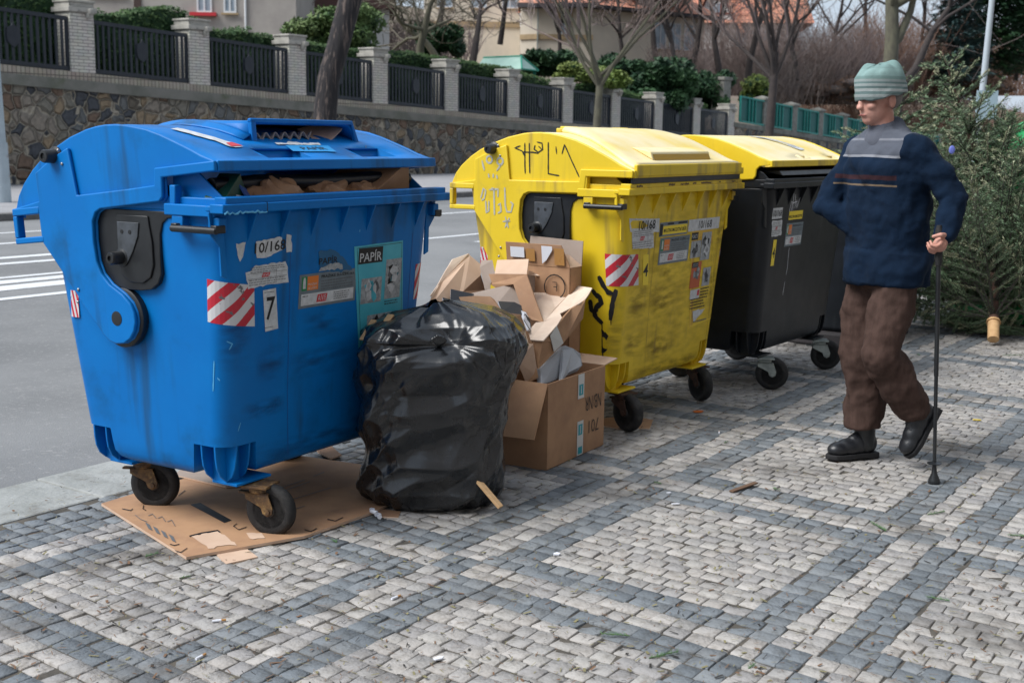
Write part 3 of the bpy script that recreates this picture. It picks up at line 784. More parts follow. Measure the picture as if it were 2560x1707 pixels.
BX, BY, BA = -.6194, 4.6996, 1.0226
YX, YY, YA = .8944, 6.4277, .9819

# ================================================================ blue paper container
blue = empty('waste_container', (BX, BY, 0), BA, 'blue wheeled container with its round lid ajar, overfull with paper and cardboard', 'waste container')
bb = bin_body(M['blue'], blue)
rim(M['blue'], blue); gussets(M['blue'], blue); side_gear(M['blue'], blue)
lid = make_lid(M['blue'], blue, R(-6.3), pockets=((-.335, -.105, .022, .118), (.195, .41, .022, .118)))
for cx in (-.415, .415):
    for cy in (.165, .700): castor_pocket(M['blue'], blue, cx, cy)
castor(blue, -.405, .085, R(15) - .0, M['rust']); castor(blue, -.40, .69, R(25), M['rust']); castor(blue, .40, .12, R(60), M['rust']); castor(blue, .40, .70, R(80), M['rust'])
# rubber roll inside the mouth
mb = MB(); mb.tube([(-.56, .14, 1.262), (-.3, .13, 1.270), (0, .125, 1.264), (.3, .13, 1.270), (.56, .14, 1.262)], .026, 12); mb.build('rubber_seal', M['black'], blue, smooth=60)
# insertion hood on the lid
hd = MB(); prof = [(.185, 1.452), (.25, 1.457), (.35, 1.468), (.45, 1.480), (.55, 1.486), (.65, 1.482), (.75, 1.462), (.82, 1.43)]
def domez(y): return interp(TOP, y)
def hoodpt(i, k):
    y, zt = prof[i]; f = i / (len(prof) - 1); xl, xr = lerp(-.235, -.30, f), lerp(.385, .40, f); zb = domez(y) - .012
    zt = max(zt, zb + .014); P = [(xl, zb), (xl + .006, lerp(zb, zt, .8)), (xl + .022, zt - .004), (xl + .05, zt), (xr - .09, zt), (xr - .055, zt - .005), (xr - .04, lerp(zb, zt, .8)), (xr, zb)]
    return (P[k][0], y - PIV.y, P[k][1] - PIV.z)
for i in range(len(prof)):
    for k in range(8): hd.v.append(hoodpt(i, k))
for i in range(len(prof) - 1):
    for k in range(7): hd.face((i * 8 + k, i * 8 + k + 1, (i + 1) * 8 + k + 1, (i + 1) * 8 + k))
hood = hd.build('hood', M['blue'], lid, smooth=50, solid=.014, soff=-1)
fr = MB()
for (x0, x1, z0, z1) in ((-.238, -.212, 1.352, 1.452), (-.238, .352, 1.440, 1.458), (.345, .385, 1.350, 1.372)): fr.box(x0, x1, .178 - PIV.y, .196 - PIV.y, z0 - PIV.z, z1 - PIV.z)
fr.prism([(.340, 1.452), (.352, 1.452), (.388, 1.352), (.362, 1.352)], lambda a, b: (a, .178 - PIV.y, b - PIV.z), lambda a, b: (a, .196 - PIV.y, b - PIV.z))
fr.build('hood_frame', M['blue'], hood, bevel=.004, smooth=45)
# flared skirt on the hood's left
sk = MB()
def skf(u, v):
    y = lerp(.185, .80, u); z = domez(y); xo = lerp(-.28, -.36, u) - .0
    w = interp([(0, 0.), (.35, .002), (.7, .006), (1, .02)], 1 - v)
    return (lerp(-.238 - .05 * u, xo, 1 - v), y - PIV.y, z + .004 + .02 * v - PIV.z)
sk.grid(skf, 12, 4); sk.build('hood_skirt', M['blue'], hood, smooth=60, solid=.004)
def lidtop(x, y, off=.0): return Vector((x, y - PIV.y, domez(y) + .003 + off - PIV.z))
# stickers on the lid
s_ = patch(lid, 'torn_sticker', M['white'], [jag([(-.515, .30), (-.47, .31), (-.355, .115), (-.425, .11), (-.44, .17), (-.49, .24)], .004, .02, 4)], .002, lidtop)
patch(s_, 'red_corner', M['red'], [[(-.41, .145), (-.375, .15), (-.357, .118), (-.42, .112)]], .004, lidtop)
patch(lid, 'torn_sticker', M['white'], [jag([(-.16, .135), (.085, .13), (.10, .155), (.0, .150), (-.05, .165), (-.1, .148), (-.155, .152)], .004, .012, 6)], .002, lidtop)
s_ = patch(lid, 'faded_sticker', mat('bright_blue_sticker', (.01, .26, .62), .45), [jag([(-.14, .075), (.10, .07), (.12, .125), (-.12, .13)], .002, .03, 8)], .0015, lidtop)
lettering(s_, 'PAPÍR', M['ink'], -.07, .07, .085, .115, .003, lidtop)
ribbon(lid, 'scratch', M['smear'], [[(-.47 + .06 * math.cos(a), .42 + .06 * math.sin(a)) for a in [i * .3 for i in range(4, 16)]], [(.32, .10), (.36, .13), (.39, .11)], [(-.44, .22), (-.40, .20), (-.42, .17)]], .0035, .0012, lidtop)
# front stickers
hz = sticker(blue, 'reflector', M['stripes'], [(-.645, .947), (-.452, .918), (-.440, .770), (-.634, .797)], n=12)
hz2 = sticker(blue, 'reflector', M['stripes'], [(.505, .915), (.60, .922), (.60, .780), (.505, .768)], n=8)
q = MB(); 
q.grid(lambda u, v: (-hx(.82) - .002 - .018 * (1 - u) * 0, lerp(.80, .842, u), lerp(.755, .89, v)), 3, 3, uv=True); q.build('reflector', M['stripes'], blue)
n1 = patch(blue, 'number_sticker', M['white'], [jag([(-.549, 1.067), (-.505, 1.072), (-.51, 1.045), (-.515, 1.02), (-.530, 1.005), (-.536, 1.03)], .003, .012, 2), jag([(-.452, 1.070), (-.322, 1.080), (-.317, 1.03), (-.35, 1.022), (-.40, 1.010), (-.445, 1.012), (-.455, 1.04)], .002, .012, 3), jag([(-.298, 1.085), (-.272, 1.078), (-.265, 1.022), (-.290, 1.022), (-.300, 1.05)], .003, .012, 5)], .0016)
lettering(n1, '10/168', M['ink'], -.458, -.300, 1.027, 1.064, bold=.012, sk=.006)
schedule_sticker(blue, [(-.497, .965), (-.47, .968), (-.46, .985), (-.300, .990), (-.284, .965), (-.276, .914), (-.482, .908)], 3)
s7 = patch(blue, 'number_plate', M['white'], [[(-.407, .895), (-.340, .897), (-.318, .748), (-.385, .744)]], .0016)
patch(s7, 'border', M['ink'], [rect(-.399, -.350, .885, .8865), [(-.392, .757), (-.345, .758), (-.345, .7595), (-.392, .7585)]], .002)
lettering(s7, '7', M['ink'], -.386, -.342, .785, .868, bold=.012)
service_sticker(blue, -.215, .115, .806, .932)
op = patch(blue, 'old_sticker', mat('blue_sticker_residue', (.01, .11, .25), .5), [jag([(-.117, 1.012), (-.04, 1.016), (.0, 1.0), (.09, .93), (.02, .925), (-.10, .94)], .004, .015, 9)], .0014)
lettering(op, 'PAPÍR', M['ink'], -.112, -.004, .962, .992, bold=.01)
patch(op, 'torn_print', M['picgrey'], [jag([(-.11, .937), (.03, .938), (.028, .955), (-.02, .962), (-.10, .952)], .004, .012, 11)], .002)
ps = patch(blue, 'paper_poster', M['cyan'], [jag([(.092, 1.016), (.405, 1.020), (.458, .50), (.185, .44)], .0012, .04, 12)], .0014)
ps['label'] = 'light blue poster of paper waste stuck on the front'
pb = patch(ps, 'title_panel', M['ink'], [rect(.122, .275, .944, 1.006)], .002)
lettering(pb, 'PAPÍR', M['white'], .130, .268, .952, .996, .003, bold=.01)
ribbon(ps, 'border', M['ink'], [[(.11, 1.008), (.397, 1.012), (.445, .52)], [(.11, 1.008), (.196, .455)]], .002, .002)
def picture(parent, s0, s1, z0, z1, seed, n=9, base='picgrey', darks=('ink', 'inkgrey', 'cyandk', 'white')):
    pp = patch(parent, 'picture', M[base], [rect(s0, s1, z0, z1)], .002); rnd = random.Random(seed)
    for d in darks:
        pl = []
        for _ in range(n // 2):
            cx, cz = rnd.uniform(s0 + .02, s1 - .02), rnd.uniform(z0 + .015, z1 - .02); a0 = rnd.uniform(0, 6)
            cx, cz = lerp(cx, (s0 + s1) / 2, .35), lerp(cz, (z0 + z1) / 2, .35)
            pl.append([(min(s1, max(s0, cx + rnd.uniform(.008, .03) * math.cos(a0 + k * 6.283 / 5))), min(z1, max(z0, cz + rnd.uniform(.008, .035) * math.sin(a0 + k * 6.283 / 5)))) for k in range(5)])
        o = patch(pp, 'print', M[d], pl, .0023 + .0003 * darks.index(d), gap=.3)
    return pp
picture(ps, .302, .405, .79, .95, 1); picture(ps, .150, .280, .785, .885, 2, darks=('inkgrey', 'cyan', 'white')); picture(ps, .20, .36, .64, .735, 3)
textlines(ps, M['ink'], .305, .40, .765, .785, 2, 3, .4); textlines(ps, M['ink'], .21, .40, .56, .63, 3, 8, .5)
# dark scuffs where the arms of lorries have rubbed
def scuffs_and_shade(root, m, rects):
    for a, b_, c, d in rects: sticker(root, 'scuff_or_shade', m, [(a, d), (b_, d), (b_, c), (a, c)], off=.0007, n=8)
scuffs_and_shade(blue, mat('dark_rub_mark', (.004, .045, .14), .6, alpha=.42), [(-.43, -.26, .55, .70), (-.42, -.25, .42, .50), (-.27, .12, .53, .66), (-.5, -.28, .43, .50), (-.60, -.45, .60, .95), (.1, .5, .3, .5), (-.5, .5, .23, .33), (-.2, .1, .68, .80)])
ribbon(blue, 'panel_seam', mat('seam_blue', (.003, .07, .3), .5), [[(-.272, 1.05), (-.25, .5), (-.228, .25)], [(.47, 1.05), (.47, .25)]], .003, .0009)
scm = mat('pale_blue_scrape', (.10, .42, .70), .6)
ribbon(blue, 'scrape', scm, [[(-.60, .66), (-.598, .55)], [(-.56, .73), (-.54, .72), (-.55, .70)], [(-.585, .60), (-.575, .59)], [(.12, 1.08), (.121, 1.07)], [(-.50, .40), (-.49, .43)]], .004, .0012)
rim_s = MB()                                   # the split in the rim's left end
rim_s.box(-.45, -.447, -.0125, .02, 1.174, 1.2075)
rim_s.build('rim_crack', M['ink'], blue)
mb = MB(); rnd = random.Random(8); pts = [(-.655 + i * .012, -.0135, 1.1765 + rnd.uniform(-.004, .006)) for i in range(18)]
mb.tube(pts, [.002 + .0025 * rnd.random() for _ in pts], 6); mb.build('rim_burr', scm, blue)

# ================================================================ yellow container
yel = empty('waste_container', (YX, YY, 0), YA, 'yellow wheeled container with closed lid, graffiti and a number 4 plate', 'waste container')
bin_body(M['yellow'], yel); rim(M['yellow'], yel); gussets(M['yellow'], yel); side_gear(M['yellow'], yel)
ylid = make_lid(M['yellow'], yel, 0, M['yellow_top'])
for cx in (-.415, .415):
    for cy in (.165, .700): castor_pocket(M['yellow'], yel, cx, cy)
castor(yel, -.43, .12, R(-18), M['rustdark']); castor(yel, .475, .15, R(-28), M['rustdark']); castor(yel, -.4, .70, R(40), M['rustdark']); castor(yel, .4, .70, R(10), M['rustdark'])
seal(yel)
fl = MB()                                     # the hinged flap on top of the round lid
def flapf(u, v):
    y = lerp(-.012, .50, v); xl = lerp(-.605, -.44, v); xr = lerp(.592, .50, v); x = lerp(xl, xr, u)
    e = min(u, 1 - u) * (xr - xl); k = 1 if e > .035 else (.35 + .65 * math.sin(e / .035 * math.pi / 2))
    return Vector((x, y - PIV.y, domez(max(y, 0)) + .030 * k - PIV.z))
us = [0, .01, .02, .03, .06, .2, .4, .6, .8, .94, .97, .98, .99, 1]
b0 = 0; nv = 16
for j in range(nv + 1):
    for u in us: fl.v.append(tuple(flapf(u, j / nv)))
W_ = len(us)
for j in range(nv):
    for i in range(W_ - 1): fl.face((j * W_ + i, j * W_ + i + 1, (j + 1) * W_ + i + 1, (j + 1) * W_ + i))
flap = fl.build('lid_flap', M['yellow_top'], ylid, smooth=50, solid=.022, soff=-1, bevel=0)
g = MB(); g.box(-.605, .592, -.020 - PIV.y, .0 - PIV.y, 1.262 - PIV.z, 1.318 - PIV.z); g.build('flap_front', M['yellow'], flap, bevel=.006, seg=3, smooth=45)
g = MB()
g.xprism([(.035 - PIV.y, domez(.035) + .030 - PIV.z), (.048 - PIV.y, domez(.048) + .064 - PIV.z), (.075 - PIV.y, domez(.075) + .062 - PIV.z), (.16 - PIV.y, domez(.16) + .031 - PIV.z)], -.35, .31)
g.build('flap_grip', M['yellow_top'], flap, bevel=.006, seg=3, smooth=45)
g = MB(); g.add([(-.335, .030 - PIV.y, domez(.030) + .0315 - PIV.z), (.295, .030 - PIV.y, domez(.030) + .0315 - PIV.z), (.295, .0465 - PIV.y, domez(.0465) + .058 - PIV.z), (-.335, .0465 - PIV.y, domez(.0465) + .058 - PIV.z)], [(0, 1, 2, 3)])
g.build('grip_slot_shade', mat('slot_shade_ochre', (.42, .25, .02), .6), flap)  # flat darker sheet: the shade of the recess put into its colour
g = MB(); g.box(-.40, .42, .515 - PIV.y, .56 - PIV.y, domez(.53) - PIV.z, domez(.53) + .022 - PIV.z); g.box(-.33, -.28, .50 - PIV.y, .58 - PIV.y, domez(.53) - PIV.z, domez(.53) + .032 - PIV.z); g.box(.2, .25, .50 - PIV.y, .58 - PIV.y, domez(.53) - PIV.z, domez(.53) + .032 - PIV.z)
g.build('flap_hinge', M['yellow'], ylid, gap=.005, bevel=.005)
n1 = patch(yel, 'number_sticker', M['white'], [jag([(-.553, 1.063), (-.246, 1.048), (-.235, .982), (-.536, .997)], .0015, .02, 3)], .0014)
lettering(n1, '10/168', M['ink'], -.455, -.285, 1.0, 1.046, bold=.01)
schedule_sticker(yel, [(-.523, 1.012), (-.30, 1.002), (-.275, .904), (-.496, .912)], 7)
n2 = patch(yel, 'service_banner', M['greystk'], [rect(-.232, .083, .955, 1.026)], .0012)
patch(n2, 'banner', M['ystk'], [rect(-.195, .075, .964, 1.008)], .0018)
lettering(n2, 'MULTIKOMODITNÍ SBĚR', M['ink'], -.185, .068, .975, 1.0, .0024, bold=.012)
patch(n2, 'banner_tab', M['ink'], [rect(-.228, -.198, .960, 1.018), rect(-.15, -.08, 1.012, 1.022), rect(-.03, .07, 1.012, 1.022)], .0018)
service_sticker(yel, -.212, .125, .812, .948)
n3 = patch(yel, 'number_sticker', M['white'], [rect(.092, .470, .964, 1.026)], .0020)
lettering(n3, '10/168', M['ink'], .215, .375, .974, 1.016, .0026, bold=.008)
yp = patch(yel, 'plastics_poster', M['yposter'], [[(.135, .968), (.405, .960), (.525, .455), (.245, .440)]], .0012)
yp['label'] = 'yellow poster of plastic waste stuck on the front'
ribbon(yp, 'border', M['ystk'], [[(.135, .962), (.252, .445), (.52, .46), (.40, .958)]], .005, .0016)
patch(yp, 'title_panel', M['ink'], [rect(.145, .225, .915, .955)], .0018); lettering(yp, 'PLASTY', M['white'], .15, .22, .925, .945, .0024)
picture(yp, .15, .27, .82, .91, 4, 6, 'picgrey', ('ink', 'inkgrey')); picture(yp, .275, .39, .80, .95, 5, 8, 'picgrey', ('ink', 'inkgrey', 'white'))
picture(yp, .185, .305, .655, .795, 6, 8, 'orangered', ('inkgrey', 'picgrey')); patch(yp, 'title_panel', M['ink'], [rect(.19, .265, .765, .795)], .003)
lettering(yp, 'NÁPOJOVÉ\nKARTONY', M['white'], .195, .26, .77, .79, .0036)
picture(yp, .335, .43, .655, .755, 7, 6, 'picgrey', ('ink', 'inkgrey'))
patch(yp, 'note', M['white'], [rect(.205, .32, .595, .645)], .0018); patch(yp, 'note', M['red'], [rect(.29, .315, .61, .64)], .0022)
textlines(yp, M['ink'], .22, .44, .535, .60, 4, 3, .4); textlines(yp, M['ink'], .33, .46, .60, .65, 3, 5, .4)
patch(yp, 'tear', M['white'], [jag([(.262, .53), (.42, .525), (.35, .49), (.285, .465)], .004, .02, 4)], .0018)
textlines(yp, M['inkgrey'], .28, .5, .458, .472, 1, 6, .5)
sticker(yel, 'reflector', M['stripes'], [(-.655, .892), (-.431, .884), (-.395, .728), (-.625, .736)], n=12)
sticker(yel, 'reflector', M['stripes'], [(.525, .85), (.60, .853), (.60, .737), (.53, .738)], n=6)
q = MB(); q.grid(lambda u, v: (-hx(.8) - .002, lerp(.84, .885, u), lerp(.755, .88, v)), 3, 3, uv=True); q.build('reflector', M['stripes'], yel)
s4 = patch(yel, 'number_plate', M['ystk'], [[(-.380, .877), (-.322, .875), (-.292, .720), (-.352, .723)]], .0016)
lettering(s4, '4', M['ink'], -.362, -.312, .765, .83, bold=.012)
gm = M['ink']
ribbon(yel, 'graffiti', gm, [[(.187, .780), (.16, .735), (.135, .705), (.105, .700)], [(.088, .722), (.108, .66), (.118, .60), (.122, .568)], [(.222, .71), (.205, .69), (.180, .675), (.172, .65), (.20, .625), (.205, .60)], [(.215, .60), (.20, .575), (.165, .548)], [(.235, .66), (.228, .61), (.205, .60)]], .026, .0015, sidep)
ribbon(yel, 'graffiti', gm, [[(.168, .55), (.168, .45), (.160, .33), (.158, .28)], [(.119, .57), (.118, .545)]], .006, .0015, sidep)
def armp(y, z, off=0.0): return Vector((-.6385 - off, y - PIV.y, z - PIV.z))
def panp(y, z, off=0.0): return Vector((-.6225 - off, y - PIV.y, z - PIV.z))
ribbon(ylid, 'graffiti', gm, [[(.625, 1.395), (.66, 1.385), (.615, 1.37), (.60, 1.345)], [(.60, 1.41), (.598, 1.31), (.595, 1.26)], [(.574, 1.41), (.57, 1.30), (.568, 1.262)], [(.615, 1.365), (.55, 1.365), (.52, 1.36)], [(.53, 1.415), (.50, 1.41), (.495, 1.38), (.52, 1.365), (.545, 1.38), (.54, 1.40)], [(.52, 1.395), (.50, 1.38)], [(.464, 1.415), (.462, 1.33), (.461, 1.264), (.42, 1.258), (.398, 1.256)], [(.42, 1.395), (.415, 1.36)], [(.385, 1.36), (.371, 1.405), (.33, 1.33), (.283, 1.25)]], .0065, .0012, panp)
ribbon(ylid, 'graffiti', M['silverpaint'], [[(.80 + .018 * math.cos(a), 1.325 + .018 * math.sin(a)) for a in [i * .7 for i in range(10)]], [(.735 + .018 * math.cos(a), 1.318 + .018 * math.sin(a)) for a in [i * .7 for i in range(10)]], [(.845, 1.32), (.83, 1.27)], [(.73, 1.30), (.755, 1.27)],
    [(.805, 1.255), (.80, 1.235)], [(.775, 1.255), (.775, 1.235)], [(.755, 1.25), (.750, 1.23)]], .010, .0012, armp)
ribbon(ylid, 'graffiti', M['silverpaint'], [[(.85, 1.13), (.835, 1.18), (.82, 1.17), (.828, 1.13), (.845, 1.12)], [(.82, 1.12), (.815, 1.06), (.80, 1.07), (.80, 1.12)], [(.785, 1.185), (.77, 1.18), (.765, 1.05)], [(.80, 1.175), (.745, 1.18), (.745, 1.14)], [(.745, 1.10), (.73, 1.11), (.725, 1.07), (.745, 1.06)], [(.705, 1.19), (.70, 1.10), (.69, 1.07), (.665, 1.07), (.655, 1.11), (.67, 1.12)],
    [(.70, 1.045), (.68, .99)], [(.715, 1.02), (.67, 1.025)], [(.70, .99), (.675, 1.04)]], .009, .0012, armp)
scuffs_and_shade(yel, mat('ochre_grime_shade', (.22, .15, .03), .7, alpha=.28), [(-.66, .66, .15, 1.25)])  # ochre tint over the whole front: grime, and its shade put into colour
scuffs_and_shade(yel, mat('brown_grime', (.16, .115, .03), .7, alpha=.42), [(-.48, -.28, .56, .72), (-.27, .03, .54, .70), (-.48, -.28, .36, .50), (.42, .58, .55, .75), (-.14, .06, .74, .80), (-.3, .1, .30, .45), (-.55, .55, .225, .30), (.45, .58, .8, 1.1), (-.60, -.5, .35, .60)])
patch(yel, 'chip', M['ink'], [jag([(-.62, .52), (-.585, .50), (-.59, .47), (-.61, .48)], .006, .01, 3), jag([(-.61, .44), (-.58, .42), (-.6, .40)], .005, .01, 4)], .001)
ribbon(yel, 'panel_seam', mat('seam_yellow', (.38, .26, .03), .6), [[(-.272, 1.05), (-.25, .5), (-.228, .25)], [(.49, 1.05), (.47, .25)]], .003, .0009)
patch(yel, 'rim_grime', mat('rim_grime', (.14, .09, .04), .8), [jag([(s, 1.212), (s + w_, 1.212), (s + w_, 1.221), (s, 1.220)], .003, .008, int(s * 100) + 90) for s, w_ in ((-.58, .06), (-.25, .07), (-.12, .1), (.02, .04), (.12, .12), (.34, .02), (.5, .05))], 0, lambda a, b, o: Vector((a, -.0050, b)))

# ================================================================ dark container with a yellow lid
DX, DY, DA = 1.80, 7.50, .955
dk = empty('waste_container', (DX, DY, 0), DA, 'dark grey wheeled container with a yellow dome lid standing behind the walking man', 'waste container')
bin_body(M['darkbody'], dk); rim(M['darkbody'], dk); gussets(M['darkbody'], dk)
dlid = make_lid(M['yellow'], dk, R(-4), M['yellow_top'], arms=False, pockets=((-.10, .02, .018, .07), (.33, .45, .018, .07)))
w = MB()
for s in (-1, 1): w.xprism([(.02, 1.2), (.40, 1.2), (.40, 1.34), (.2, 1.31), (.08, 1.26)], s * .590, s * .600)
w.build('side_guard', M['darkbody'], dk, gap=.02, bevel=.003)
mb = MB(); mb.xprism([(.0, 1.245), (.02, 1.27), (.16, 1.28), (.16, 1.262), (.03, 1.25)], -.52, .56); mb.build('rubber_seal', M['black'], dk, bevel=.003)
for cx in (-.415, .415):
    for cy in (.165, .700): castor_pocket(M['darkbody'], dk, cx, cy)
castor(dk, -.415, .10, R(30), M['zinc']); castor(dk, .42, .10, R(30), M['zinc']); castor(dk, -.4, .70, R(40), M['zinc']); castor(dk, .4, .70, R(10), M['zinc'])
n1 = patch(dk, 'number_sticker', M['white'], [rect(-.535, -.40, 1.0, 1.062)], .0014); lettering(n1, '10/168', M['ink'], -.525, -.405, 1.012, 1.05, bold=.01)
schedule_sticker(dk, [(-.53, .99), (-.39, .99), (-.375, .90), (-.515, .90)], 5)
s4 = patch(dk, 'number_plate', M['ystk'], [rect(-.475, -.43, .73, .88)], .0014); lettering(s4, '4', M['ink'], -.468, -.437, .775, .835, bold=.012)
n2 = patch(dk, 'banner', M['ystk'], [rect(-.30, -.10, .985, 1.035)], .0014); lettering(n2, 'MULTIKOMODITNÍ', M['ink'], -.295, -.11, .995, 1.015, bold=.01)
service_sticker(dk, -.315, -.07, .83, .965)
ribbon(dk, 'graffiti', M['paper'], [[(-.30, 1.03), (-.29, 1.09), (-.275, 1.09), (-.27, 1.03)], [(-.27, 1.16), (-.255, 1.04)], [(-.28, 1.08), (-.20, 1.09)], [(-.24, 1.13), (-.225, 1.05)], [(-.215, 1.10), (-.20, 1.05), (-.17, 1.11)]], .005, .001)
ribbon(dk, 'drip', M['paper'], [[(-.235, .82), (-.225, .70), (-.23, .66)], [(-.235, .62), (-.24, .54)]], .004, .001)
patch(dlid, 'lid_sticker', M['white'], [jag([(-.02, .40), (.08, .38), (.22, .14), (.12, .13)], .004, .02, 5)], .002, lidtop)
ribbon(dlid, 'lid_print', M['inkgrey'], [[(.02, .36), (.14, .16)], [(.06, .36), (.18, .16)]], .008, .003, lidtop)
# ================================================================ low dark container on a plinth, behind the man
lw = empty('clothes_bank', (3.02, 9.45, 0), DA, 'dark grey container on a broad plinth half hidden behind the walking man', 'container')
mb = MB(); mb.box(-1.0, 0, 0, 1.0, .0, .10); mb.build('plinth', mat('dark_plinth', (.045, .04, .042), .7), lw, bevel=.015)
mb = MB(); mb.box(-.93, -.07, .07, .93, .10, 1.05); mb.build('body', M['darkbody'], lw, bevel=.03, seg=3, smooth=45)
mb = MB(); mb.box(-.95, -.05, .05, .95, 1.05, 1.12); mb.build('lid', M['darkbody'], lw, bevel=.02)
mb = MB(); mb.tube([(-.75, .2, 1.12), (-.74, .2, 1.20), (-.68, .2, 1.25), (-.62, .2, 1.20), (-.61, .2, 1.12)], .012, 8); mb.build('handle', M['zinc'], lw, smooth=60)
# ================================================================ retaining wall and fence across the road
WP = -27.78; U0 = 18.39
def wl(u, w, z): return st(U0 + u, WP - w, z)           # u along the wall, w behind its face
def zb(u): return 2.98 - .0385 * u                       # foot of the pillars

def rubble_material():
    m = mat('rubble_masonry', (.2, .17, .13), .9); n = m.node_tree; N = n.nodes; K = n.links.new; p = N['Principled BSDF']
    t = N.new('ShaderNodeTexCoord')
    nzz = N.new('ShaderNodeTexNoise'); nzz.inputs['Scale'].default_value = 1.6; K(t.outputs['Object'], nzz.inputs['Vector'])
    ad = N.new('ShaderNodeVectorMath'); ad.operation = 'MULTIPLY_ADD'; K(nzz.outputs['Color'], ad.inputs[0]); ad.inputs[1].default_value = (.5, .5, .5); K(t.outputs['Object'], ad.inputs[2])
    def vor(feat):
        v = N.new('ShaderNodeTexVoronoi'); v.feature = feat; v.inputs['Scale'].default_value = 2.75; v.inputs['Randomness'].default_value = .95; K(ad.outputs[0], v.inputs['Vector']); return v
    v1 = vor('F1'); v2 = vor('DISTANCE_TO_EDGE')
    sp = N.new('ShaderNodeSeparateColor'); K(v1.outputs['Color'], sp.inputs[0])
    rp = N.new('ShaderNodeValToRGB'); K(sp.outputs[0], rp.inputs[0]); e = rp.color_ramp.elements
    rp.color_ramp.interpolation = 'CONSTANT'
    stops = [(0, (.125, .108, .085)), (.14, (.23, .20, .165)), (.3, (.13, .135, .135)), (.42, (.25, .19, .125)), (.56, (.065, .07, .08)), (.66, (.18, .168, .14)), (.78, (.16, .11, .08)), (.88, (.23, .20, .165))]
    e[0].position = 0; e[0].color = (*stops[0][1], 1); e[1].position = stops[1][0]; e[1].color = (*stops[1][1], 1)
    for pos, c in stops[2:]: q = e.new(pos); q.color = (*c, 1)
    n2 = N.new('ShaderNodeTexNoise'); n2.inputs['Scale'].default_value = 9; n2.inputs['Detail'].default_value = 6; K(t.outputs['Object'], n2.inputs['Vector'])
    mm = N.new('ShaderNodeMix'); mm.data_type = 'RGBA'; mm.blend_type = 'OVERLAY'; mm.inputs[0].default_value = .6; K(rp.outputs[0], mm.inputs[6]); K(n2.outputs['Fac'], mm.inputs[7])
    r = N.new('ShaderNodeMapRange'); r.inputs['From Min'].default_value = .018; r.inputs['From Max'].default_value = .05; K(v2.outputs['Distance'], r.inputs['Value'])
    mo = N.new('ShaderNodeMix'); mo.data_type = 'RGBA'; K(r.outputs[0], mo.inputs[0]); mo.inputs[6].default_value = (.38, .34, .27, 1); K(mm.outputs[2], mo.inputs[7]); K(mo.outputs[2], p.inputs['Base Color'])
    r2 = N.new('ShaderNodeMapRange'); r2.inputs['From Min'].default_value = 0; r2.inputs['From Max'].default_value = .16; K(v2.outputs['Distance'], r2.inputs['Value'])
    ad2 = N.new('ShaderNodeMath'); ad2.operation = 'MULTIPLY_ADD'; K(n2.outputs['Fac'], ad2.inputs[0]); ad2.inputs[1].default_value = .35; K(r2.outputs[0], ad2.inputs[2])
    b = N.new('ShaderNodeBump'); b.inputs['Strength'].default_value = 1; b.inputs['Distance'].default_value = .12; K(ad2.outputs[0], b.inputs['Height']); K(b.outputs[0], p.inputs['Normal'])
    return m
def brick_material(name, c1, c2, mo, w, h, vert=False, mortar=.006):
    m = mat(name, c1, .85); n = m.node_tree; N = n.nodes; K = n.links.new; p = N['Principled BSDF']
    t = N.new('ShaderNodeTexCoord'); b = N.new('ShaderNodeTexBrick'); s = N.new('ShaderNodeSeparateXYZ'); c = N.new('ShaderNodeCombineXYZ'); K(t.outputs['Object'], s.inputs[0])
    a = N.new('ShaderNodeMath'); a.operation = 'ADD'; K(s.outputs[0], a.inputs[0]); K(s.outputs[1], a.inputs[1])
    K(a.outputs[0], c.inputs[0]); K(s.outputs[2], c.inputs[1]); K(c.outputs[0], b.inputs['Vector'])
    b.inputs['Color1'].default_value = (*c1, 1); b.inputs['Color2'].default_value = (*c2, 1); b.inputs['Mortar'].default_value = (*mo, 1)
    b.inputs['Scale'].default_value = 1; b.inputs['Brick Width'].default_value = w; b.inputs['Row Height'].default_value = h; b.inputs['Mortar Size'].default_value = mortar; b.inputs['Bias'].default_value = -.1
    if vert: b.offset = 0
    q = N.new('ShaderNodeTexNoise'); q.inputs['Scale'].default_value = 3; q.inputs['Detail'].default_value = 6; K(t.outputs['Object'], q.inputs['Vector'])
    x = N.new('ShaderNodeMix'); x.data_type = 'RGBA'; x.blend_type = 'MULTIPLY'; x.inputs[0].default_value = .5; K(b.outputs['Color'], x.inputs[6]); K(q.outputs['Color'], x.inputs[7])
    x2 = N.new('ShaderNodeMix'); x2.data_type = 'RGBA'; x2.inputs[0].default_value = .55; K(x.outputs[2], x2.inputs[6]); K(b.outputs['Color'], x2.inputs[7]); K(x2.outputs[2], p.inputs['Base Color'])
    bp = N.new('ShaderNodeBump'); bp.inputs['Distance'].default_value = .008; bp.invert = True; K(b.outputs['Fac'], bp.inputs['Height']); K(bp.outputs[0], p.inputs['Normal'])
    return m
rub = rubble_material()
pbrick = brick_material('white_glazed_brick', (.66, .63, .57), (.56, .53, .48), (.28, .26, .24), .30, .082, mortar=.010)
sbrick = brick_material('soldier_brick', (.42, .38, .31), (.34, .30, .25), (.16, .14, .12), .12, .4, True, .012)
cope = mat('mossy_coping_stone', (.20, .195, .175), .95, (.13, .135, .115), 1.5, dirt=(.10, .115, .07), dlo=.55, dhi=.75, ds=1.2, bump=.5, bs=20, bdist=.02)
capm = mat('weathered_cap_stone', (.42, .40, .36), .9, (.30, .29, .26), 4, dirt=(.12, .12, .11), dlo=.55, dhi=.7, ds=8, bump=.3, bs=40)
fencem = mat('black_fence_paint', (.012, .018, .028), .45, (.018, .024, .034), 6)

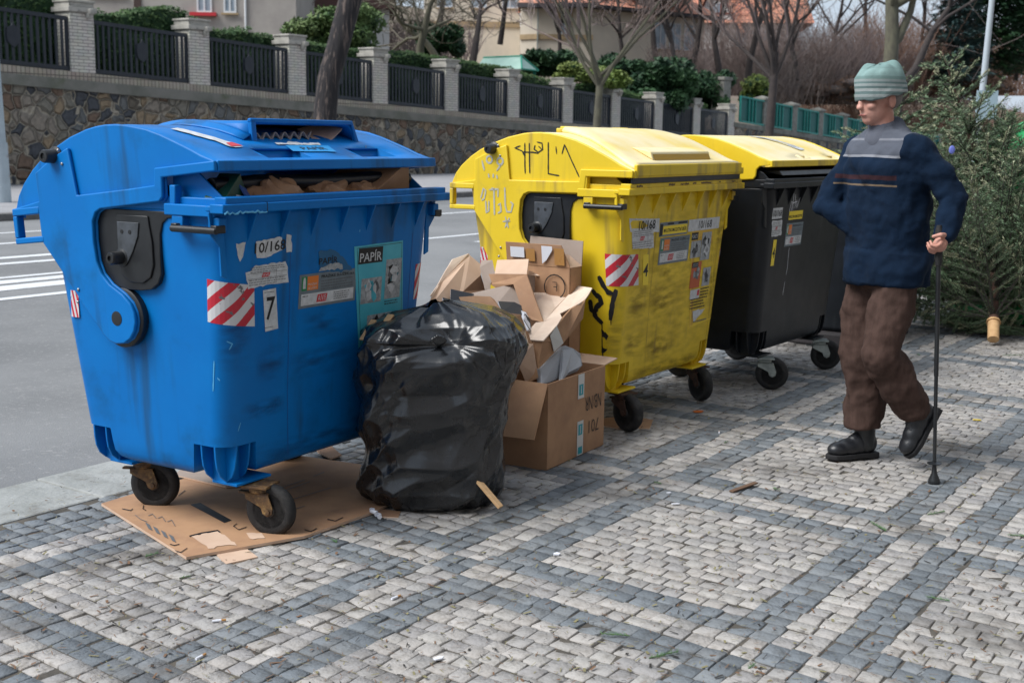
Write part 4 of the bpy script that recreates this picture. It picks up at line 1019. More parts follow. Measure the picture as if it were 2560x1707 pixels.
def wallbox(mb, u0, u1, w0, w1, za, zb_):
    """box whose bottom/top follow functions of u; local to the wall root"""
    vs = []
    for u in (u0, u1):
        for w in (w0, w1):
            for z in (za(u), zb_(u)): vs.append((u, w, z))
    mb.add(vs, [(0, 1, 3, 2), (4, 6, 7, 5), (0, 4, 5, 1), (2, 3, 7, 6), (1, 5, 7, 3), (0, 2, 6, 4)])
WRZ = math.pi / 2 - WA                        # local x runs along the street, local y = behind the wall
def wroot(name, u, z=0, w=0, **kw):
    p = wl(u, w, z); return empty(name, p, WRZ, **kw)
wr = wroot('retaining_wall', 0, label='long rubble stone retaining wall with stone coping carrying the fence across the road', cat='wall')
mb = MB(); wallbox(mb, -30, 40.9, 0, .7, lambda u: -.1, lambda u: zb(u) - .47); mb.build('stone_face', rub, wr)
mb = MB(); wallbox(mb, -30, 41.0, -.09, .75, lambda u: zb(u) - .47, lambda u: zb(u) - .2); mb.build('coping', cope, wr, bevel=.02)
mb = MB(); wallbox(mb, -30, 40.95, -.03, .7, lambda u: zb(u) - .2, lambda u: zb(u)); mb.build('soldier_course', sbrick, wr)
# pillars: one built, the others copied
PU = [2.22 + 3.852 * k for k in range(-1, 11)]
pr = wroot('fence_pillar', PU[1], zb(PU[1]), label='white brick fence pillar, second from the left on the stone wall', cat='pillar', group='white brick pillars of the fence across the road')
mb = MB(); mb.box(-.36, .36, -.01, .60, -.04, 1.50); mb.build('shaft', pbrick, pr, bevel=.01)
mb = MB(); mb.box(-.43, .43, -.08, .67, 1.50, 1.62); mb.box(-.37, .37, -.02, .61, 1.62, 1.74); mb.box(-.40, .40, -.05, .64, 1.74, 1.80); cp = mb.build('cap', capm, pr, bevel=.015)
mb = MB(); mb.box(.10, .26, -.14, -.01, 1.36, 1.50); mb.box(.12, .24, -.20, -.01, 1.46, 1.60); mb.build('corbel', capm, cp, bevel=.03)
ORD = ['first', 'second', 'third', 'fourth', 'fifth', 'sixth', 'seventh', 'eighth', 'ninth', 'tenth', 'eleventh', 'twelfth']
for k, u in enumerate(PU):
    if k == 1: continue
    if k == 0: continue                       # outside the frame
    c = copy_tree(pr); c.location = wl(u, 0, zb(u)); c['label'] = 'white brick fence pillar, %s from the left on the stone wall' % ORD[k - 1]
pr['label'] = 'white brick fence pillar, first from the left on the stone wall'
# railing panels
def railing():
    r = wroot('iron_railing', PU[1] + .36, zb(PU[1] + .36), label='black railing panel, second from the left on the stone wall', cat='railing', group='black railing panels between the pillars')
    W_ = 3.132; sl = -.0385
    f = MB(); zt = 1.36
    for z0, z1 in ((.02, .13), (zt - .10, zt)):
        wallbox(f, 0, W_, .06, .14, lambda u, z0=z0: z0 + sl * u, lambda u, z1=z1: z1 + sl * u)
    for a, b in ((0, .07), (W_ - .07, W_)): wallbox(f, a, b, .065, .135, lambda u: .13 + sl * u, lambda u: zt - .1 + sl * u)
    f.build('frame', fencem, r)
    n = 18; b = MB()
    for i in range(1, n):
        u = W_ * i / n; wallbox(b, u - .033, u + .033, .08, .12, lambda q: .13 + sl * q, lambda q: zt - .1 + sl * q)
    b.build('bars', fencem, r)
    e = MB(); c = W_ / 2; zc = .70 + sl * c
    e.prism([(c, zc + .36), (c + .05, zc + .26), (c + .17, zc + .2), (c + .19, zc + .02), (c + .17, zc - .13), (c, zc - .27), (c - .17, zc - .13), (c - .19, zc + .02), (c - .17, zc + .2), (c - .05, zc + .26)], lambda a, b: (a, .045, b), lambda a, b: (a, .079, b))
    e.build('emblem', fencem, r, bevel=.01)
    return r
rl = railing()
for k in range(0, 11):
    if k == 1: continue
    c = copy_tree(rl); u = PU[k] + .36; c.location = wl(u, 0, zb(u)); c['label'] = 'black railing panel, %s from the left on the stone wall' % ORD[k]

# the next plot: taller grey post, low wall, green railings
greyp = mat('grey_stone_post', (.24, .235, .21), .9, (.17, .165, .145), 6, dirt=(.08, .08, .06), ds=4, bump=.4, bs=30)
greenm = mat('green_fence_paint', (.006, .20, .17), .5, (.01, .25, .21), 5); greendk = mat('dark_green_screen', (.004, .10, .09), .6)
lw2 = wroot('low_wall', 41, label='low mossy stone wall under the green railings across the road', cat='wall')
def zg(u): return 2.27 - .052 * (u - 43)
mb = MB(); wallbox(mb, 0, 34, 0, .6, lambda u: -.1, lambda u: zg(u + 41) - .3); mb.build('stone_face', rub, lw2)
mb = MB(); wallbox(mb, 0, 34, -.05, .65, lambda u: zg(u + 41) - .3, lambda u: zg(u + 41) - .06); mb.build('coping', cope, lw2, bevel=.02)
t = wroot('gate_post', 41.45, zg(41.4), label='tall grey stone post between the white pillars and the green railings', cat='post')
mb = MB(); mb.box(-.45, .40, .62, 1.3, -.4, 2.05); mb.build('shaft', greyp, t, bevel=.02)
mb = MB(); mb.box(-.52, .47, .56, 1.36, 2.05, 2.22); mb.build('cap', greyp, t, bevel=.02)
gp0 = None
for k in range(9):
    u = 45.15 + 3.95 * k
    if gp0 is None:
        gp0 = wroot('fence_post', u, zg(u), label='', cat='post', group='grey stone posts of the green fence')
        mb = MB(); mb.box(-.34, .34, .05, .6, -.1, 1.38); mb.build('shaft', greyp, gp0, bevel=.02)
        mb = MB(); mb.add([(-.44, -.04, 1.38), (.44, -.04, 1.38), (.44, .7, 1.38), (-.44, .7, 1.38), (-.44, -.04, 1.47), (.44, -.04, 1.47), (.44, .7, 1.47), (-.44, .7, 1.47), (0, .33, 1.62)], [(0, 3, 2, 1), (0, 1, 5, 4), (1, 2, 6, 5), (2, 3, 7, 6), (3, 0, 4, 7), (4, 5, 8), (5, 6, 8), (6, 7, 8), (7, 4, 8)]); mb.build('cap', greyp, gp0)
        c = gp0
    else: c = copy_tree(gp0); c.location = wl(u, 0, zg(u))
    c['label'] = 'grey stone post with pointed cap, %s from the left of the green fence' % ORD[k]
gf0 = None
for k in range(9):
    u = 41.9 + 3.9 * k if k == 0 else 45.15 + 3.95 * (k - 1) + .34
    if gf0 is None:
        gf0 = wroot('iron_railing', u, zg(u), label='', cat='railing', group='green railing panels'); W_ = 3.2; sl = -.052; f = MB()
        for z0, z1 in ((.0, .09), (1.25, 1.33)): wallbox(f, 0, W_, .05, .13, lambda q, z0=z0: z0 + sl * q, lambda q, z1=z1: z1 + sl * q)
        for a in (0, 1.05, 1.45, 1.85, 3.12): wallbox(f, a, a + .08, .055, .125, lambda q: .09 + sl * q, lambda q: 1.25 + sl * q)
        f.build('frame', greenm, gf0)
        f = MB(); wallbox(f, .02, 3.18, .15, .17, lambda q: .05 + sl * q, lambda q: 1.3 + sl * q); f.build('screen', greendk, gf0); c = gf0
    else: c = copy_tree(gf0); c.location = wl(u, 0, zg(u))
    c['label'] = 'green metal railing panel, %s from the left beyond the stone wall' % ORD[k]

# left lamp post (cut by the frame) and right lamp post
polem = mat('chipped_pale_blue_paint', (.42, .50, .55), .6, (.36, .43, .48), 4, dirt=(.22, .10, .05), dlo=.62, dhi=.72, ds=2.2)
b = gat(6, 520); lp = empty('lamp_post', b, 0, 'pale grey lamp post with a rusty foot at the left edge, across the road', 'lamp post')
mb = MB(); mb.tube([(0, 0, 0), (-.02, 0, 1.2)], [.17, .165], 20); mb.tube([(-.02, 0, 1.2), (-.16, 0, 8.5)], [.14, .09], 20); mb.build('pole', polem, lp, smooth=40)
mb = MB(); mb.lathe([(.2, 0), (.2, .04), (.17, .06)], 20); mb.build('foot', M['rust'], lp, smooth=40)
mb = MB(); mb.tube([(-.16, 0, 8.4), (-.2, .2, 8.9), (-.1, .9, 9.2)], [.05, .045, .04], 8); mb.box(-.2, 0, .8, 1.5, 9.12, 9.28); mb.build('lamp_head', M['zinc'], lp)
b = at(2436, 300, 13.6); b.z = 0
lp = empty('lamp_post', b, 0, 'slim grey steel lamp post with a sign board rising behind the discarded fir', 'lamp post')
top = at(2480, 0, 13.7) - b
mb = MB(); mb.tube([(0, 0, 0), top * .45, top, top * 1.5], [.045, .038, .03, .025], 12); mb.build('pole', mat('grey_pole', (.40, .45, .50), .5), lp, smooth=40)
q = at(2440, 258, 13.6) - b
mb = MB(); mb.box(q.x - .02, q.x + .08, q.y - .07, q.y - .055, q.z - .18, q.z + .13); mb.box(q.x + .085, q.x + .20, q.y - .08, q.y - .065, q.z - .17, q.z + .13); mb.build('sign_board', mat('pale_blue_board', (.36, .48, .56), .5), lp)
# ================================================================ vegetation
def bare_tree(name, base, height, r0, seed, label, mats, lean=(0, 0), levels=5, spread=.62, fork=.35, group=None, twig=.004, kids=(3, 4, 4, 3, 3), upw=.25, crownlen=.6, cat='tree', twist=.25, trunkpts=None):
    rnd = random.Random(seed); tr = MB(); cr_ = MB()
    def branch(p, d, L_, r, lv):
        n = max(2, 5 - lv); pts = [p]; rs = [r]; q = p.copy(); dd = d.copy()
        for i in range(n):
            dd = (dd + Vector((rnd.uniform(-1, 1), rnd.uniform(-1, 1), rnd.uniform(-1, 1) + upw)) * twist * (.6 if lv == 0 else 1)).normalized()
            q = q + dd * (L_ / n); pts.append(q.copy()); rs.append(max(twig, r * (1 - .55 * (i + 1) / n)))
        (tr if lv <= 1 else cr_).tube(pts, rs, (10, 7, 5, 3, 3, 3)[lv], cap=False)
        if lv >= levels: return
        k = kids[min(lv, len(kids) - 1)]
        for i in range(k):
            t = rnd.uniform(fork, 1) if i else 1; ix = min(n - 1, int(t * n)); f = t * n - ix
            s_ = pts[ix].lerp(pts[ix + 1], min(1, f)); rr = lerp(rs[ix], rs[ix + 1], min(1, f))
            ax = Vector((rnd.uniform(-1, 1), rnd.uniform(-1, 1), rnd.uniform(-.3, 1))).normalized()
            nd = (dd * (1 - spread) + ax * spread).normalized()
            branch(s_, nd, L_ * rnd.uniform(.55, .8) * (crownlen / .6), rr * .62, lv + 1)
    if trunkpts:
        pts = [Vector(a) - Vector(base) for a, r in trunkpts]; rs = [r for a, r in trunkpts]; tr.tube(pts, rs, 12, cap=False)
        d = (pts[-1] - pts[-2]).normalized()
        for i in range(kids[0]):
            ax = Vector((rnd.uniform(-1, 1), rnd.uniform(-1, 1), rnd.uniform(-.1, 1))).normalized()
            j = -1 - (i % min(2, len(pts) - 1))
            branch(pts[j], (d * .5 + ax * .6).normalized(), height * .4, rs[j] * .6, 1)
    else:
        branch(Vector((0, 0, -.05)), Vector((lean[0], lean[1], 1)).normalized(), height * .42, r0, 0)
    root = empty(name, base, 0, label, cat, group)
    tr.build('trunk', mats[0], root, smooth=60, recalc=False); cr_.build('crown', mats[1], root, smooth=60, recalc=False)
    return root
def leaves(mb, c, r, n, size, rnd, shell=.5, squash=1.0, flat=False):
    c = Vector(c)
    for _ in range(n):
        d = Vector((rnd.gauss(0, 1), rnd.gauss(0, 1), rnd.gauss(0, 1))).normalized(); k = rnd.uniform(shell, 1) ** .6
        p = c + Vector((d.x * r[0] * k, d.y * r[1] * k, d.z * r[2] * k))
        a = Vector((rnd.uniform(-1, 1), rnd.uniform(-1, 1), rnd.uniform(-1, 1))).normalized(); b = a.orthogonal().normalized() * size * rnd.uniform(.3, .6); a = a * size * rnd.uniform(.6, 1.2)
        mb.add([p - a, p + b, p + a, p - b], [(0, 1, 2, 3)])
def leafmat(name, c, c2, ns=2.0):
    m = mat(name, c, .6, c2, ns, .35, .65, spec=.3); p = m.node_tree.nodes['Principled BSDF']; return m
LM = {'hedge': leafmat('hedge_leaves', (.025, .065, .018), (.06, .11, .03), 1.5), 'dark': leafmat('dark_evergreen', (.012, .04, .018), (.035, .085, .03), .6),
      'lime': leafmat('lime_shrub_leaves', (.10, .16, .03), (.16, .20, .05), 1), 'pine': leafmat('soft_pine_needles', (.06, .115, .035), (.12, .17, .06), 1),
      'spruce': leafmat('blue_spruce_needles', (.05, .10, .095), (.10, .16, .15), .7), 'brown': leafmat('dry_brown_leaves', (.13, .075, .05), (.2, .115, .07), .6)}
barkd = mat('dark_furrowed_bark', (.020, .018, .020), .95, (.13, .10, .088), 12, .50, .64, stretch=(1, 1, .12), bump=1, bs=14, bdist=.04, dirt=(.07, .085, .05), dlo=.6, dhi=.8, ds=3)
barkg = mat('olive_grey_bark', (.13, .125, .085), .9, (.085, .08, .06), 6, stretch=(1, 1, .4), bump=.5, bs=20)
barkb = mat('brown_bark', (.060, .048, .044), .9, (.038, .032, .032), 5); twigp = mat('purple_brown_twigs', (.17, .135, .135), .9, (.23, .175, .155), .3)
twigb = mat('grey_brown_twigs', (.14, .115, .11), .9, (.19, .155, .135), .4); twigo = mat('olive_twigs', (.14, .125, .09), .9, (.10, .09, .07), 1.5)

def shrub(name, c, r, mt, seed, label, n=2600, size=.16, cat='shrub', group=None, blobs=20):
    rnd = random.Random(seed); c = Vector(c); base = Vector((c.x, c.y, c.z - r[2])); root = empty(name, base, 0, label, cat, group)
    core = MB(); lf = MB(); o = Vector((0, 0, r[2]))
    for k in range(blobs):
        d = Vector((rnd.uniform(-.8, .8) * r[0], rnd.uniform(-.7, .7) * r[1], rnd.uniform(-.6, .62) * r[2] * (1 - .3 * rnd.random()))); s_ = rnd.uniform(.22, .46)
        rr = (r[0] * s_, r[1] * s_, r[2] * s_); core.ell(o + d, [q * .6 for q in rr], 8, 6); leaves(lf, o + d, rr, n // blobs, size, rnd)
    core.build('stems', LM['dark'] if mt is not LM['brown'] else twigb, root); lf.build('foliage', mt, root, recalc=False)
    return root
def conifer(name, base, h, r, mt, seed, label, n=9000):
    rnd = random.Random(seed); root = empty(name, base, 0, label, 'conifer'); t = MB(); t.tube([(0, 0, 0), (0, 0, h)], [.25, .03], 8); t.build('trunk', barkb, root)
    c = MB(); nw = int(h / .42)
    for w in range(nw):
        z = h * .06 + (h * .93) * w / nw; L_ = r * (1 - w / nw) ** .8 + .15
        for k in range(9):
            a = rnd.uniform(0, 6.283); l = L_ * rnd.uniform(.65, 1.1); d = Vector((math.cos(a), math.sin(a), -.15))
            for q in range(int(n / nw / 9)):
                f = rnd.uniform(.1, 1) ** .7; p = Vector((0, 0, z)) + d * l * f + Vector((0, 0, .25 * f * f * l)) + Vector((rnd.gauss(0, 1), rnd.gauss(0, 1), rnd.gauss(0, .6))) * .14 * l * (1.2 - f)
                s_ = .17 * h / 7 * rnd.uniform(.6, 1.3); u = Vector((d.x, d.y, rnd.uniform(-.6, .4))).normalized() * s_; v = Vector((-d.y, d.x, rnd.uniform(-.4, .4))) * s_ * .35
                c.add([p - u, p + v, p + u, p - v], [(0, 1, 2, 3)])
    c.build('crown', mt, root, recalc=False); return root

# terrain behind the wall
hill = MB()
def hillz(u, w):
    if w < .5: return zb(u) - .25
    base = min(zb(u), 3.0) - .25; base = max(base, .5)
    return base + (w - .5) * .060 + .0009 * w * w * (1 if u > 50 else .3) + 1.2 * noise.noise(Vector((u * .03, w * .03, 0)))*min(1, w / 20)
US = [-60 + 6 * i for i in range(0, 90)]; WS = [.5, 1.5, 4, 8, 14, 22, 32, 45, 60, 80, 105, 140]
for w in WS:
    for u in US: hill.v.append(tuple(wl(u, w, hillz(u, w))))
for j in range(len(WS) - 1):
    for i in range(len(US) - 1): hill.face((j * len(US) + i, j * len(US) + i + 1, (j + 1) * len(US) + i + 1, (j + 1) * len(US) + i))
tag(hill.build('hillside', mat('winter_garden_soil', (.17, .12, .095), 1, (.11, .10, .06), .5), smooth=180), kind='structure')

# clipped hedge behind the railings, in three plots
rnd = random.Random(4)
def hedge(u0, u1, zt, w0, w1, lab, n):
    r = wroot('hedge', u0, zb(u0), label=lab, cat='hedge'); core = MB(); lf = MB()
    N_ = int((u1 - u0) / .6)
    for i in range(N_):
        u = (u1 - u0) * (i + .5) / N_; h = zt(u0 + u) - zb(u0); zl = zb(u0 + u) - zb(u0) - .1
        core.box(u - .31, u + .31, w0 + .12, w1 - .1, zl, h - .10)
    for _ in range(n):
        u = rnd.uniform(0, u1 - u0); h = zt(u0 + u) - zb(u0); zl = zb(u0 + u) - zb(u0)
        bul = .07 * noise.noise(Vector((u * 1.6, 0, 0))) + .05 * noise.noise(Vector((u * 5, 3, 0)))
        if rnd.random() < .45: p = Vector((u, rnd.uniform(w0, w1), h + bul - rnd.uniform(0, .08)))
        else: p = Vector((u, w0 + rnd.uniform(-.03, .10), rnd.uniform(zl, h + bul)))
        s_ = rnd.uniform(.035, .07); a = Vector((rnd.uniform(-1, 1), rnd.uniform(-1, 1), rnd.uniform(-1, 1))).normalized(); b = a.orthogonal().normalized() * s_ * .6; a *= s_
        lf.add([p - a, p + b, p + a, p - b], [(0, 1, 2, 3)])
    core.build('stems', LM['dark'], r); lf.build('foliage', LM['hedge'], r, recalc=False)
hedge(-1.2, 8.9, lambda u: zb(u) + 1.70 + .45 * math.sin((u + .3) * .78) ** 2, .75, 1.9, 'clipped dark green hedge behind the two leftmost railing panels', 9000)
hedge(9.0, 22.5, lambda u: zb(u) + 1.66 + (.12 if u < 16 else .30), .75, 1.9, 'long clipped hedge behind the middle railing panels beside the leaning trunk', 12000)
hedge(22.6, 39.5, lambda u: zb(u) + 1.78 + .1 * math.sin(u * .9), .75, 2.0, 'clipped hedge behind the far railing panels, ending at the green railings', 11000)

# near street trees over the road
b0 = gat(770, 470)
P = [(804, 480), (806, 380), (811, 304), (821, 200), (847, 110), (873, 10), (896, -60), (925, -160)]
Dt = 27.5; rr = [.34, .29, .255, .245, .245, .25, .24, .22]
tp = []
for i, ((px, py), r) in enumerate(zip(P, rr)): q = at(px, py, Dt + i * .15); tp.append((q, r))
bs_ = tp[0][0].copy(); bs_.z = 0; tp[0] = (bs_, .36)
bare_tree('street_tree', bs_, 9, .4, 11, 'thick dark leaning street tree trunk rising behind the blue container', (barkd, twigb), trunkpts=tp, levels=3)
def trunkline(P, D, r): 
    q = [(at(px, py, D), r_) for (px, py), r_ in zip(P, r)]; z0 = q[0][0].copy(); return q, z0
q, z0 = trunkline([(1492, 345), (1493, 300), (1499, 220), (1500, 190)], 42, [.13, .13, .12, .11])
bare_tree('young_street_tree', z0, 8.5, .13, 21, 'slim bare young tree with an upright crown in front of the black railings', (barkg, twigp), trunkpts=q, levels=5, kids=(8, 5, 4, 4, 3), spread=.42, upw=.45, twig=.012, twist=.18)
q, z0 = trunkline([(1922, 350), (1926, 300), (1934, 200), (1938, 130)], 50, [.17, .17, .15, .13])
bare_tree('young_street_tree', z0, 9, .16, 34, 'bare tree with dark upright branches in front of the green railings', (barkb, twigp), trunkpts=q, levels=5, kids=(8, 5, 4, 4, 3), spread=.42, upw=.42, twig=.013, twist=.18)
q, z0 = trunkline([(2226, 420), (2226, 250), (2226, 160), (2230, 100), (2230, 20), (2228, -60)], 60, [.42, .38, .34, .32, .30, .28])
z0.z = 0; q[0] = (z0, .44)
bare_tree('street_tree', z0, 15, .14, 5, 'upright olive-barked tree rising behind the head of the walking man', (barkg, twigb), trunkpts=q, levels=4, kids=(6, 5, 4, 3), spread=.5, twig=.012)
def limb(name, P, D, r, lab, m, cat='tree'):
    q = [at(px, py, D) for px, py in P]; z = q[0].copy(); mb = MB(); mb.tube([a - z for a in q], r, 8); o = mb.build(name, m, smooth=60); o.location = z; return tag(o, lab, cat)
tr_ = bpy.data.objects['street_tree.001']
mb = MB(); mb.tube([at(px, py, 60) - z0 for px, py in ((2232, 112), (2246, 98), (2262, 62), (2276, 30), (2288, -20))], [.19, .2, .18, .16, .14], 8); mb.build('limb', barkg, tr_, smooth=60)
q, z0 = trunkline([(2236, 330), (2246, 225), (2290, 170), (2330, 80), (2372, 20)], 68, [.28, .24, .2, .16, .12]); z0.z = 0; q[0] = (z0, .3)
bare_tree('leaning_tree', z0, 12, .1, 15, 'dark bare tree leaning right behind the green-hatted man', (barkb, twigb), trunkpts=q, levels=4, kids=(5, 5, 4, 3), twig=.014)

# garden trees on the slope
G = [('garden_tree', (1050, 150), 50, 6.5, .17, 41, 'gnarled bare fruit tree left of the green pavilion roof', (barkg, twigo), (.1, 0)),
     ('garden_tree', (1098, 155), 53, 6, .16, 47, 'bare fruit tree with a leaning forked trunk behind the hedge', (barkg, twigo), (-.5, 0)),
     ('garden_tree', (1180, 160), 51, 6, .16, 43, 'dark spreading bare fruit tree just left of the green pavilion roof', (barkb, twigo), (.45, 0))]
for nm, (px, py), D, h, r, sd_, lab, ms, ln in G:
    bare_tree(nm, at(px, py, D), h, r, sd_, lab, ms, lean=ln, levels=4, kids=(5, 5, 4, 3), spread=.75, twig=.014, group='gnarled bare fruit trees on the slope', upw=.08, twist=.5)
H = [(650, 110, 70, 12, .2, 51, 'bare tree behind the grey house left of the leaning trunk'), (960, 90, 75, 13, .22, 52, 'bare tree right of the leaning trunk, far up the slope'), (1100, 80, 82, 12, .2, 53, 'bare tree in front of the cream house at upper centre'),
     (1250, 110, 78, 10, .18, 54, 'bare tree before the left corner of the tan villa'), (1640, 150, 80, 12, .2, 55, 'bare tree before the right wing of the tan villa'), (1730, 180, 76, 12, .2, 56, 'bare tree between the villa and the timbered house'),
     (1800, 190, 74, 12, .2, 57, 'dense bare tree before the timbered house'), (1870, 200, 75, 13, .22, 58, 'bare tree before the orange roof of the timbered house'), (1990, 200, 84, 14, .2, 59, 'bare tree right of the orange roofed timbered house'),
     (2080, 205, 92, 15, .2, 60, 'bare tree left of the olive street tree'), (2160, 200, 100, 17, .22, 61, 'tall bare tree against the sky left of the green hat'), (2290, 200, 106, 15, .2, 62, 'bare tree against the sky right of the green hat'), (2430, 190, 114, 17, .2, 63, 'bare tree before the dark conifers'), (1400, 165, 74, 9, .14, 65, 'thin bare tree before the villa window, right of the pavilion'), (1560, 170, 70, 9, .15, 66, 'thin bare tree before the villa, right of the slim street tree'), (1690, 190, 70, 10, .15, 67, 'bare tree before the right end of the villa'), (2540, 200, 126, 20, .2, 64, 'bare tree at the right edge over the fir')]
for px, py, D, h, r, sd_, lab in H:
    bare_tree('bare_tree', at(px, py, D), h, r, sd_, lab, (barkb, (twigp, twigb)[sd_ % 2]), levels=5, kids=(5, 5, 5, 4, 3), spread=.55, twig=.024, group='bare trees on the hillside', upw=.3, twist=.3)
rustt = mat('rusty_brown_twigs', (.26, .15, .10), .9, (.20, .125, .10), .8)
# scrubby undergrowth further back
def thicket(px0, px1, py, D, h, n, seed, mt, name='thicket'):
    rnd = random.Random(seed); mb = MB()
    for _ in range(n):
        px = rnd.uniform(px0, px1); D_ = max(D, 31 / (.571 - .821 * (px - 1280) / F_PX)) + rnd.uniform(0, 9); p = at(px, py, D_); d = Vector((rnd.uniform(-.5, .5), rnd.uniform(-.3, .3), 1)).normalized(); L_ = h * rnd.uniform(.4, 1)
        mid = p + d * L_ * .5; e = mid + (d + Vector((rnd.uniform(-.5, .5), rnd.uniform(-.3, .3), 0))).normalized() * L_ * .5
        mb.tube([p, mid, e], [.03, .022, .01], 3, cap=False)
        for k in range(5):
            f = rnd.uniform(.3, 1); s_ = p.lerp(e, f); mb.tube([s_, s_ + Vector((rnd.uniform(-1, 1), rnd.uniform(-.6, .6), rnd.uniform(.2, 1.2))) * L_ * .22], [.014, .007], 3, cap=False)
    return tag(mb.build(name, mt, recalc=False), kind='stuff')
thicket(940, 1190, 150, 66, 2.4, 260, 1, twigp); thicket(1640, 1760, 215, 74, 2.6, 260, 2, twigp); thicket(1760, 2240, 240, 84, 5.5, 1500, 12, twigp); thicket(2080, 2600, 240, 96, 7, 1500, 3, rustt); thicket(560, 760, 105, 60, 2.2, 160, 4, twigp)
thicket(1880, 2420, 262, 76, 3.4, 900, 6, twigb); thicket(1930, 2620, 368, 92, 4.6, 1900, 9, rustt)
shrub('feathery_shrub', at(830, 75, 44), (1.5, 1.2, 1.05), LM['pine'], 71, 'pale green feathery pine shrub behind the leaning trunk', 9000, .10)
shrub('evergreen_bush', at(1095, 105, 58), (1.1, 1, 1.0), LM['dark'], 72, 'dark green bush between the bare fruit trees', 3500, .14)
shrub('evergreen_bush', at(1640, 215, 60), (1.9, 1.5, 1.5), LM['dark'], 73, 'dark green evergreen mass right of the slim street tree', 7000, .17)
shrub('evergreen_bush', at(1745, 225, 66), (1.8, 1.5, 1.5), LM['dark'], 74, 'dark green evergreen beside the tall grey gate post', 6500, .17)
shrub('evergreen_bush', at(1560, 180, 66), (1.7, 1.2, 1.1), LM['dark'], 75, 'dark green shrub under the villa, left of the evergreen mass', 4500, .16)
shrub('evergreen_bush', at(1360, 155, 60), (1.3, 1, .75), LM['dark'], 76, 'low green shrub beside the green pavilion roof', 3500, .13)
shrub('lime_shrub', at(1460, 188, 55), (1.3, 1, .55), LM['lime'], 77, 'lime green shrub behind the hedge left of the slim tree', 3500, .11)
shrub('lime_shrub', at(1530, 200, 54), (.7, .7, .45), LM['lime'], 78, 'small lime green shrub right of the slim tree', 2000, .11)
shrub('lime_shrub', at(1895, 225, 72), (.9, .9, .9), LM['lime'], 79, 'lime green shrub behind the first green railing', 2500, .12)
conifer('blue_spruce', at(2385, 215, 104), 11.5, 3.3, LM['spruce'], 81, 'blue spruce with drooping branches at the upper right', 12000)
conifer('dark_conifer', at(2470, 200, 112), 17, 6, LM['dark'], 82, 'tall dark conifer behind the slim lamp post', 14000)
conifer('dark_conifer', at(2580, 200, 124), 17, 6, LM['dark'], 83, 'tall dark conifer at the top right corner', 12000)
shrub('brown_bush', at(2400, 200, 106), (5, 2, 1.6), LM['brown'], 84, 'rust brown leafy bush under the blue spruce', 7000, .2)
shrub('brown_bush', at(2110, 235, 86), (4, 2, 1.2), LM['brown'], 85, 'brown winter bush behind the green fence and the hat', 4000, .11)
# ================================================================ houses
stucco = mat('grey_beige_render', (.40, .37, .34), .9, (.34, .31, .29), 1.2, bump=.2, bs=30)
cream = mat('tan_render', (.68, .60, .49), .9, (.58, .52, .43), .5, bump=.2, bs=20)
trimm = mat('ochre_stone_trim', (.42, .31, .18), .9, (.34, .25, .15), 2)
whitew = mat('white_window_paint', (.66, .68, .70), .6); glass = mat('dull_window_glass', (.20, .25, .30), .2, (.34, .40, .46), 1.5)
redtile = brick_material('orange_roof_tiles', (.62, .26, .17), (.68, .33, .22), (.36, .16, .11), .35, .28, mortar=.03)
darkeave = mat('dark_timber_eaves', (.045, .04, .045), .8); white_r = mat('white_render', (.62, .60, .58), .9)
def window(root, x, z, w, h, y=0.0, frame=.07, cross=True, sill=True, blind=None):
    """window in a facade facing local -y"""
    f = MB()
    for a, b, c, d in ((x - w / 2, x - w / 2 + frame, z, z + h), (x + w / 2 - frame, x + w / 2, z, z + h), (x - w / 2 + frame, x + w / 2 - frame, z, z + frame), (x - w / 2 + frame, x + w / 2 - frame, z + h - frame, z + h), (x - frame / 2, x + frame / 2, z + frame, z + h - frame)):
        f.box(a, b, y - .06, y - .005, c, d)
    fo = f.build('window', whitew, root)
    g = MB(); g.box(x - w / 2 + .01, x + w / 2 - .01, y - .02, y - .008, z + .01, z + h - .01); g.build('pane', glass, fo)
    if blind: g = MB(); g.box(x - w / 2 + frame, x + w / 2 - frame, y - .05, y - .022, z + h * (1 - blind), z + h - frame); g.build('blind', darkeave, fo)
    if sill: g = MB(); g.box(x - w / 2 - .1, x + w / 2 + .1, y - .14, y - .062, z - .08, z - .005); g.build('sill', trimm, fo)
    return fo
def house_root(name, px, D, z, yaw, label):
    p = at(px, 100, D); p.z = z; return empty(name, p, yaw, label, 'house')
# left grey house: origin at its right front corner, facade runs to the left
g = house_root('grey_house', 741, 54, 3.0, R(4), 'grey-beige rendered house behind the hedge at the upper left')
mb = MB(); mb.box(-14, 0, 0, 9, -1, 10); mb.build('wall', stucco, g)
k = 54 / 3138
for px, w in ((276, 1.0), (316, .62), (522, .62), (583, .52)):
    window(g, (px - 741) * k, 3.35 if px > 400 else 3.95, w, 2.2)
mb = MB(); mb.box((355 - 741) * k, (372 - 741) * k, -.05, -.003, 3.5, 6); mb.build('brown_panel', mat('dark_brown_panel', (.06, .035, .03), .7), g)
mb = MB(); mb.tube([((620 - 741) * k, -.06, 0), ((620 - 741) * k, -.06, 9)], .05, 8); mb.build('downpipe', whitew, g)
mb = MB(); mb.box((500 - 741) * k - .2, (545 - 741) * k + .1, -.25, -.01, 3.2, 3.34); mb.build('flower_box', M['red'], g)
g = house_root('white_house', 741, 64, 4, R(6), 'white house with a maroon roof edge behind the leaning trunk')
mb = MB(); mb.box(-.5, 4.6, 0, 6, -1, 3.6); mb.build('wall', white_r, g)
mb = MB(); mb.box(-.8, 4.9, -.5, 6, 3.6, 6.5); mb.build('roof', mat('maroon_roof', (.10, .05, .045), .8), g)
window(g, 2.4, 1.6, .9, 1.2); window(g, 3.8, .6, .8, 1.2)
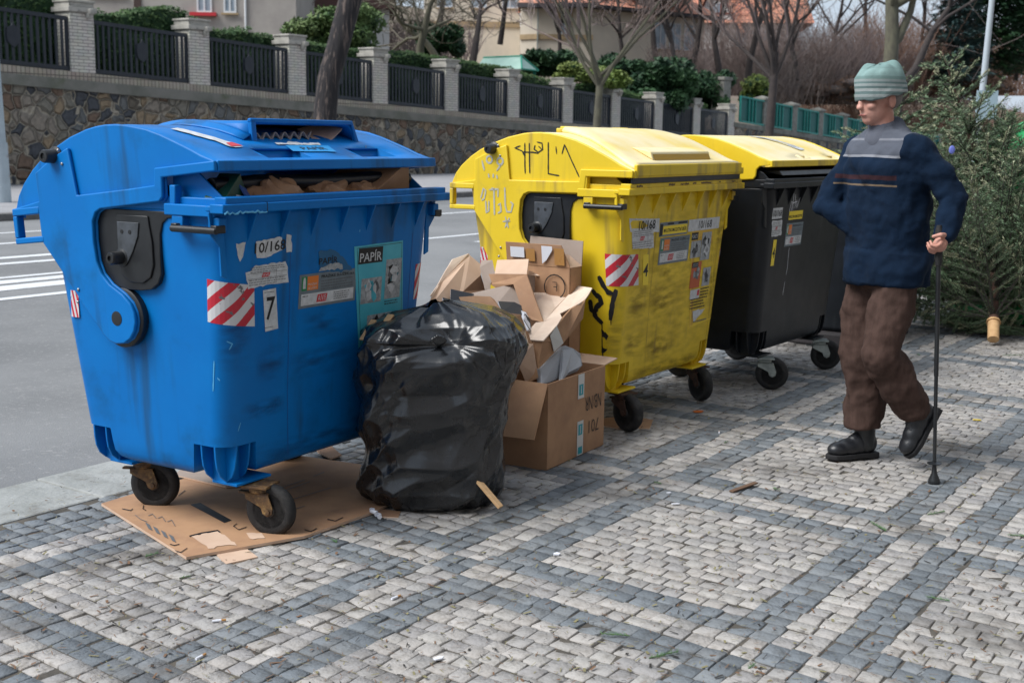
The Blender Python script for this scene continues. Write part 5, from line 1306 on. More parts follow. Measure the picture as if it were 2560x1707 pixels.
# cream house behind the fruit trees
g = house_root('cream_house', 1060, 98, 6, R(0), 'cream house with tall white windows glimpsed through the bare trees at upper centre')
k = 98 / 3138
mb = MB(); mb.box(0, 7.3, 0, 8, -1, 10); mb.build('wall', cream, g)
mb = MB(); mb.box(0, 7.3, -.12, -.002, 3.6, 4.0); mb.build('string_course', trimm, g)
for px in (1110, 1193, 1268): window(g, (px - 1060) * k, 5.0, 1.2, 2.2)
# villa
g = house_root('tan_villa', 1475, 90, 7.0, 0, 'tan villa with an orange hipped roof and white windows on the hillside')
k = 90 / 3138
def P2(px, dy): return ((px - 1475) * k, dy)
# left wing faces the camera, right wing runs back
mb = MB(); mb.zprism([P2(1306, .6), P2(1345, -.2), P2(1480, 0), P2(1480, 8), P2(1306, 8)], -1, 3.58); mb.build('wall', cream, g)
mb = MB(); mb.zprism([P2(1304, .5), P2(1345, -.32), P2(1482, -.12), P2(1482, 0), P2(1345, -.2), P2(1306, .6)], 1.15, 1.5); mb.build('string_course', trimm, g)
fo = window(g, (1414 - 1475) * k, 1.52, .78, 1.35, y=-.12, blind=.45)
mb = MB(); mb.box((1397 - 1475) * k, (1402 - 1475) * k, -.19, -.13, 1.3, 3.2); mb.box((1427 - 1475) * k, (1432 - 1475) * k, -.19, -.13, 1.3, 3.2); mb.box((1402 - 1475) * k, (1427 - 1475) * k, -.19, -.13, 3.02, 3.2); mb.build('window_surround', trimm, g)
mb = MB(); mb.tube([((1347 - 1475) * k, -.35, 0), ((1347 - 1475) * k, -.35, 3.4)], .05, 6); mb.build('downpipe', M['zinc'], g)
T = Matrix.Translation((.14, 0, 0)) @ Matrix.Rotation(R(38), 4, 'Z')
mb = MB(); mb.box(0, 11.2, .02, 7, -1, 3.5, T); mb.build('side_wing', cream, g)
wg = empty('tmp', (0, 0, 0)); 
for xx in (6.6, 8.1, 9.6):
    fo = window(None, xx, .9, 1.15, 1.9)
    fo.parent = g; fo.matrix_local = T
bpy.data.objects.remove(wg)
# roofs
rf = MB(); zt, zr = 3.6, 6.9
rf.add([P2(1300, .1) + (zt,), P2(1345, -.9) + (zt - .1,), P2(1490, -.8) + (zt,), P2(1490, 7) + (zt,), P2(1300, 7) + (zt,), P2(1345, 4) + (zr,), P2(1600, 5.5) + (zr + .3,)], [(0, 1, 5), (1, 2, 6, 5), (0, 5, 4), (2, 3, 6), (4, 5, 6, 3)])
rf.build('roof', redtile, g)
ev = MB(); ev.add([P2(1296, 0) + (zt - .28,), P2(1343, -1.05) + (zt - .38,), P2(1494, -.95) + (zt - .28,), P2(1494, -.95) + (zt + .02,), P2(1343, -1.05) + (zt - .08,), P2(1296, 0) + (zt + .02,), P2(1306, .7) + (zt - .28,), P2(1345, -.1) + (zt - .38,), P2(1480, .05) + (zt - .28,)], [(0, 1, 4, 5), (1, 2, 3, 4), (0, 6, 7, 1), (1, 7, 8, 2)]); ev.build('eaves', darkeave, g)
rf = MB(); q = [T @ Vector(p) for p in ((-.5, -.9, 3.5), (12, -.9, 3.5), (12, 8, 3.5), (-.5, 8, 3.5), (1.5, 3.5, 6.0), (10, 3.5, 6.0))]; rf.add(q, [(0, 1, 5, 4), (1, 2, 5), (2, 3, 4, 5), (3, 0, 4)]); rf.build('roof', redtile, g)
mb = MB(); mb.box(-.6, 12.1, -1.0, 0, 3.25, 3.48, T); mb.build('eaves', darkeave, g)
mb = MB(); mb.box(3.0, 6.6, 2.0, 7, 4.2, 7.5); up = mb.build('upper_storey', cream, g); window(g, 3.75, 5.55, .8, 1.5, y=2.0, sill=False); window(g, 5.35, 5.5, 1.3, 1.2, y=2.0, sill=False)
mb = MB(); mb.add([(2.4, 1.4, 7.5), (7.2, 1.4, 7.5), (7.2, 7.6, 7.5), (2.4, 7.6, 7.5), (4.8, 4.5, 9.5)], [(0, 1, 4), (1, 2, 4), (2, 3, 4), (3, 0, 4), (0, 3, 2, 1)]); mb.build('roof', darkeave, g)
# half-timbered house at right
g = house_root('timbered_house', 1880, 112, 8.0, R(-6), 'half-timbered white house with steep orange gable roofs right of the villa')
k = 112 / 3138
mb = MB(); mb.box(-5.3, 3.9, 0, 8, -1, 3.6); mb.build('wall', white_r, g)
mb = MB(); mb.prism([(-5.3, 3.0), (-1.2, 3.0), (-3.2, 7.2)], lambda a, b: (a, -.2, b), lambda a, b: (a, 6, b)); gb = mb.build('gable', white_r, g)
mb = MB()
for a, b in (((-5.1, 3.2), (-3.25, 7.0)), ((-1.4, 3.2), (-3.15, 7.0)), ((-4.6, 4.2), (-1.8, 4.2)), ((-4.0, 5.4), (-2.4, 5.4)), ((-3.6, 3.1), (-3.6, 5.4)), ((-2.8, 3.1), (-2.8, 5.4))): mb.tube([(a[0], -.22, a[1]), (b[0], -.22, b[1])], .09, 4)
mb.build('timber_frame', mat('red_brown_timber', (.20, .07, .05), .8), gb)
mb = MB()
for s, a in ((-1, (-5.8, 2.6)), (1, (-.7, 2.6))):
    mb.prism([(a[0], a[1]), (-3.2, 7.75), (-3.2, 7.45), (a[0] - s * .25, a[1] - .15)], lambda p, q_: (p, -.7, q_), lambda p, q_: (p, 7, q_))
mb.build('gable_roof', redtile, g)
mb = MB(); mb.add([(-1, -.6, 3.4), (5.2, -.6, 3.4), (5.2, 8.5, 3.4), (-1, 8.5, 3.4), (-1, 4, 10.5), (3.2, 4, 10.5)], [(0, 1, 5, 4), (1, 2, 5), (2, 3, 4, 5), (3, 0, 4)]); mb.build('roof', redtile, g)
mb = MB(); mb.add([(-6, -.6, 3.4), (-1, -.6, 3.4), (-1, 4, 6.5), (-5, 4, 6.5)], [(0, 1, 2, 3)]); mb.build('side_roof', redtile, g)
window(g, -3.2, 3.9, 1.0, 1.2, y=-.2, sill=False); window(g, .8, 1.4, 1.1, 1.4); window(g, -1.0, 1.4, 1.1, 1.4); window(g, 2.8, 1.4, .9, 1.4)
# added block behind the camera, never in view: it darkens the right-facing fronts
t = empty('added_shade_block', st(-34, 7.0), WRZ, 'added unseen grey-beige block along the near pavement, shading the container fronts', 'light blocker')
mb = MB(); mb.box(0, 84, -14, 0, 0, 17); mb.build('wall', stucco, t)
mb = MB(); mb.box(-.4, 84.4, -14.4, .5, 17, 17.4); mb.build('cornice', trimm, t)
for i in range(20):
    for k in range(4):
        f = MB(); x = 3 + 4.1 * i; z = 2.2 + 3.7 * k; f.box(x - .6, x + .6, .002, .05, z, z + 1.7); w_ = f.build('window', whitew, t); f = MB(); f.box(x - .5, x + .5, .052, .06, z + .1, z + 1.6); f.build('pane', glass, w_)
# green pavilion roof
q = at(1265, 172, 52); g = empty('garden_pavilion', (q.x, q.y, q.z - 1.8), R(-8), 'small garden pavilion with a pale green metal roof above the hedge', 'pavilion')
mb = MB(); mb.add([(-1.15, -.5, 1.75), (.75, -.75, 1.75), (1.25, .6, 1.75), (-.9, .8, 1.75), (-.95, .1, 2.22), (.62, -.1, 2.28)], [(0, 1, 5, 4), (1, 2, 5), (2, 3, 4, 5), (3, 0, 4)]); mb.build('roof', mat('pale_green_sheet_roof', (.42, .60, .52), .4, (.36, .55, .47), 4), g)
mb = MB()
for a, b in (((.75, -.75, 1.77), (.62, -.1, 2.30)), ((.62, -.1, 2.30), (1.25, .6, 1.77)), ((.75, -.75, 1.75), (1.25, .6, 1.75)), ((-.95, .1, 2.24), (.62, -.1, 2.30))): mb.tube([a, b], .035, 5)
mb.build('roof_trim', mat('green_trim', (.02, .30, .20), .5), g)
for x, y in ((-1, -.4), (.65, -.6), (1.1, .5), (-.8, .65)): mb = MB(); mb.box(x - .05, x + .05, y - .05, y + .05, 0, 1.75); mb.build('post', greenm, g)
# ================================================================ cardboard pile, sack and litter
def crop(cx, cy): return (1060 + cx / 4.356, 600 + cy / 4.356)
def panel(name, pts, mt, parent, origin, th=.005, label=None, warp=0.0, seed=0, inner=None):
    """a sheet of board through the given world corners"""
    mb = MB(); P_ = [Vector(p) - origin for p in pts]
    mb.add(P_, [tuple(range(len(P_)))])
    o = mb.build(name, [mt, inner or mt], parent, solid=th, soff=0)
    md = o.modifiers[0]; md.material_offset_rim = 1
    if label: o['label'] = label
    return o
def cp(poly, D):
    """photo-crop corners with a depth each (number, or per-corner list)"""
    return [at(*crop(x, y), D[i] if isinstance(D, (list, tuple)) else D) for i, (x, y) in enumerate(poly)]

# --- the big closed box on the ground
F0 = Vector((.155, 5.337, 0)); e1 = Vector((.509, .861, 0)); e2 = Vector((-.861, .509, 0)); Z = Vector((0, 0, 1))
bx = empty('cardboard_box', F0, 0, 'large brown cardboard box with handwriting and teal tape, at the bottom of the pile', 'box')
bw, bd, bh = .55, .42, .385
def bl(a, b, z): return e1 * a + e2 * b + Z * z
mb = MB()
for q in ([(0, 0), (bw, 0)], [(bw, 0), (bw, bd)], [(bw, bd), (0, bd)], [(0, bd), (0, 0)]):
    (a, b), (c, d) = q; mb.add([bl(a, b, .004), bl(c, d, .004), bl(c, d, bh), bl(a, b, bh)], [(0, 1, 2, 3)])
mb.add([bl(0, 0, .004), bl(bw, 0, .004), bl(bw, bd, .004), bl(0, bd, .004)], [(0, 1, 2, 3)])
# weld corners
bm_o = mb.build('body', [M['kraft'], M['kraftin']], bx, solid=.006, soff=-1)
O = Vector((0, 0, 0))
panel('flap', [bl(bw, 0, bh), bl(bw, bd, bh), bl(bw + .10, bd, bh + .03), bl(bw + .10, -.02, bh + .02)], M['kraftin'], bx, O)
panel('flap', [bl(0.002, -.002, bh), bl(0.002, bd, bh), bl(-.10, bd + .02, bh - .24), bl(-.115, -.005, bh - .225)], M['kraft'], bx, O)
panel('flap', [bl(.01, bd, bh), bl(bw, bd, bh), bl(bw - .02, bd - .14, bh + .10), bl(.03, bd - .14, bh + .10)], M['kraftin'], bx, O)
def bface(a, z, off=0.0): return bl(a, 0, z) - e2 * (.0072 + off)
tp = patch(bx, 'tape', M['tape'], [rect(.275, .335, .27, .383), rect(.275, .335, .006, .165)], .0012, bface)
for z0, z1 in ((.285, .335), (.10, .15), (.012, .045)):
    t_ = patch(bx, 'tape_print', M['tealtape'], [rect(.285, .325, z0, z1)], .002, bface)
patch(bx, 'tape_print', M['white'], [rect(.302, .308, .292, .328), rect(.302, .308, .107, .143)], .0026, bface)
lettering(bx, 'NB/NR', M['ink'], .35, .51, .20, .265, .0015, bface, name='handwriting', flip=True, bold=-.012)
lettering(bx, '701', M['ink'], .39, .49, .09, .15, .0015, bface, name='handwriting', flip=True, bold=-.012)
# --- tall box against the yellow container
def yloc(x, y, z): 
    c, s = math.cos(YA), math.sin(YA); return Vector((YX + x * c - y * s, YY + x * s + y * c, z))
t0 = yloc(-.685, .415, 0); tb = empty('cardboard_box', t0, YA, 'tall narrow brown cardboard carton leaning on the yellow container', 'box')
mb = MB(); x0, x1, y0, y1, h = -.085, .02, -.18, .18, .83
for (a, b), (c, d) in (((x0, y0), (x1, y0)), ((x1, y0), (x1, y1)), ((x1, y1), (x0, y1)), ((x0, y1), (x0, y0))): mb.add([(a, b, .005), (c, d, .005), (c, d, h), (a, b, h)], [(0, 1, 2, 3)])
mb.build('body', [M['kraft'], M['kraftin']], tb, solid=.006, soff=-1)
panel('flap', [(x0, y0, h), (x0, y1, h), (x0 - .015, y1, h + .105), (x0 - .012, y0 + .045, h + .105)], M['kraft'], tb, O)
panel('flap', [(x1, y0, h), (x1, y1 - .05, h), (x1 + .01, y1 - .06, h + .13), (x1 + .01, y0 - .0, h + .12)], M['kraftgrey'], tb, O)
panel('flap', [(x0, y0, h), (x1, y0, h), (x1 - .02, y0 + .06, h + .05), (x0 + .03, y0 + .06, h + .06)], M['kraftin'], tb, O)
def tface(a, z, off=0.0): return Vector((x0 - .0075 - off, a, z))
def tflap(a, z, off=0.0): return Vector((x0 - .0105 - off - (z - h) * .13, a, z))
patch(tb, 'shipping_label', M['paper'], [rect(.07, .15, h + .035, h + .085)], .001, tflap)
patch(tb, 'torn_label', M['paper'], [[(-.09, h + .098), (-.03, h + .098), (-.03, h + .012), (-.055, h + .03), (-.09, h + .08)]], .001, tflap)
patch(tb, 'brown_tape', M['browntape'], [rect(-.155, -.10, h + .01, h + .09), rect(.01, .06, h + .02, h + .08)], .0006, tflap)
cxm, czm, rm = -.10, .735, .058
ribbon(tb, 'printed_circle', M['ink'], [[(cxm + rm * math.cos(a), czm + rm * math.sin(a)) for a in [i * .35 - .6 for i in range(17)]]], .006, .001, tface)
ribbon(tb, 'printed_mark', M['ink'], [[(cxm - .012, czm + .022), (cxm - .012, czm - .022)], [(cxm - .012, czm + .022), (cxm + .014, czm + .022)], [(cxm - .012, czm), (cxm + .008, czm)]], .005, .001, tface)
# --- open carton on the left, full of dark covers
o4 = at(*crop(480, 1040), 5.62); o4.z = 0
cb = empty('cardboard_box', o4, 0, 'big torn open carton holding dark navy covers, behind the black sack', 'box')
panel('back_flap', cp([(70, 640), (200, 440), (330, 320), (500, 175), (622, 275), (615, 385), (430, 555), (540, 700), (230, 780), (70, 720)], [5.75, 5.95, 6.05, 6.15, 6.15, 6.1, 5.95, 5.8, 5.78, 5.72]), M['kraftin'], cb, o4, .006)
panel('torn_edge', cp([(140, 500), (235, 330), (310, 210), (485, 148), (505, 178), (330, 322), (205, 440), (75, 620), (70, 600)], [5.9, 6.0, 6.08, 6.17, 6.17, 6.08, 5.98, 5.8, 5.8]), M['kraftlt'], cb, o4, .004)
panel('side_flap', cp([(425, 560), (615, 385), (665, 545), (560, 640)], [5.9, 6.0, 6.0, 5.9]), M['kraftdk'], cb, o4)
panel('front_panel', cp([(70, 710), (240, 765), (470, 820), (760, 850), (900, 900), (900, 1500), (200, 1500), (140, 1010), (70, 890)], [5.62, 5.6, 5.57, 5.52, 5.48, 5.40, 5.50, 5.58, 5.6]), M['kraft'], cb, o4, .006)
panel('inner_flap', cp([(380, 625), (560, 612), (720, 620), (765, 650), (850, 775), (850, 850), (490, 830)], [5.7, 5.7, 5.7, 5.7, 5.62, 5.58, 5.6]), M['kraft'], cb, o4)
panel('side_flap', cp([(480, 592), (975, 480), (1062, 735), (1100, 900), (800, 700)], [5.9, 5.9, 5.8, 5.75, 5.78]), M['kraftgrey'], cb, o4)
panel('front_panel', cp([(722, 770), (1055, 812), (1165, 1115), (1240, 1480), (1150, 1560), (960, 1300), (880, 900)], [5.48, 5.46, 5.46, 5.46, 5.46, 5.44, 5.46]), M['kraft'], cb, o4, .006)
panel('side_panel', cp([(985, 1105), (1188, 1135), (1245, 1500), (1110, 1560), (1010, 1300)], [5.44, 5.44, 5.47, 5.46, 5.42]), M['kraftin'], cb, o4)
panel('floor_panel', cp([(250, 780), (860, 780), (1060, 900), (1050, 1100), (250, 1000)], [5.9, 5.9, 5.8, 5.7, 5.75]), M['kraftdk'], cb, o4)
def cover(poly, D, lab):
    q = cp(poly, D); o = q[0].copy(); mb = MB(); mb.add([p - o for p in q], [tuple(range(len(q)))])
    ob = mb.build('dark_folder', [M['navybook'], M['paper']], solid=.014, soff=0, loc=None); ob.modifiers[0].material_offset_rim = 1; ob.location = o
    return tag(ob, lab, 'folder')
cover([(290, 545), (545, 600), (470, 720), (480, 860), (280, 800)], [5.85, 5.85, 5.75, 5.7, 5.7], 'dark navy folder standing tallest in the torn carton')
cover([(200, 638), (300, 665), (440, 700), (475, 830), (250, 800)], [5.74, 5.74, 5.72, 5.62, 5.64], 'dark navy folder with a torn edge leaning left in the carton')
cover([(805, 680), (985, 690), (1060, 728), (1075, 850), (850, 800)], [5.72, 5.72, 5.7, 5.6, 5.62], 'dark navy folder between the brown flaps in the middle of the pile')
cover([(1080, 800), (1140, 870), (1165, 1000), (1130, 980), (1070, 880)], [5.6, 5.6, 5.56, 5.5, 5.54], 'thin dark folder under the pale torn flaps')
def sheet_(poly, D, lab, mt=None):
    q = cp(poly, D); o = q[0].copy(); mb = MB(); mb.add([p - o for p in q], [tuple(range(len(q)))]); ob = mb.build('paper_sheet', mt or M['paper'], solid=.002, soff=0); ob.location = o; return tag(ob, lab, 'paper')
sheet_([(300, 735), (345, 750), (400, 800), (390, 830), (305, 790)], [5.66] * 5, 'white paper scrap in front of the left dark folder')
sheet_([(1060, 770), (1110, 790), (1150, 870), (1160, 980), (1085, 860)], [5.62, 5.62, 5.6, 5.54, 5.54], 'white paper wad right of the middle dark folder')
# --- upper torn box, tipped over on the others
o2 = at(*crop(1300, 1100), 5.6); u2 = empty('cardboard_box', o2, 0, 'pale torn open box tipped on top of the big handwritten box', 'box')
panel('tall_side', cp([(700, 372), (1122, 376), (1212, 640), (1305, 897), (1180, 870), (1090, 790), (1050, 700), (978, 482), (780, 520), (722, 480)], [6.0, 5.82, 5.72, 5.62, 5.66, 5.72, 5.76, 5.85, 5.95, 5.98]), M['kraft'], u2, o2, .006)
panel('top_flap', cp([(800, 222), (1142, 212), (1122, 376), (772, 372)], [6.05, 5.92, 5.82, 5.97]), M['kraftin'], u2, o2)
panel('grey_flap', cp([(625, 222), (745, 222), (778, 375), (725, 480), (722, 545), (662, 542), (610, 300)], [6.05, 6.03, 5.99, 5.97, 5.95, 5.95, 6.02]), M['kraftgrey'], u2, o2)
panel('inner_panel', cp([(1180, 565), (1350, 548), (1612, 560), (1430, 742), (1305, 897), (1215, 700)], [6.05, 6.05, 6.0, 5.82, 5.62, 5.80]), M['kraftlt'], u2, o2)
panel('back_panel', cp([(1125, 378), (1400, 405), (1622, 482), (1612, 560), (1350, 560), (1175, 575)], [6.0, 6.1, 6.1, 6.05, 6.1, 6.02]), M['kraftgrey'], u2, o2)
panel('torn_lip', cp([(1140, 335), (1232, 372), (1420, 385), (1580, 372), (1590, 437), (1400, 408), (1128, 378)], [5.98, 6.03, 6.06, 6.06, 6.04, 6.04, 5.99]), M['kraftlt'], u2, o2)
panel('torn_flap', cp([(1622, 498), (1720, 510), (1832, 527), (1790, 600), (1755, 650), (1700, 690), (1600, 745), (1490, 800), (1310, 893), (1430, 742), (1612, 562)], [6.02, 5.95, 5.88, 5.82, 5.8, 5.76, 5.74, 5.68, 5.62, 5.76, 5.96]), M['kraftlt'], u2, o2)
panel('torn_flap', cp([(1135, 992), (1220, 902), (1320, 892), (1480, 800), (1502, 850), (1450, 930), (1380, 1010), (1300, 1100), (1160, 1090)], [5.55, 5.6, 5.62, 5.66, 5.62, 5.54, 5.48, 5.44, 5.46]), M['kraftlt'], u2, o2)
panel('front_panel', cp([(1160, 1090), (1300, 1100), (1450, 935), (1502, 850), (1600, 745), (1752, 655), (1725, 855), (1520, 1112), (1242, 1402), (1190, 1120)], [5.47, 5.45, 5.55, 5.62, 5.73, 5.79, 5.78, 5.62, 5.46, 5.46]), M['kraft'], u2, o2, .006)
panel('shipping_label', cp([(1372, 1040), (1445, 930), (1518, 1120), (1415, 1218)], [5.485, 5.535, 5.60, 5.545]), M['tape'], u2, o2, .002)
# --- grey foam sheets
q = cp([(1240, 1400), (1510, 1150), (1600, 1185), (1680, 1240), (1702, 1370), (1640, 1440), (1260, 1590)], [5.50, 5.66, 5.70, 5.72, 5.72, 5.68, 5.46]); o = q[0].copy()
mb = MB(); n_ = len(q); vs_ = [p - o for p in q]; mb.add(vs_, [tuple(range(n_))]); fo = mb.build('foam_sheet', M['foam'], solid=.03, soff=0, bevel=.004); fo.location = o; tag(fo, 'folded grey foam sheet stuffed into the big handwritten box', 'foam')
q = cp([(1500, 1200), (1600, 1190), (1690, 1300), (1700, 1380), (1560, 1450), (1480, 1560)], [5.62, 5.66, 5.68, 5.66, 5.58, 5.5]); o = q[0].copy()
mb = MB(); mb.add([p - o for p in q], [tuple(range(len(q)))]); fo = mb.build('foam_sheet', M['foam'], solid=.02, soff=0, bevel=.003); fo.location = o; tag(fo, 'smaller pale grey foam offcut in front of the folded foam sheet', 'foam')

# --- flattened cardboard under the blue container
def flat(name, pts, z, mt, lab, th=.006, cat='cardboard sheet'):
    mb = MB(); c = Vector((sum(p[0] for p in pts) / len(pts), sum(p[1] for p in pts) / len(pts), z)); mb.add([Vector((p[0], p[1], z if len(p) < 3 else p[2])) - c for p in pts], [tuple(range(len(pts)))])
    o = mb.build(name, [mt, M['kraftin']], solid=th, soff=1); o.modifiers[0].material_offset_rim = 1; o.location = c; return tag(o, lab, cat)
def g2(x, y, z=0): q = gat(x * 1.0884, y * 1.0884, z); return (q.x, q.y)
fl0 = flat('flattened_box', [g2(233, 1163), g2(428, 1287), g2(700, 1238), g2(852, 1184), g2(960, 1130), g2(845, 1075), g2(640, 1045), g2(400, 1112)], .003, M['kraft'], 'large flattened cardboard box lying under the blue container', .010)
flat('flattened_box', [g2(400, 1100), g2(520, 1128), g2(600, 1120), g2(520, 1060), g2(420, 1085)], .014, M['kraftgrey'], 'greyish cardboard sheet under the middle of the blue container')
flat('cardboard_scrap', [g2(485, 1262), g2(555, 1252), g2(592, 1280), g2(520, 1296)], .003, M['kraftin'], 'pale square cardboard scrap poking out at the front of the flattened box')
flat('cardboard_scrap', [g2(722, 1028), g2(750, 1022), g2(785, 1052), g2(760, 1060), g2(730, 1045)], .016, M['kraftdk'], 'small curled cardboard scrap behind the black sack, at the edge of the flattened box')
flat('cardboard_scrap', [g2(858, 1168), g2(920, 1176), g2(915, 1190), g2(870, 1187)], .004, M['kraftdk'], 'brown cardboard scrap at the foot of the black sack')
flat('cardboard_sheet', [g2(1385, 962), g2(1440, 955), g2(1500, 965), g2(1492, 985), g2(1420, 985), g2(1385, 978)], .003, M['kraft'], 'cardboard piece under the near wheel of the yellow container')
def gp(x, y, off=0.0): p = g2(x, -y, .018); return Vector((p[0], p[1], .0145 + off))
def gpl(x, y, off=0.0): v = gp(x, y, off); return v - fl0.location
patch(fl0, 'slot', M['ink'], [[(436, -1156), (460, -1152), (532, -1192), (515, -1198)]], 0.0, gpl)
patch(fl0, 'torn_window', M['kraftin'], [jag([(438, -1228), (500, -1217), (545, -1248), (480, -1256)], 2.5, 9, 3)], 0.0005, gpl)
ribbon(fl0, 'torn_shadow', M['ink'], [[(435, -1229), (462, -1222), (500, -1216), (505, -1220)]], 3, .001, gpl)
patch(fl0, 'torn_window', M['kraftin'], [jag([(565, -1222), (600, -1222), (608, -1232), (575, -1236)], 1.5, 8, 5)], 0.0005, gpl)
ribbon(fl0, 'printed_mark', M['ink'], [[(280, -1166), (300, -1170), (305, -1166)], [(330, -1158), (328, -1166), (335, -1170)], [(544, -1200), (536, -1206), (548, -1214), (566, -1208)], [(402, -1262), (415, -1266), (430, -1256)], [(390, -1247), (400, -1250), (412, -1247)], [(700, -1214), (714, -1218), (728, -1211)], [(752, -1190), (770, -1194), (788, -1186)], [(410, -1136), (420, -1128), (425, -1124)]], 1.6, .001, gpl)
ribbon(fl0, 'printed_mark', M['inkgrey'], [[(310, -1180), (322, -1190), (338, -1196)], [(340, -1182), (350, -1178), (358, -1188)], [(362, -1188), (372, -1184), (380, -1196)], [(384, -1196), (394, -1192), (402, -1206)], [(640, -1120), (700, -1100)], [(650, -1126), (712, -1104)], [(655, -1150), (760, -1118)], [(720, -1092), (745, -1082)], [(660, -1172), (700, -1160)]], 1.3, .001, gpl)
for k in range(4):
    patch(fl0, 'printed_symbol', M['inkgrey'], [[(333 + k * 18, -1197 - k * 9), (343 + k * 18, -1202 - k * 9), (350 + k * 18, -1216 - k * 9), (341 + k * 18, -1212 - k * 9)]], .001, gpl)
sq = at(*[v * 1.0884 for v in (700, 1060)], 5.3)

# --- contents of the blue container
bc, bs = math.cos(BA), math.sin(BA)
def bw_(x, y, z): return Vector((BX + x * bc - y * bs, BY + x * bs + y * bc, z))
def crumple(name, c, r, mt, seed, lab, cat='paper bag', amp=.25, yaw=0.0, n=5):
    rnd = random.Random(seed); bm = bmesh.new(); bmesh.ops.create_icosphere(bm, subdivisions=n - 1, radius=1)
    off = Vector((rnd.uniform(0, 50), rnd.uniform(0, 50), 0))
    for v in bm.verts:
        d = v.co.normalized(); k = 1 + amp * (abs(noise.noise(d * 2.2 + off)) * 1.6 - .5) + amp * .5 * (abs(noise.noise(d * 5 + off)) - .25)
        v.co = Vector((d.x * r[0], d.y * r[1], d.z * r[2])) * k
    me = bpy.data.meshes.new(name); bm.to_mesh(me); bm.free(); me.materials.append(mt); me.shade_smooth(); me.set_sharp_from_angle(angle=R(22))
    o = bpy.data.objects.new(name, me); col.objects.link(o); o.location = c; o.rotation_euler = (0, 0, yaw); return tag(o, lab, cat)
crumple('paper_bag', bw_(-.27, .15, 1.20), (.16, .10, .10), M['kraft'], 3, 'crumpled brown paper bag bulging left of centre in the mouth of the blue container', yaw=BA)
crumple('paper_bag', bw_(.02, .15, 1.20), (.14, .10, .085), M['kraft'], 5, 'crumpled brown paper bag in the middle of the blue container mouth', yaw=BA)
crumple('paper_bag', bw_(.22, .15, 1.205), (.12, .09, .065), M['kraft'], 9, 'small flattened brown paper bag right of centre in the blue container', yaw=BA)
mb = MB(); T = Matrix.Rotation(R(-28), 4, 'Y') @ Matrix.Rotation(R(18), 4, 'X'); mb.box(-.13, .13, -.05, .16, -.16, .13, T); o = mb.build('cardboard_box', M['kraft'], bevel=.003); o.location = bw_(.42, .16, 1.18); o.rotation_euler = (0, 0, BA); tag(o, 'plain brown cardboard box wedged at the right end of the blue container mouth', 'box')
mb = MB(); T = Matrix.Rotation(R(-35), 4, 'Y'); mb.box(-.07, .07, -.04, .04, -.05, .045, T); o = mb.build('green_carton', M['carton_green'], bevel=.003); o.location = bw_(-.50, .13, 1.225); o.rotation_euler = (0, 0, BA + .3); tag(o, 'dark green carton at the left end of the blue container mouth', 'carton')
for k, (x, a) in enumerate(((-.43, .3), (-.40, -.2))):
    mb = MB(); mb.box(-.06, .06, -.003, .003, -.07, .05, Matrix.Rotation(a, 4, 'Y') @ Matrix.Rotation(-.5, 4, 'X')); o = mb.build('paper_sheet', (M['paper'], mat('blue_paper', (.05, .12, .4), .6))[k]); o.location = bw_(x, .12, 1.235); o.rotation_euler = (0, 0, BA + .2 + k * .4); tag(o, ('white paper sheet beside the green carton in the blue container', 'blue paper sheet beside the green carton in the blue container')[k], 'paper')
mb = MB(); mb.box(-.56, .56, .08, .82, 1.0, 1.13); o = mb.build('waste_paper_heap', mat('dark_paper_mass', (.10, .07, .05), .9, (.05, .04, .035), 12, bump=1, bs=15, bdist=.04)); o.location = (BX, BY, 0); o.rotation_euler = (0, 0, BA); tag(o, kind='stuff')
# egg carton and cardboard in the hood (lid is tilted)
LT = Matrix.Translation((BX, BY, 0)) @ Matrix.Rotation(BA, 4, 'Z') @ Matrix.Translation(PIV) @ Matrix.Rotation(R(-6.3), 4, 'X')
mb = MB(); nx, ny = 60, 24
def egg(u, v):
    x = lerp(-.19, .12, u); y = lerp(.20, .33, v); k = .5 + .5 * math.cos(u * 2 * math.pi * 6) * math.cos(v * 2 * math.pi * 2)
    return LT @ Vector((x, y - PIV.y, 1.375 + .030 * k + .008 * u + .01 * v - PIV.z))
mb.grid(egg, nx, ny); o = mb.build('egg_carton', M['eggcarton'], base=True, smooth=60, solid=.004); tag(o, 'grey egg carton stuck in the hood of the blue container', 'egg carton')
mb = MB(); mb.add([LT @ Vector((x, y - PIV.y, z - PIV.z)) for x, y, z in ((.13, .215, 1.385), (.22, .20, 1.372), (.33, .22, 1.425), (.30, .32, 1.455), (.17, .32, 1.43))], [(0, 1, 2, 3, 4)]); o = mb.build('cardboard_piece', M['kraftin'], base=True, solid=.008); tag(o, 'pale cardboard piece in the hood beside the egg carton', 'cardboard')

# --- black sack
sackm = mat('black_bin_liner', (.007, .008, .010), .27, spec=.6, c2=(.009, .010, .012), ns=8, bump=.18, bs=16, bdist=.008, coat=.25, stretch=(1, 1, .7))
SC = Vector((-.305, 4.90, 0))
rnd = random.Random(12)
ZT = [(0, .20, .19), (.03, .235, .225), (.08, .262, .25), (.2, .268, .253), (.35, .272, .258), (.45, .275, .285), (.55, .272, .308), (.62, .272, .322), (.68, .262, .318), (.72, .22, .29), (.76, .13, .21), (.79, .04, .06)]
creases = []
for _ in range(26):
    a0 = rnd.uniform(-2.3, 2.3) * .27; z0 = rnd.uniform(.02, .70)
    ang = rnd.choice([rnd.gauss(.95, .25), rnd.gauss(.95, .25), rnd.gauss(1.6, .2), rnd.gauss(2.3, .2), rnd.gauss(.1, .15)]); L_ = rnd.uniform(.10, .40); amp = rnd.uniform(-.014, .020); w = rnd.uniform(.006, .028)
    creases.append((a0, z0, math.cos(ang), math.sin(ang), L_, amp, w))
KX, KZ = .03, .665                             # gather point, arc length on the front
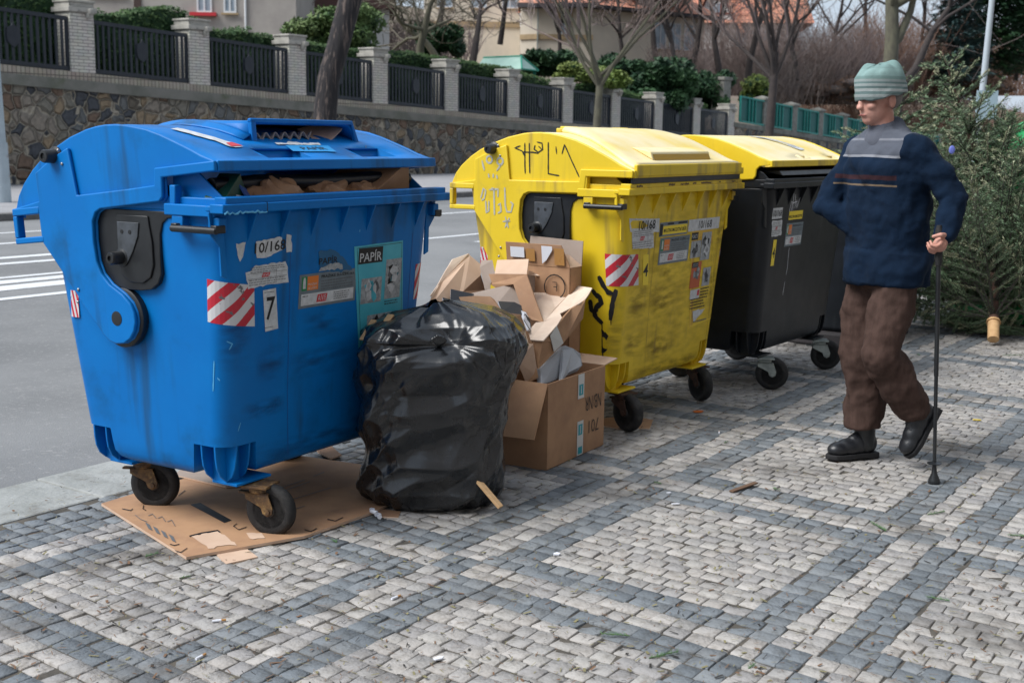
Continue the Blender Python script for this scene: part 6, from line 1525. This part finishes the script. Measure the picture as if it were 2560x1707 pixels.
def crease(s, z):
    h = 0
    for a0, z0, cx, cz, L_, amp, w in creases:
        dx, dz = s - a0, z - z0; t = dx * cx + dz * cz; d = abs(-dx * cz + dz * cx)
        if abs(t) < L_ / 2 and d < 4 * w: h += .6 * amp * math.exp(-d / w) * (1 - (2 * t / L_) ** 2)
    dx, dz = s - KX, z - KZ; r = math.hypot(dx, dz) + 1e-4; th = math.atan2(dz, dx)
    def F(x, y, q): return noise.voronoi(Vector((x, y, q)))[0][0]
    wob = .35 * noise.noise(Vector((s * 6, z * 6, 2)))
    # film stretched between sharp ridges: cells fan out from the knot, then run diagonally
    k = min(1, r / .10); kk = math.exp(-(r / .42) ** 2)
    h += k * kk * (.050 * (F(th * 2.3 + wob, r * 3.2, 1) - .35))
    a, b_ = s * .78 + z * .62, -s * .62 + z * .78
    h += (1 - .5 * kk) * .066 * (F(a * 5.5 + wob, b_ * 11, 5) - .35)
    h += .026 * (F(s * 16 + wob, z * 11, 8) - .35) * (.4 + noise.noise(Vector((s * 4, z * 4, 5))) ** 2 * 4)
    h += -.035 * math.exp(-(r / .045) ** 2)
    return h
SW = [(z, l, r) for z, l, r in ZT]
def sack(u, v):
    # u round, v up; angle 0 faces the camera (-y)
    th = (u - .5) * 2 * math.pi; z = .79 * (1 - (1 - v) ** 1.25) if v > .0 else 0
    sx = math.sin(th); L_ = interp([(a, b) for a, b, c in SW], z); R_ = interp([(a, c) for a, b, c in SW], z)
    rx = R_ if sx > 0 else L_; ry = (L_ + R_) / 2 * (.92 if z < .6 else .92 - (z - .6) * 1.2)
    ex = abs(sx) ** .55 * (1 if sx > 0 else -1); cx = math.cos(th); ey = abs(cx) ** .62 * (1 if cx > 0 else -1)
    p = Vector((ex * rx, -ey * max(.03, ry), z))
    if ex < 0 and z > .6: p.z = .6 + (z - .6) * (1 - .16 * min(1, -ex))
    s = th * .27; n_ = Vector((ex * .27, -ey * .27, .25 * (z - .35))).normalized()
    p += n_ * crease(s, z) * (1 if z > .01 else 0)
    p.z = max(p.z, .004); p.z += .02 * max(0, z - .6) * math.sin(th * 5)
    return p
mb = MB(); mb.grid(sack, 340, 240, closeu=True)
sk_ = mb.build('rubbish_sack', sackm, smooth=180); sk_.location = SC
tag(sk_, 'shiny black plastic rubbish sack knotted at the top, in front of the cardboard pile', 'rubbish sack')
kn = MB(); rnd = random.Random(5)
for k in range(6):
    a = .5 + k * .42; r0 = Vector((.03, -.235, .668)); d = Vector((math.cos(a), -.5, math.sin(a))).normalized()
    kn.tube([r0, r0 + d * .018, r0 + d * (.028 + .012 * rnd.random())], [.014, .012, .006], 8)
kn.build('knot', sackm, sk_, remesh=.003, smoothit=2)
def woodstrip(a, b, w, t, lab, mt=None):
    a, b = Vector(a), Vector(b); d = b - a; mb = MB(); q = d.to_track_quat('Z', 'Y').to_matrix().to_4x4(); mb.box(-w / 2, w / 2, -t / 2, t / 2, 0, d.length, q)
    o = mb.build('wood_strip', mt or M['woodlt'], bevel=.002); o.location = a; return tag(o, lab, 'wood')
woodstrip(at(1190, 1195, 4.66), at(1252, 1268, 4.60), .028, .012, 'pale wooden strip poking out of the lower right of the black sack')
woodstrip(at(930, 860, 4.72), at(980, 790, 4.82), .030, .022, 'pale wooden block sticking out of the top left of the black sack', M['woodlt'])
woodstrip(at(905, 850, 4.78), at(935, 800, 4.84), .026, .008, 'thin cardboard-coloured slat beside the wooden block at the top of the sack')
mb = MB(); pts = [gat(925 + 3 * i + 4 * math.sin(i * 2), 1272 + 2.2 * i, .012 + .012 * abs(math.sin(i * 1.3))) for i in range(10)]; mb.tube(pts, [.004 + .006 * abs(math.sin(i * 1.9)) for i in range(10)], 6); tag(mb.build('tissue_scrap', M['paper'], base=True), 'twisted white paper scrap at the foot of the black sack', 'paper')

# --- litter on the setts
def small(name, pos, size, mt, lab, cat, yaw=0, th=.004, n=5, seed=0):
    rnd = random.Random(seed + int(pos[0])); p = gat(pos[0], pos[1], .003); pl = [(size[0] * math.cos(6.283 * i / n) * rnd.uniform(.7, 1.1), size[1] * math.sin(6.283 * i / n) * rnd.uniform(.7, 1.1)) for i in range(n)]
    mb = MB(); mb.zprism(pl, 0, th); o = mb.build(name, mt); o.location = p; o.rotation_euler = (rnd.uniform(-.1, .1), rnd.uniform(-.1, .1), yaw); return tag(o, lab, cat)
woodstrip(gat(1828, 1228, .008), gat(1890, 1206, .012), .022, .007, 'flat brown splinter of wood lying on the setts in front of the man', mat('brown_splinter', (.13, .075, .045), .8))
small('paper_scrap', (1690, 1260), (.025, .010), M['paper'], 'white paper scrap in the middle of the pavement, nearest the brown splinter', 'paper', .4)
small('paper_scrap', (1672, 1232), (.012, .006), M['paper'], 'tiny white paper scrap just behind the larger one', 'paper', .2)
small('paper_scrap', (1392, 1385), (.016, .012), M['paper'], 'small bluish-white scrap at the left corner of the central light square', 'paper', .2)
small('paper_scrap', (1098, 1646), (.018, .010), M['paper'], 'white paper scrap on the setts at the bottom centre', 'paper', .5)
small('leaf', (2443, 1050), (.03, .012), mat('yellow_leaf', (.75, .55, .02), .5), 'bright yellow scrap on the setts right of the cane', 'litter', .3)
small('peel', (1745, 1029), (.03, .02), mat('orange_peel', (.65, .16, .03), .5), 'orange scrap on the setts right of the yellow container', 'litter', .3)
small('rusty_cap', (2395, 1350), (.008, .008), M['rustdark'], 'small rusty cap on the light stripe at the right', 'litter')
for k, (x, y, yw, lab) in enumerate(((1798, 1080, 1.4, 'upright orange-tipped cigarette end near the yellow container'), (502, 1640, 1.1, 'pale cigarette end at the bottom left'), (548, 1550, .3, 'orange-tipped cigarette end left of the bottom centre'), (990, 1492, .9, 'small tan cigarette end in front of the flattened box'))):
    mb = MB(); d = Vector((math.cos(yw), math.sin(yw), 0)) * .02; mb.tube([-d, d * .3], .004, 8); mb.cur = 1; mb.tube([d * .3, d], .004, 8); o = mb.build('cigarette_end', [M['paper'], M['browntape']]); o.location = gat(x, y, .006); tag(o, lab, 'cigarette end')
needle = mat('green_fir_needles', (.05, .13, .045), .6, (.09, .16, .06), 60)
def twiglet(pos, n, L_, lab, seed, cat='fir twig', mt=None):
    rnd = random.Random(seed); mb = MB(); a = rnd.uniform(0, 3.14); d = Vector((math.cos(a), math.sin(a), 0)); s_ = Vector((-d.y, d.x, 0))
    mb.tube([-d * L_ / 2 + Vector((0, 0, .004)), d * L_ / 2 + Vector((0, 0, .008))], [.0018, .001], 4)
    for i in range(n):
        t = rnd.uniform(-.5, .5); p = d * L_ * t + Vector((0, 0, .005)); q = p + (s_ * rnd.choice((-1, 1)) * .8 + d * .6 + Vector((0, 0, rnd.uniform(0, .5)))).normalized() * rnd.uniform(.012, .024); w = d * .0011
        mb.add([p - w, p + w, q], [(0, 1, 2)])
    o = mb.build('fir_twig', mt or needle, recalc=False); o.location = gat(pos[0], pos[1], 0); return tag(o, lab, cat)
for k, (x, y, n, L_, lab) in enumerate(((1660, 1640, 90, .10, 'large green fir sprig at the bottom centre right'), (2195, 1318, 120, .11, 'fir sprig lying beside the light stripe below the cane'), (2340, 1285, 70, .09, 'yellowish fir sprig just right of the cane tip'), (1540, 1590, 60, .08, 'fir sprig on the dark stain near the bottom centre'),
        (2545, 1342, 60, .07, 'fir sprig at the right edge'), (2345, 1500, 50, .07, 'straw-coloured twig on the right light square'), (835, 1355, 26, .035, 'small fir sprig before the flattened box, to the right'), (380, 1390, 60, .05, 'small tuft of green moss before the flattened box'),
        (460, 1446, 24, .03, 'tiny green sprig on the left light square'), (1880, 1668, 24, .04, 'small tuft near the bottom edge at right'), (1645, 1210, 24, .03, 'tiny green tuft behind the white scraps'), (1940, 1225, 24, .03, 'tiny green tuft on the grey band right of the splinter'), (2296, 888, 40, .06, 'green tuft on the setts near the plinth'), (2530, 890, 90, .14, 'loose fir sprigs right of the cut trunk'), (1815, 1108, 24, .03, 'green tuft in the shade near the yellow container'))):
    twiglet((x, y), n, L_, lab, 100 + k)
# needles, grit and leaf crumbs strewn everywhere: uncountable
rnd = random.Random(77); mb = MB()
for _ in range(9500):
    y = 2.9 + 8 * rnd.random() ** 1.4; x = y * rnd.uniform(-.42, .45)
    if x * SN.x + y * SN.y < KN - .3: continue
    a = rnd.uniform(0, 6.283); L_ = rnd.uniform(.003, .014); d = Vector((math.cos(a), math.sin(a), 0)) * L_; w = Vector((-d.y, d.x, 0)).normalized() * rnd.uniform(.0007, .0014 if rnd.random() < .7 else .0045); p = Vector((x, y, .0032)); up = Vector((0, 0, rnd.uniform(.001, .004)))
    mb.cur = rnd.choice((0, 0, 1, 2, 2)); mb.add([p - d - w, p - d + w, p + d + w + up, p + d - w + up], [(0, 1, 2, 3)])
tag(mb.build('litter_crumbs', [mat('dry_needles', (.20, .18, .09), .9), mat('grit', (.02, .018, .016), .9), mat('leaf_crumbs', (.16, .09, .05), .9)], recalc=False), kind='stuff')

# ================================================================ discarded fir
FIRM = [mat('fir_needles', (.085, .155, .075), .55, (.17, .235, .135), 2.2, .3, .7), mat('pale_fir_tips', (.32, .35, .21), .6, (.38, .39, .25), 4), barkb]
def fir(name, base, axis, H, Rr, seed, lab, nb=12):
    rnd = random.Random(seed); axis = axis.normalized(); ux = axis.orthogonal().normalized(); uy = axis.cross(ux)
    root = empty(name, base, 0, lab, 'fir tree', 'discarded fir trees')
    t = MB(); t.tube([axis * .16, axis * .5, axis * H], [.036, .032, .006], 10); t.build('trunk', mat('reddish_fir_bark', (.10, .05, .035), .9, (.06, .035, .028), 20), root, smooth=60)
    t = MB(); t.tube([Vector((0, 0, 0)), axis * .165], [.040, .041], 14); t.tube([axis * .155, axis * .175], [.052, .046], 14); t.build('cut_butt', mat('fresh_cut_wood', (.62, .40, .20), .7, (.5, .3, .14), 30), root, smooth=50)
    br = MB(); nd = MB(); nw = int(H / .15)
    def needles(a, b, dens, ln, tip):
        d = b - a; L_ = d.length
        if L_ < 1e-4: return
        d = d / L_; o1 = d.orthogonal().normalized(); o2_ = d.cross(o1); n = max(3, int(L_ / dens)); nd.cur = 1 if tip else 0
        for i in range(n):
            t_ = (i + rnd.random()) / n; p = a.lerp(b, t_); an = rnd.uniform(0, 6.283); o = o1 * math.cos(an) + o2_ * math.sin(an)
            q = p + (o * .8 + d * .75).normalized() * ln * rnd.uniform(.75, 1.15); w = d.cross(o) * .0030; m_ = p.lerp(q, .5)
            nd.add([p, m_ + w, q, m_ - w], [(0, 1, 2, 3)])
    for k in range(nw):
        h = .20 + (H - .20) * k / nw; Lb = Rr * (1 - (h / H)) ** .75 + .12
        for j in range(nb if h > .9 else nb + 5):
            az = rnd.uniform(0, 6.283); L_ = Lb * rnd.uniform(.75, 1.1); o = ux * math.cos(az) + uy * math.sin(az); pts = [axis * h]; d = (o + axis * .35).normalized()
            for s_ in range(4):
                d = (d + axis * .10 + Vector((0, 0, -.05)) + Vector((rnd.uniform(-.08, .08),) * 3)).normalized(); pts.append(pts[-1] + d * L_ / 4)
            if (root.location + pts[-1]).z < .03:
                for q in pts[1:]:
                    if (q.z + base.z) < .03: q.z = .03 - base.z + rnd.uniform(0, .03)
            br.tube(pts, [.008, .007, .005, .004, .002], 4, cap=False)
            for i in range(4): needles(pts[i], pts[i + 1], .0032, .025, i == 3 and rnd.random() < .5)
            ns = int(L_ / .055); pn = d.cross(axis).normalized()
            for s_ in range(ns):
                t_ = .18 + .82 * (s_ + .5) / ns; fi = t_ * 4; i = min(3, int(fi)); p = pts[i].lerp(pts[i + 1], fi - i); sd_ = 1 if s_ % 2 else -1
                l = (.30 * (1 - t_) + .07) * rnd.uniform(.7, 1.1) * min(1, L_ / .7); dd = (d * .7 + pn * sd_ * .8 + Vector((0, 0, rnd.uniform(-.3, .05)))).normalized(); e = p + dd * l
                if base.z + e.z < .015: e.z = .015 - base.z
                br.tube([p, e], [.003, .0015], 3, cap=False); needles(p, e, .0030, .025, rnd.random() < .22)
    br.build('branches', barkb, root, recalc=False); nd.build('needles', FIRM[:2], root, recalc=False)
    return root
fb = gat(2482, 864, 0); fb.z = .045
fir('discarded_fir', fb, Vector((.30, .95, .95)), 2.25, 1.12, 3, 'discarded fir tree with its pale cut trunk end towards the viewer')
fir('discarded_fir', Vector((4.05, 9.7, .05)), Vector((-.5, .3, 1.5)), 2.25, .80, 8, 'second discarded fir leaning behind the first at the right edge', nb=8)
fir('discarded_fir', Vector((3.35, 10.4, .05)), Vector((-.12, .3, 1.5)), 2.0, .95, 15, 'discarded fir farther back, its tips showing left behind the man', nb=9)
# bits of packaging caught in the fir
q = at(2380, 375, 9.0); mb = MB(); mb.ell((0, 0, 0), (.022, .006, .03), 10, 8); o = mb.build('ribbon_scrap', mat('violet_blue_plastic', (.16, .20, .62), .4), smooth=60); o.location = q; tag(o, 'small violet-blue scrap caught in the fir branches', 'litter')
# green bottle bank behind the firs
g = empty('bottle_bank', (4.36, 10.45, 0), R(-20), 'bright green dome-shaped bottle bank behind the discarded firs', 'bottle bank')
mb = MB(); mb.lathe([(.62, .02), (.66, .12), (.66, .7), (.63, 1.0), (.54, 1.3), (.38, 1.52), (.18, 1.62), (.06, 1.64)], 40); mb.build('body', mat('bright_green_shell', (.02, .36, .10), .45, (.03, .42, .14), 3), g, smooth=50)
mb = MB(); mb.tube([(0, 0, 1.62), (0, 0, 1.76)], .02, 8); mb.tube([(.06 * math.cos(a), 0, 1.80 + .06 * math.sin(a)) for a in [i * .5 for i in range(14)]], .012, 6); mb.build('lifting_ring', M['zinc'], g)
mb = MB(); mb.lathe([(.09, 0), (.11, .03), (.09, .05)], 20, Matrix.Translation((0, -.58, 1.2)) @ Matrix.Rotation(R(70), 4, 'X')); mb.build('throw_hole', M['black'], g)
# ================================================================ walking man with a cane
man = empty('person', (1.62, 5.60, 0), 0, 'old man walking left in a green-grey knit hat, navy fleece and brown trousers', 'person')
MO = Vector(man.location)
def W(x, y, z): return Vector((x, y, z)) - MO
def chain(mb, pts, rad, n=16):
    """tapered limb with round joints"""
    P_ = []; R_ = []
    for i in range(len(pts) - 1):
        for k in range(5): P_.append(pts[i].lerp(pts[i + 1], k / 5)); R_.append(lerp(rad[i], rad[i + 1], k / 5))
    P_.append(pts[-1]); R_.append(rad[-1]); mb.tube(P_, R_, n)
    for p, r in zip(pts, rad): mb.ell(p, (r, r, r), 14, 10)
hd_dir = Vector((-.93, -.37, -.10)).normalized(); left = Vector((.37, -.93, 0)).normalized(); upv = Vector((0, 0, 1))
hipc = W(1.645, 5.52, .97); chest = W(1.615, 5.50, 1.325); neck = W(1.585, 5.49, 1.495); head = W(1.555, 5.475, 1.617)
shL, shR = chest + left * .175 + upv * .10, chest - left * .175 + upv * .10
elL, haL = W(1.845, 5.27, 1.215), W(1.785, 5.215, 1.055)
elR, haR = W(1.395, 5.66, 1.16), W(1.56, 5.52, 1.02)
hipL, hipR = hipc + left * .095, hipc - left * .095
knR, anR = W(1.575, 5.60, .50), W(1.625, 5.625, .10)
knL, anL = W(1.60, 5.38, .53), W(1.80, 5.46, .26)
HM = Matrix((hd_dir.cross(upv).normalized(), (hd_dir), (hd_dir.cross(upv).normalized().cross(hd_dir)))).transposed()   # local x = his right, y = forward, z = up
def Hh(x, y, z): return head + HM @ Vector((x, y, z))
skin = mat('ruddy_skin', (.50, .24, .18), .5, (.56, .30, .24), 14, spec=.4, bump=.15, bs=120, bdist=.002)
b = MB()
b.ell(head + HM @ Vector((0, -.012, .035)), (.074, .093, .088), 20, 16, HM); b.ell(Hh(0, .018, -.035), (.058, .070, .072), 18, 14, HM); b.ell(Hh(0, .052, -.078), (.030, .028, .026), 12, 10, HM)
b.ell(Hh(0, .085, -.012), (.0125, .020, .026), 10, 8, HM); b.ell(Hh(0, .098, -.026), (.016, .014, .012), 10, 8, HM)
for s in (-1, 1):
    b.ell(Hh(s * .034, .062, -.022), (.024, .022, .018), 10, 8, HM); b.ell(Hh(s * .030, .074, .022), (.024, .012, .008), 10, 8, HM); b.ell(Hh(s * .076, -.012, -.008), (.010, .020, .032), 10, 8, HM)
b.ell(Hh(0, .076, -.058), (.024, .014, .007), 10, 8, HM)
chain(b, [Hh(0, -.012, -.06), neck - upv * .02, chest + upv * .10], [.052, .054, .07]); chain(b, [chest, hipc], [.11, .10])
for s_, h_ in ((shL, elL), (shR, elR)): chain(b, [chest + upv * .1, s_, h_], [.06, .048, .038])
for e_, h_ in ((elL, haL), (elR, haR)): chain(b, [e_, h_], [.038, .025])
chain(b, [hipL, knL, anL], [.07, .05, .038]); chain(b, [hipR, knR, anR], [.07, .05, .038])
def hand(hp, fwd, palmn, curl, spread=.0):
    """palm with four fingers and a thumb; fwd = direction of the fingers, palmn = out of the palm"""
    fwd = fwd.normalized(); palmn = (palmn - fwd * palmn.dot(fwd)).normalized(); sd_ = fwd.cross(palmn)
    chain(b, [hp, hp + fwd * .045], [.024, .030], 10)
    for k, o in enumerate((-.030, -.010, .010, .028)): b.ell(hp + fwd * .050 + sd_ * o * .9, (.012, .012, .012), 8, 6)
    for k, (o, L_) in enumerate(((-.028, .055), (-.009, .064), (.009, .060), (.026, .046))):
        p = hp + fwd * .060 + sd_ * o; d = fwd.copy(); pts = [p]; 
        for j in range(3):
            a = curl * (j + .6) * .55; dd = fwd * math.cos(a) + palmn * math.sin(a); pts.append(pts[-1] + dd * L_ / 3)
        chain(b, pts, [.0085, .008, .0074, .0062], 8)
    t = hp + fwd * .012 - sd_ * .028; chain(b, [t, t + (fwd * .6 - sd_ * .7 + palmn * .4).normalized() * .032, t + (fwd * .9 - sd_ * .45 + palmn * .9).normalized() * .055], [.012, .0105, .008], 8)
hand(haL, Vector((-.35, -.35, -.55)), Vector((-.6, .2, .2)), 1.7); hand(haR, Vector((.5, -.15, -.8)), Vector((.4, .6, -.1)), .6)
body = b.build('body', skin, man, remesh=.0042, smoothit=2)
# face details
e = MB()
for s in (-1, 1): e.ell(Hh(s * .031, .070, .008), (.0105, .0105, .0085), 12, 10, HM)
eyes = e.build('eye', mat('eye_white', (.55, .50, .48), .3), man, gap=.005, smooth=80)
e = MB()
for s in (-1, 1): e.ell(Hh(s * .031, .0785, .008), (.0048, .003, .0048), 10, 8, HM)
e.build('pupil', M['ink'], man, gap=.005)
e = MB(); e.tube([Hh(-.022, .0865, -.060), Hh(0, .0915, -.058), Hh(.022, .0865, -.060)], [.0018, .0035, .0018], 6); e.build('mouth', mat('lip', (.30, .10, .09), .5), man)
e = MB()
for s in (-1, 1): e.tube([Hh(s * .018, .0865, .031), Hh(s * .034, .083, .035), Hh(s * .052, .070, .029)], [.0035, .0042, .002], 6)
e.build('eyebrow', mat('grey_hair', (.28, .26, .25), .9), man, gap=.005)
hr = MB()
hr.ell(Hh(0, -.040, .005), (.0775, .062, .055), 18, 12, HM); hr.build('hair', mat('short_grey_hair', (.22, .20, .19), .9, bump=.6, bs=200), man, smooth=80)
# knit hat
hatm = mat('striped_knit', (.16, .30, .29), .95, bump=.8, bs=260, bdist=.003); n_ = hatm.node_tree; N_ = n_.nodes; p_ = N_['Principled BSDF']
t_ = N_.new('ShaderNodeTexCoord'); sp_ = N_.new('ShaderNodeSeparateXYZ'); n_.links.new(t_.outputs['Generated'], sp_.inputs[0])
rp = N_.new('ShaderNodeValToRGB'); n_.links.new(sp_.outputs[2], rp.inputs[0]); rp.color_ramp.interpolation = 'CONSTANT'; ce = rp.color_ramp.elements
ST = [(0, (.14, .19, .19)), (.10, (.27, .31, .31)), (.17, (.12, .18, .18)), (.24, (.34, .38, .38)), (.31, (.12, .18, .18)), (.37, (.30, .35, .35)), (.43, (.13, .20, .20)), (.48, (.26, .31, .31)), (.54, (.15, .24, .23)), (.62, (.20, .31, .30)), (.8, (.17, .27, .26))]
ce[0].position = 0; ce[0].color = (*ST[0][1], 1); ce[1].position = ST[1][0]; ce[1].color = (*ST[1][1], 1)
for a, c in ST[2:]: q = ce.new(a); q.color = (*c, 1)
n_.links.new(rp.outputs[0], p_.inputs['Base Color'])
hh = MB(); HT = Matrix.Rotation(R(-6), 3, 'X')
def hatf(u, v):
    a = u * 2 * math.pi; zz = -.030 + 0.125 * math.sin(v * math.pi / 2); k = max(.02, 1 - (max(0, v - .25) / .75) ** 2.2) ** .5 if v > .25 else 1
    k *= 1 + (.035 if v < .16 else 0) + .012 * math.sin(a * 26) * (1 - v)
    q = HT @ Vector((.088 * k * math.cos(a), -.012 + .106 * k * math.sin(a), zz * (1 if v > .16 else 1) + .018 * noise.noise(Vector((math.cos(a) * 2, math.sin(a) * 2, v * 3)))))
    return Hh(q.x, q.y, q.z + .042)
hh.grid(hatf, 72, 22, closeu=True); hh.build('knit_hat', hatm, man, smooth=80, solid=.006, soff=1)
# fleece jacket
navy = mat('navy_fleece', (.0025, .010, .026), .95, (.004, .015, .038), 5, bump=.5, bs=180, bdist=.003, spec=.2)
j = MB()
def trunk_ell(mb, p, rs, rl, rz): mb.ell(p, (rs, rl, rz), 20, 14, Matrix((Vector((hd_dir.x, hd_dir.y, 0)).normalized(), left, upv)).transposed())
HB = Matrix((Vector((hd_dir.x, hd_dir.y, 0)).normalized(), left, upv)).transposed().to_4x4()
j.lathe([(.90, -.155), (1.0, -.14), (1.0, 0)], 28, Matrix.Translation(hipc) @ HB @ Matrix.Diagonal((.168, .222, 1, 1)))
for f in [i / 8 for i in range(9)]:
    p = hipc.lerp(chest, f) + upv * (.02 * (1 - f)); trunk_ell(j, p, lerp(.155, .145, f), lerp(.215, .225, f), .10)
trunk_ell(j, chest + upv * .06, .130, .215, .10); trunk_ell(j, chest + upv * .12, .10, .165, .07); chain(j, [chest + upv * .14, neck + upv * .0], [.085, .066])
for s_, e_, h_ in ((shL, elL, haL), (shR, elR, haR)):
    chain(j, [chest + upv * .09, s_ - upv * .02, s_.lerp(e_, .55), e_, e_.lerp(h_, .55), e_.lerp(h_, .93)], [.085, .074, .062, .056, .050, .044])
jk = j.build('fleece_jacket', navy, man, remesh=.010, smoothit=4)
tx = bpy.data.textures.new('folds', 'CLOUDS'); tx.noise_scale = .11; tx.noise_depth = 3
md = jk.modifiers.new('d', 'DISPLACE'); md.texture = tx; md.strength = .05; md.mid_level = .5
# grey yoke, stripes and collar as bands hugging the jacket
def bandring(name, zc0, zc1, grow, mt, a0=-2.2, a1=2.2, th=.006, tilt=0.0):
    mb = MB(); fdir = Vector((hd_dir.x, hd_dir.y, 0)).normalized()
    def fn(u, v):
        a = lerp(a0, a1, u); z = lerp(zc0, zc1, v); dz = z - (chest.z + MO.z); k = 1 - max(0, dz - .05) * 2.6
        c = chest.copy(); c.z = 0; return c + Vector((0, 0, z)) - Vector((0, 0, 0)) + fdir * math.cos(a) * (.157 + grow) * k + left * math.sin(a) * (.232 + grow) * k
    mb.grid(fn, 40, 6); return mb.build(name, mt, man, smooth=80, solid=th)
n_ = navy.node_tree; N_ = n_.nodes; K_ = n_.links.new; p_ = N_['Principled BSDF']; base_l = p_.inputs['Base Color'].links[0].from_socket
t_ = N_.new('ShaderNodeTexCoord'); sp_ = N_.new('ShaderNodeSeparateXYZ'); K_(t_.outputs['Object'], sp_.inputs[0])
def mm_(op, a, b):
    q = N_.new('ShaderNodeMath'); q.operation = op
    for v_, i_ in ((a, 0), (b, 1)):
        if hasattr(v_, 'links'): K_(v_, q.inputs[i_])
        else: q.inputs[i_].default_value = v_
    return q.outputs[0]
dt = N_.new('ShaderNodeVectorMath'); dt.operation = 'DOT_PRODUCT'; K_(t_.outputs['Object'], dt.inputs[0]); dt.inputs[1].default_value = tuple(left)
lat = mm_('ABSOLUTE', mm_('SUBTRACT', dt.outputs['Value'], chest.dot(left)), 0); onb = mm_('LESS_THAN', lat, .175); cur_ = base_l
wob = N_.new('ShaderNodeTexNoise'); wob.inputs['Scale'].default_value = 9; K_(t_.outputs['Object'], wob.inputs['Vector']); zz_ = mm_('ADD', sp_.outputs[2], mm_('MULTIPLY', wob.outputs['Fac'], .012))
for z0, z1, c in ((1.385, 2.0, (.085, .095, .12)), (1.378, 1.388, (.22, .23, .26)), (1.45, 1.46, (.17, .18, .21)), (1.285, 1.305, (.035, .015, .020)), (1.258, 1.266, (.15, .11, .075))):
    f_ = mm_('MULTIPLY', mm_('MULTIPLY', mm_('GREATER_THAN', zz_, z0), mm_('LESS_THAN', zz_, z1)), onb)
    x_ = N_.new('ShaderNodeMix'); x_.data_type = 'RGBA'; K_(f_, x_.inputs[0]); K_(cur_, x_.inputs[6]); x_.inputs[7].default_value = (*c, 1); cur_ = x_.outputs[2]
K_(cur_, p_.inputs['Base Color'])
cl = MB(); chain(cl, [neck - upv * .05, neck - upv * .004], [.078, .064]); cl.build('collar', mat('grey_fleece_collar', (.10, .11, .14), .95, bump=.5, bs=180, bdist=.003), man, remesh=.008, smoothit=3)
# trousers
brown = mat('brown_corduroy', (.055, .034, .028), .95, (.075, .046, .038), 6, bump=.6, bs=60, stretch=(6, 6, 1), bdist=.004, spec=.15)
t = MB(); trunk_ell(t, hipc - upv * .02, .14, .19, .13); trunk_ell(t, hipc - upv * .10, .14, .185, .12)
chain(t, [hipL - upv * .04, knL, anL.lerp(knL, .12)], [.108, .088, .078]); chain(t, [hipR - upv * .04, knR, anR + upv * .13], [.110, .094, .086]); t.lathe([(.088, .045), (.092, .06), (.09, .3)], 20, Matrix.Translation(anR + Vector((-.01, -.0, 0))))
tr = t.build('trousers', brown, man, remesh=.010, smoothit=4); md = tr.modifiers.new('d', 'DISPLACE'); md.texture = tx; md.strength = .05; md.mid_level = .5
# shoes
shoem = mat('black_leather', (.008, .009, .012), .38, (.02, .022, .026), 12, bump=.2, bs=60, bdist=.003); solem = mat('black_rubber_sole', (.012, .012, .014), .8)
def shoe(an, yaw, pitch):
    T = Matrix.Translation(an) @ Matrix.Rotation(yaw, 4, 'Z') @ Matrix.Rotation(pitch, 4, 'Y') @ Matrix.Diagonal((.88, .86, .94, 1))
    u = MB(); 
    for (x, z, rx, ry, rz) in ((.155, -.055, .062, .050, .036), (.10, -.048, .07, .050, .045), (.04, -.035, .07, .046, .058), (-.02, -.035, .055, .042, .056), (-.01, .0, .05, .045, .07), (-.012, .05, .047, .043, .07)):
        u.ell(T @ Vector((x, 0, z)), (rx, ry, rz), 16, 12, T.to_3x3())
    so_ = u.build('shoe', shoem, man, remesh=.006, smoothit=4)
    T = T @ Matrix.Identity(4)
    s_ = MB(); pl = [(-.075, -.036), (-.05, -.046), (.05, -.043), (.13, -.054), (.19, -.046), (.222, -.015), (.222, .015), (.19, .046), (.13, .054), (.05, .043), (-.05, .046), (-.075, .036)]
    s_.prism(pl, lambda a, c: T @ Vector((a, c, -.100)), lambda a, c: T @ Vector((a, c, -.076))); s_.prism([(-.077, -.037), (.0, -.044), (.0, .044), (-.077, .037)], lambda a, c: T @ Vector((a, c, -.104)), lambda a, c: T @ Vector((a, c, -.097)))
    s_.build('sole', solem, so_, bevel=.005, seg=2, smooth=50)
    l_ = MB()
    for k in range(3): l_.tube([T @ Vector((.052 + k * .022, -.03, .012 - k * .012)), T @ Vector((.062 + k * .022, 0, .024 - k * .014)), T @ Vector((.052 + k * .022, .03, .012 - k * .012))], .0025, 5)
    l_.build('laces', M['black'], so_)
sk_b = MB(); chain(sk_b, [anR - upv * .03, anR + upv * .17], [.046, .05]); sk_b.build('sock', M['black'], man, smooth=60)
shoe(anR + Vector((0, 0, .004)), math.pi + .34, 0); shoe(anL, math.pi + .30, R(-58) * -1)
# the cane is held, so it stands on its own
ct = gat(2335, 1208, 0); top_ = Vector((1.763, 5.205, 1.04)); dz = (top_ - ct)
cn = empty('walking_pole', ct, 0, 'thin black walking pole planted on the setts, held in the hand of the man', 'walking pole')
c = MB(); c.tube([dz * .05, dz * .45], [.0075, .008], 12); c.tube([dz * .45, dz * .93], [.0095, .0095], 12); c.build('shaft', M['black'], cn, smooth=60)
c = MB(); c.lathe([(.024, 0), (.026, .006), (.024, .018), (.012, .045), (.009, .075), (.008, .085)], 18, dz.to_track_quat('Z', 'Y').to_matrix().to_4x4()); c.build('rubber_tip', M['black'], cn, smooth=50)
c = MB(); c.lathe([(.030, .088), (.031, .091), (.012, .096)], 20, dz.to_track_quat('Z', 'Y').to_matrix().to_4x4()); c.build('basket', M['black'], cn, smooth=50)
c = MB(); c.tube([dz * .90, dz * .96, dz * 1.04, dz * 1.06], [.013, .016, .015, .010], 12); c.build('grip', M['rubber'], cn, smooth=60)
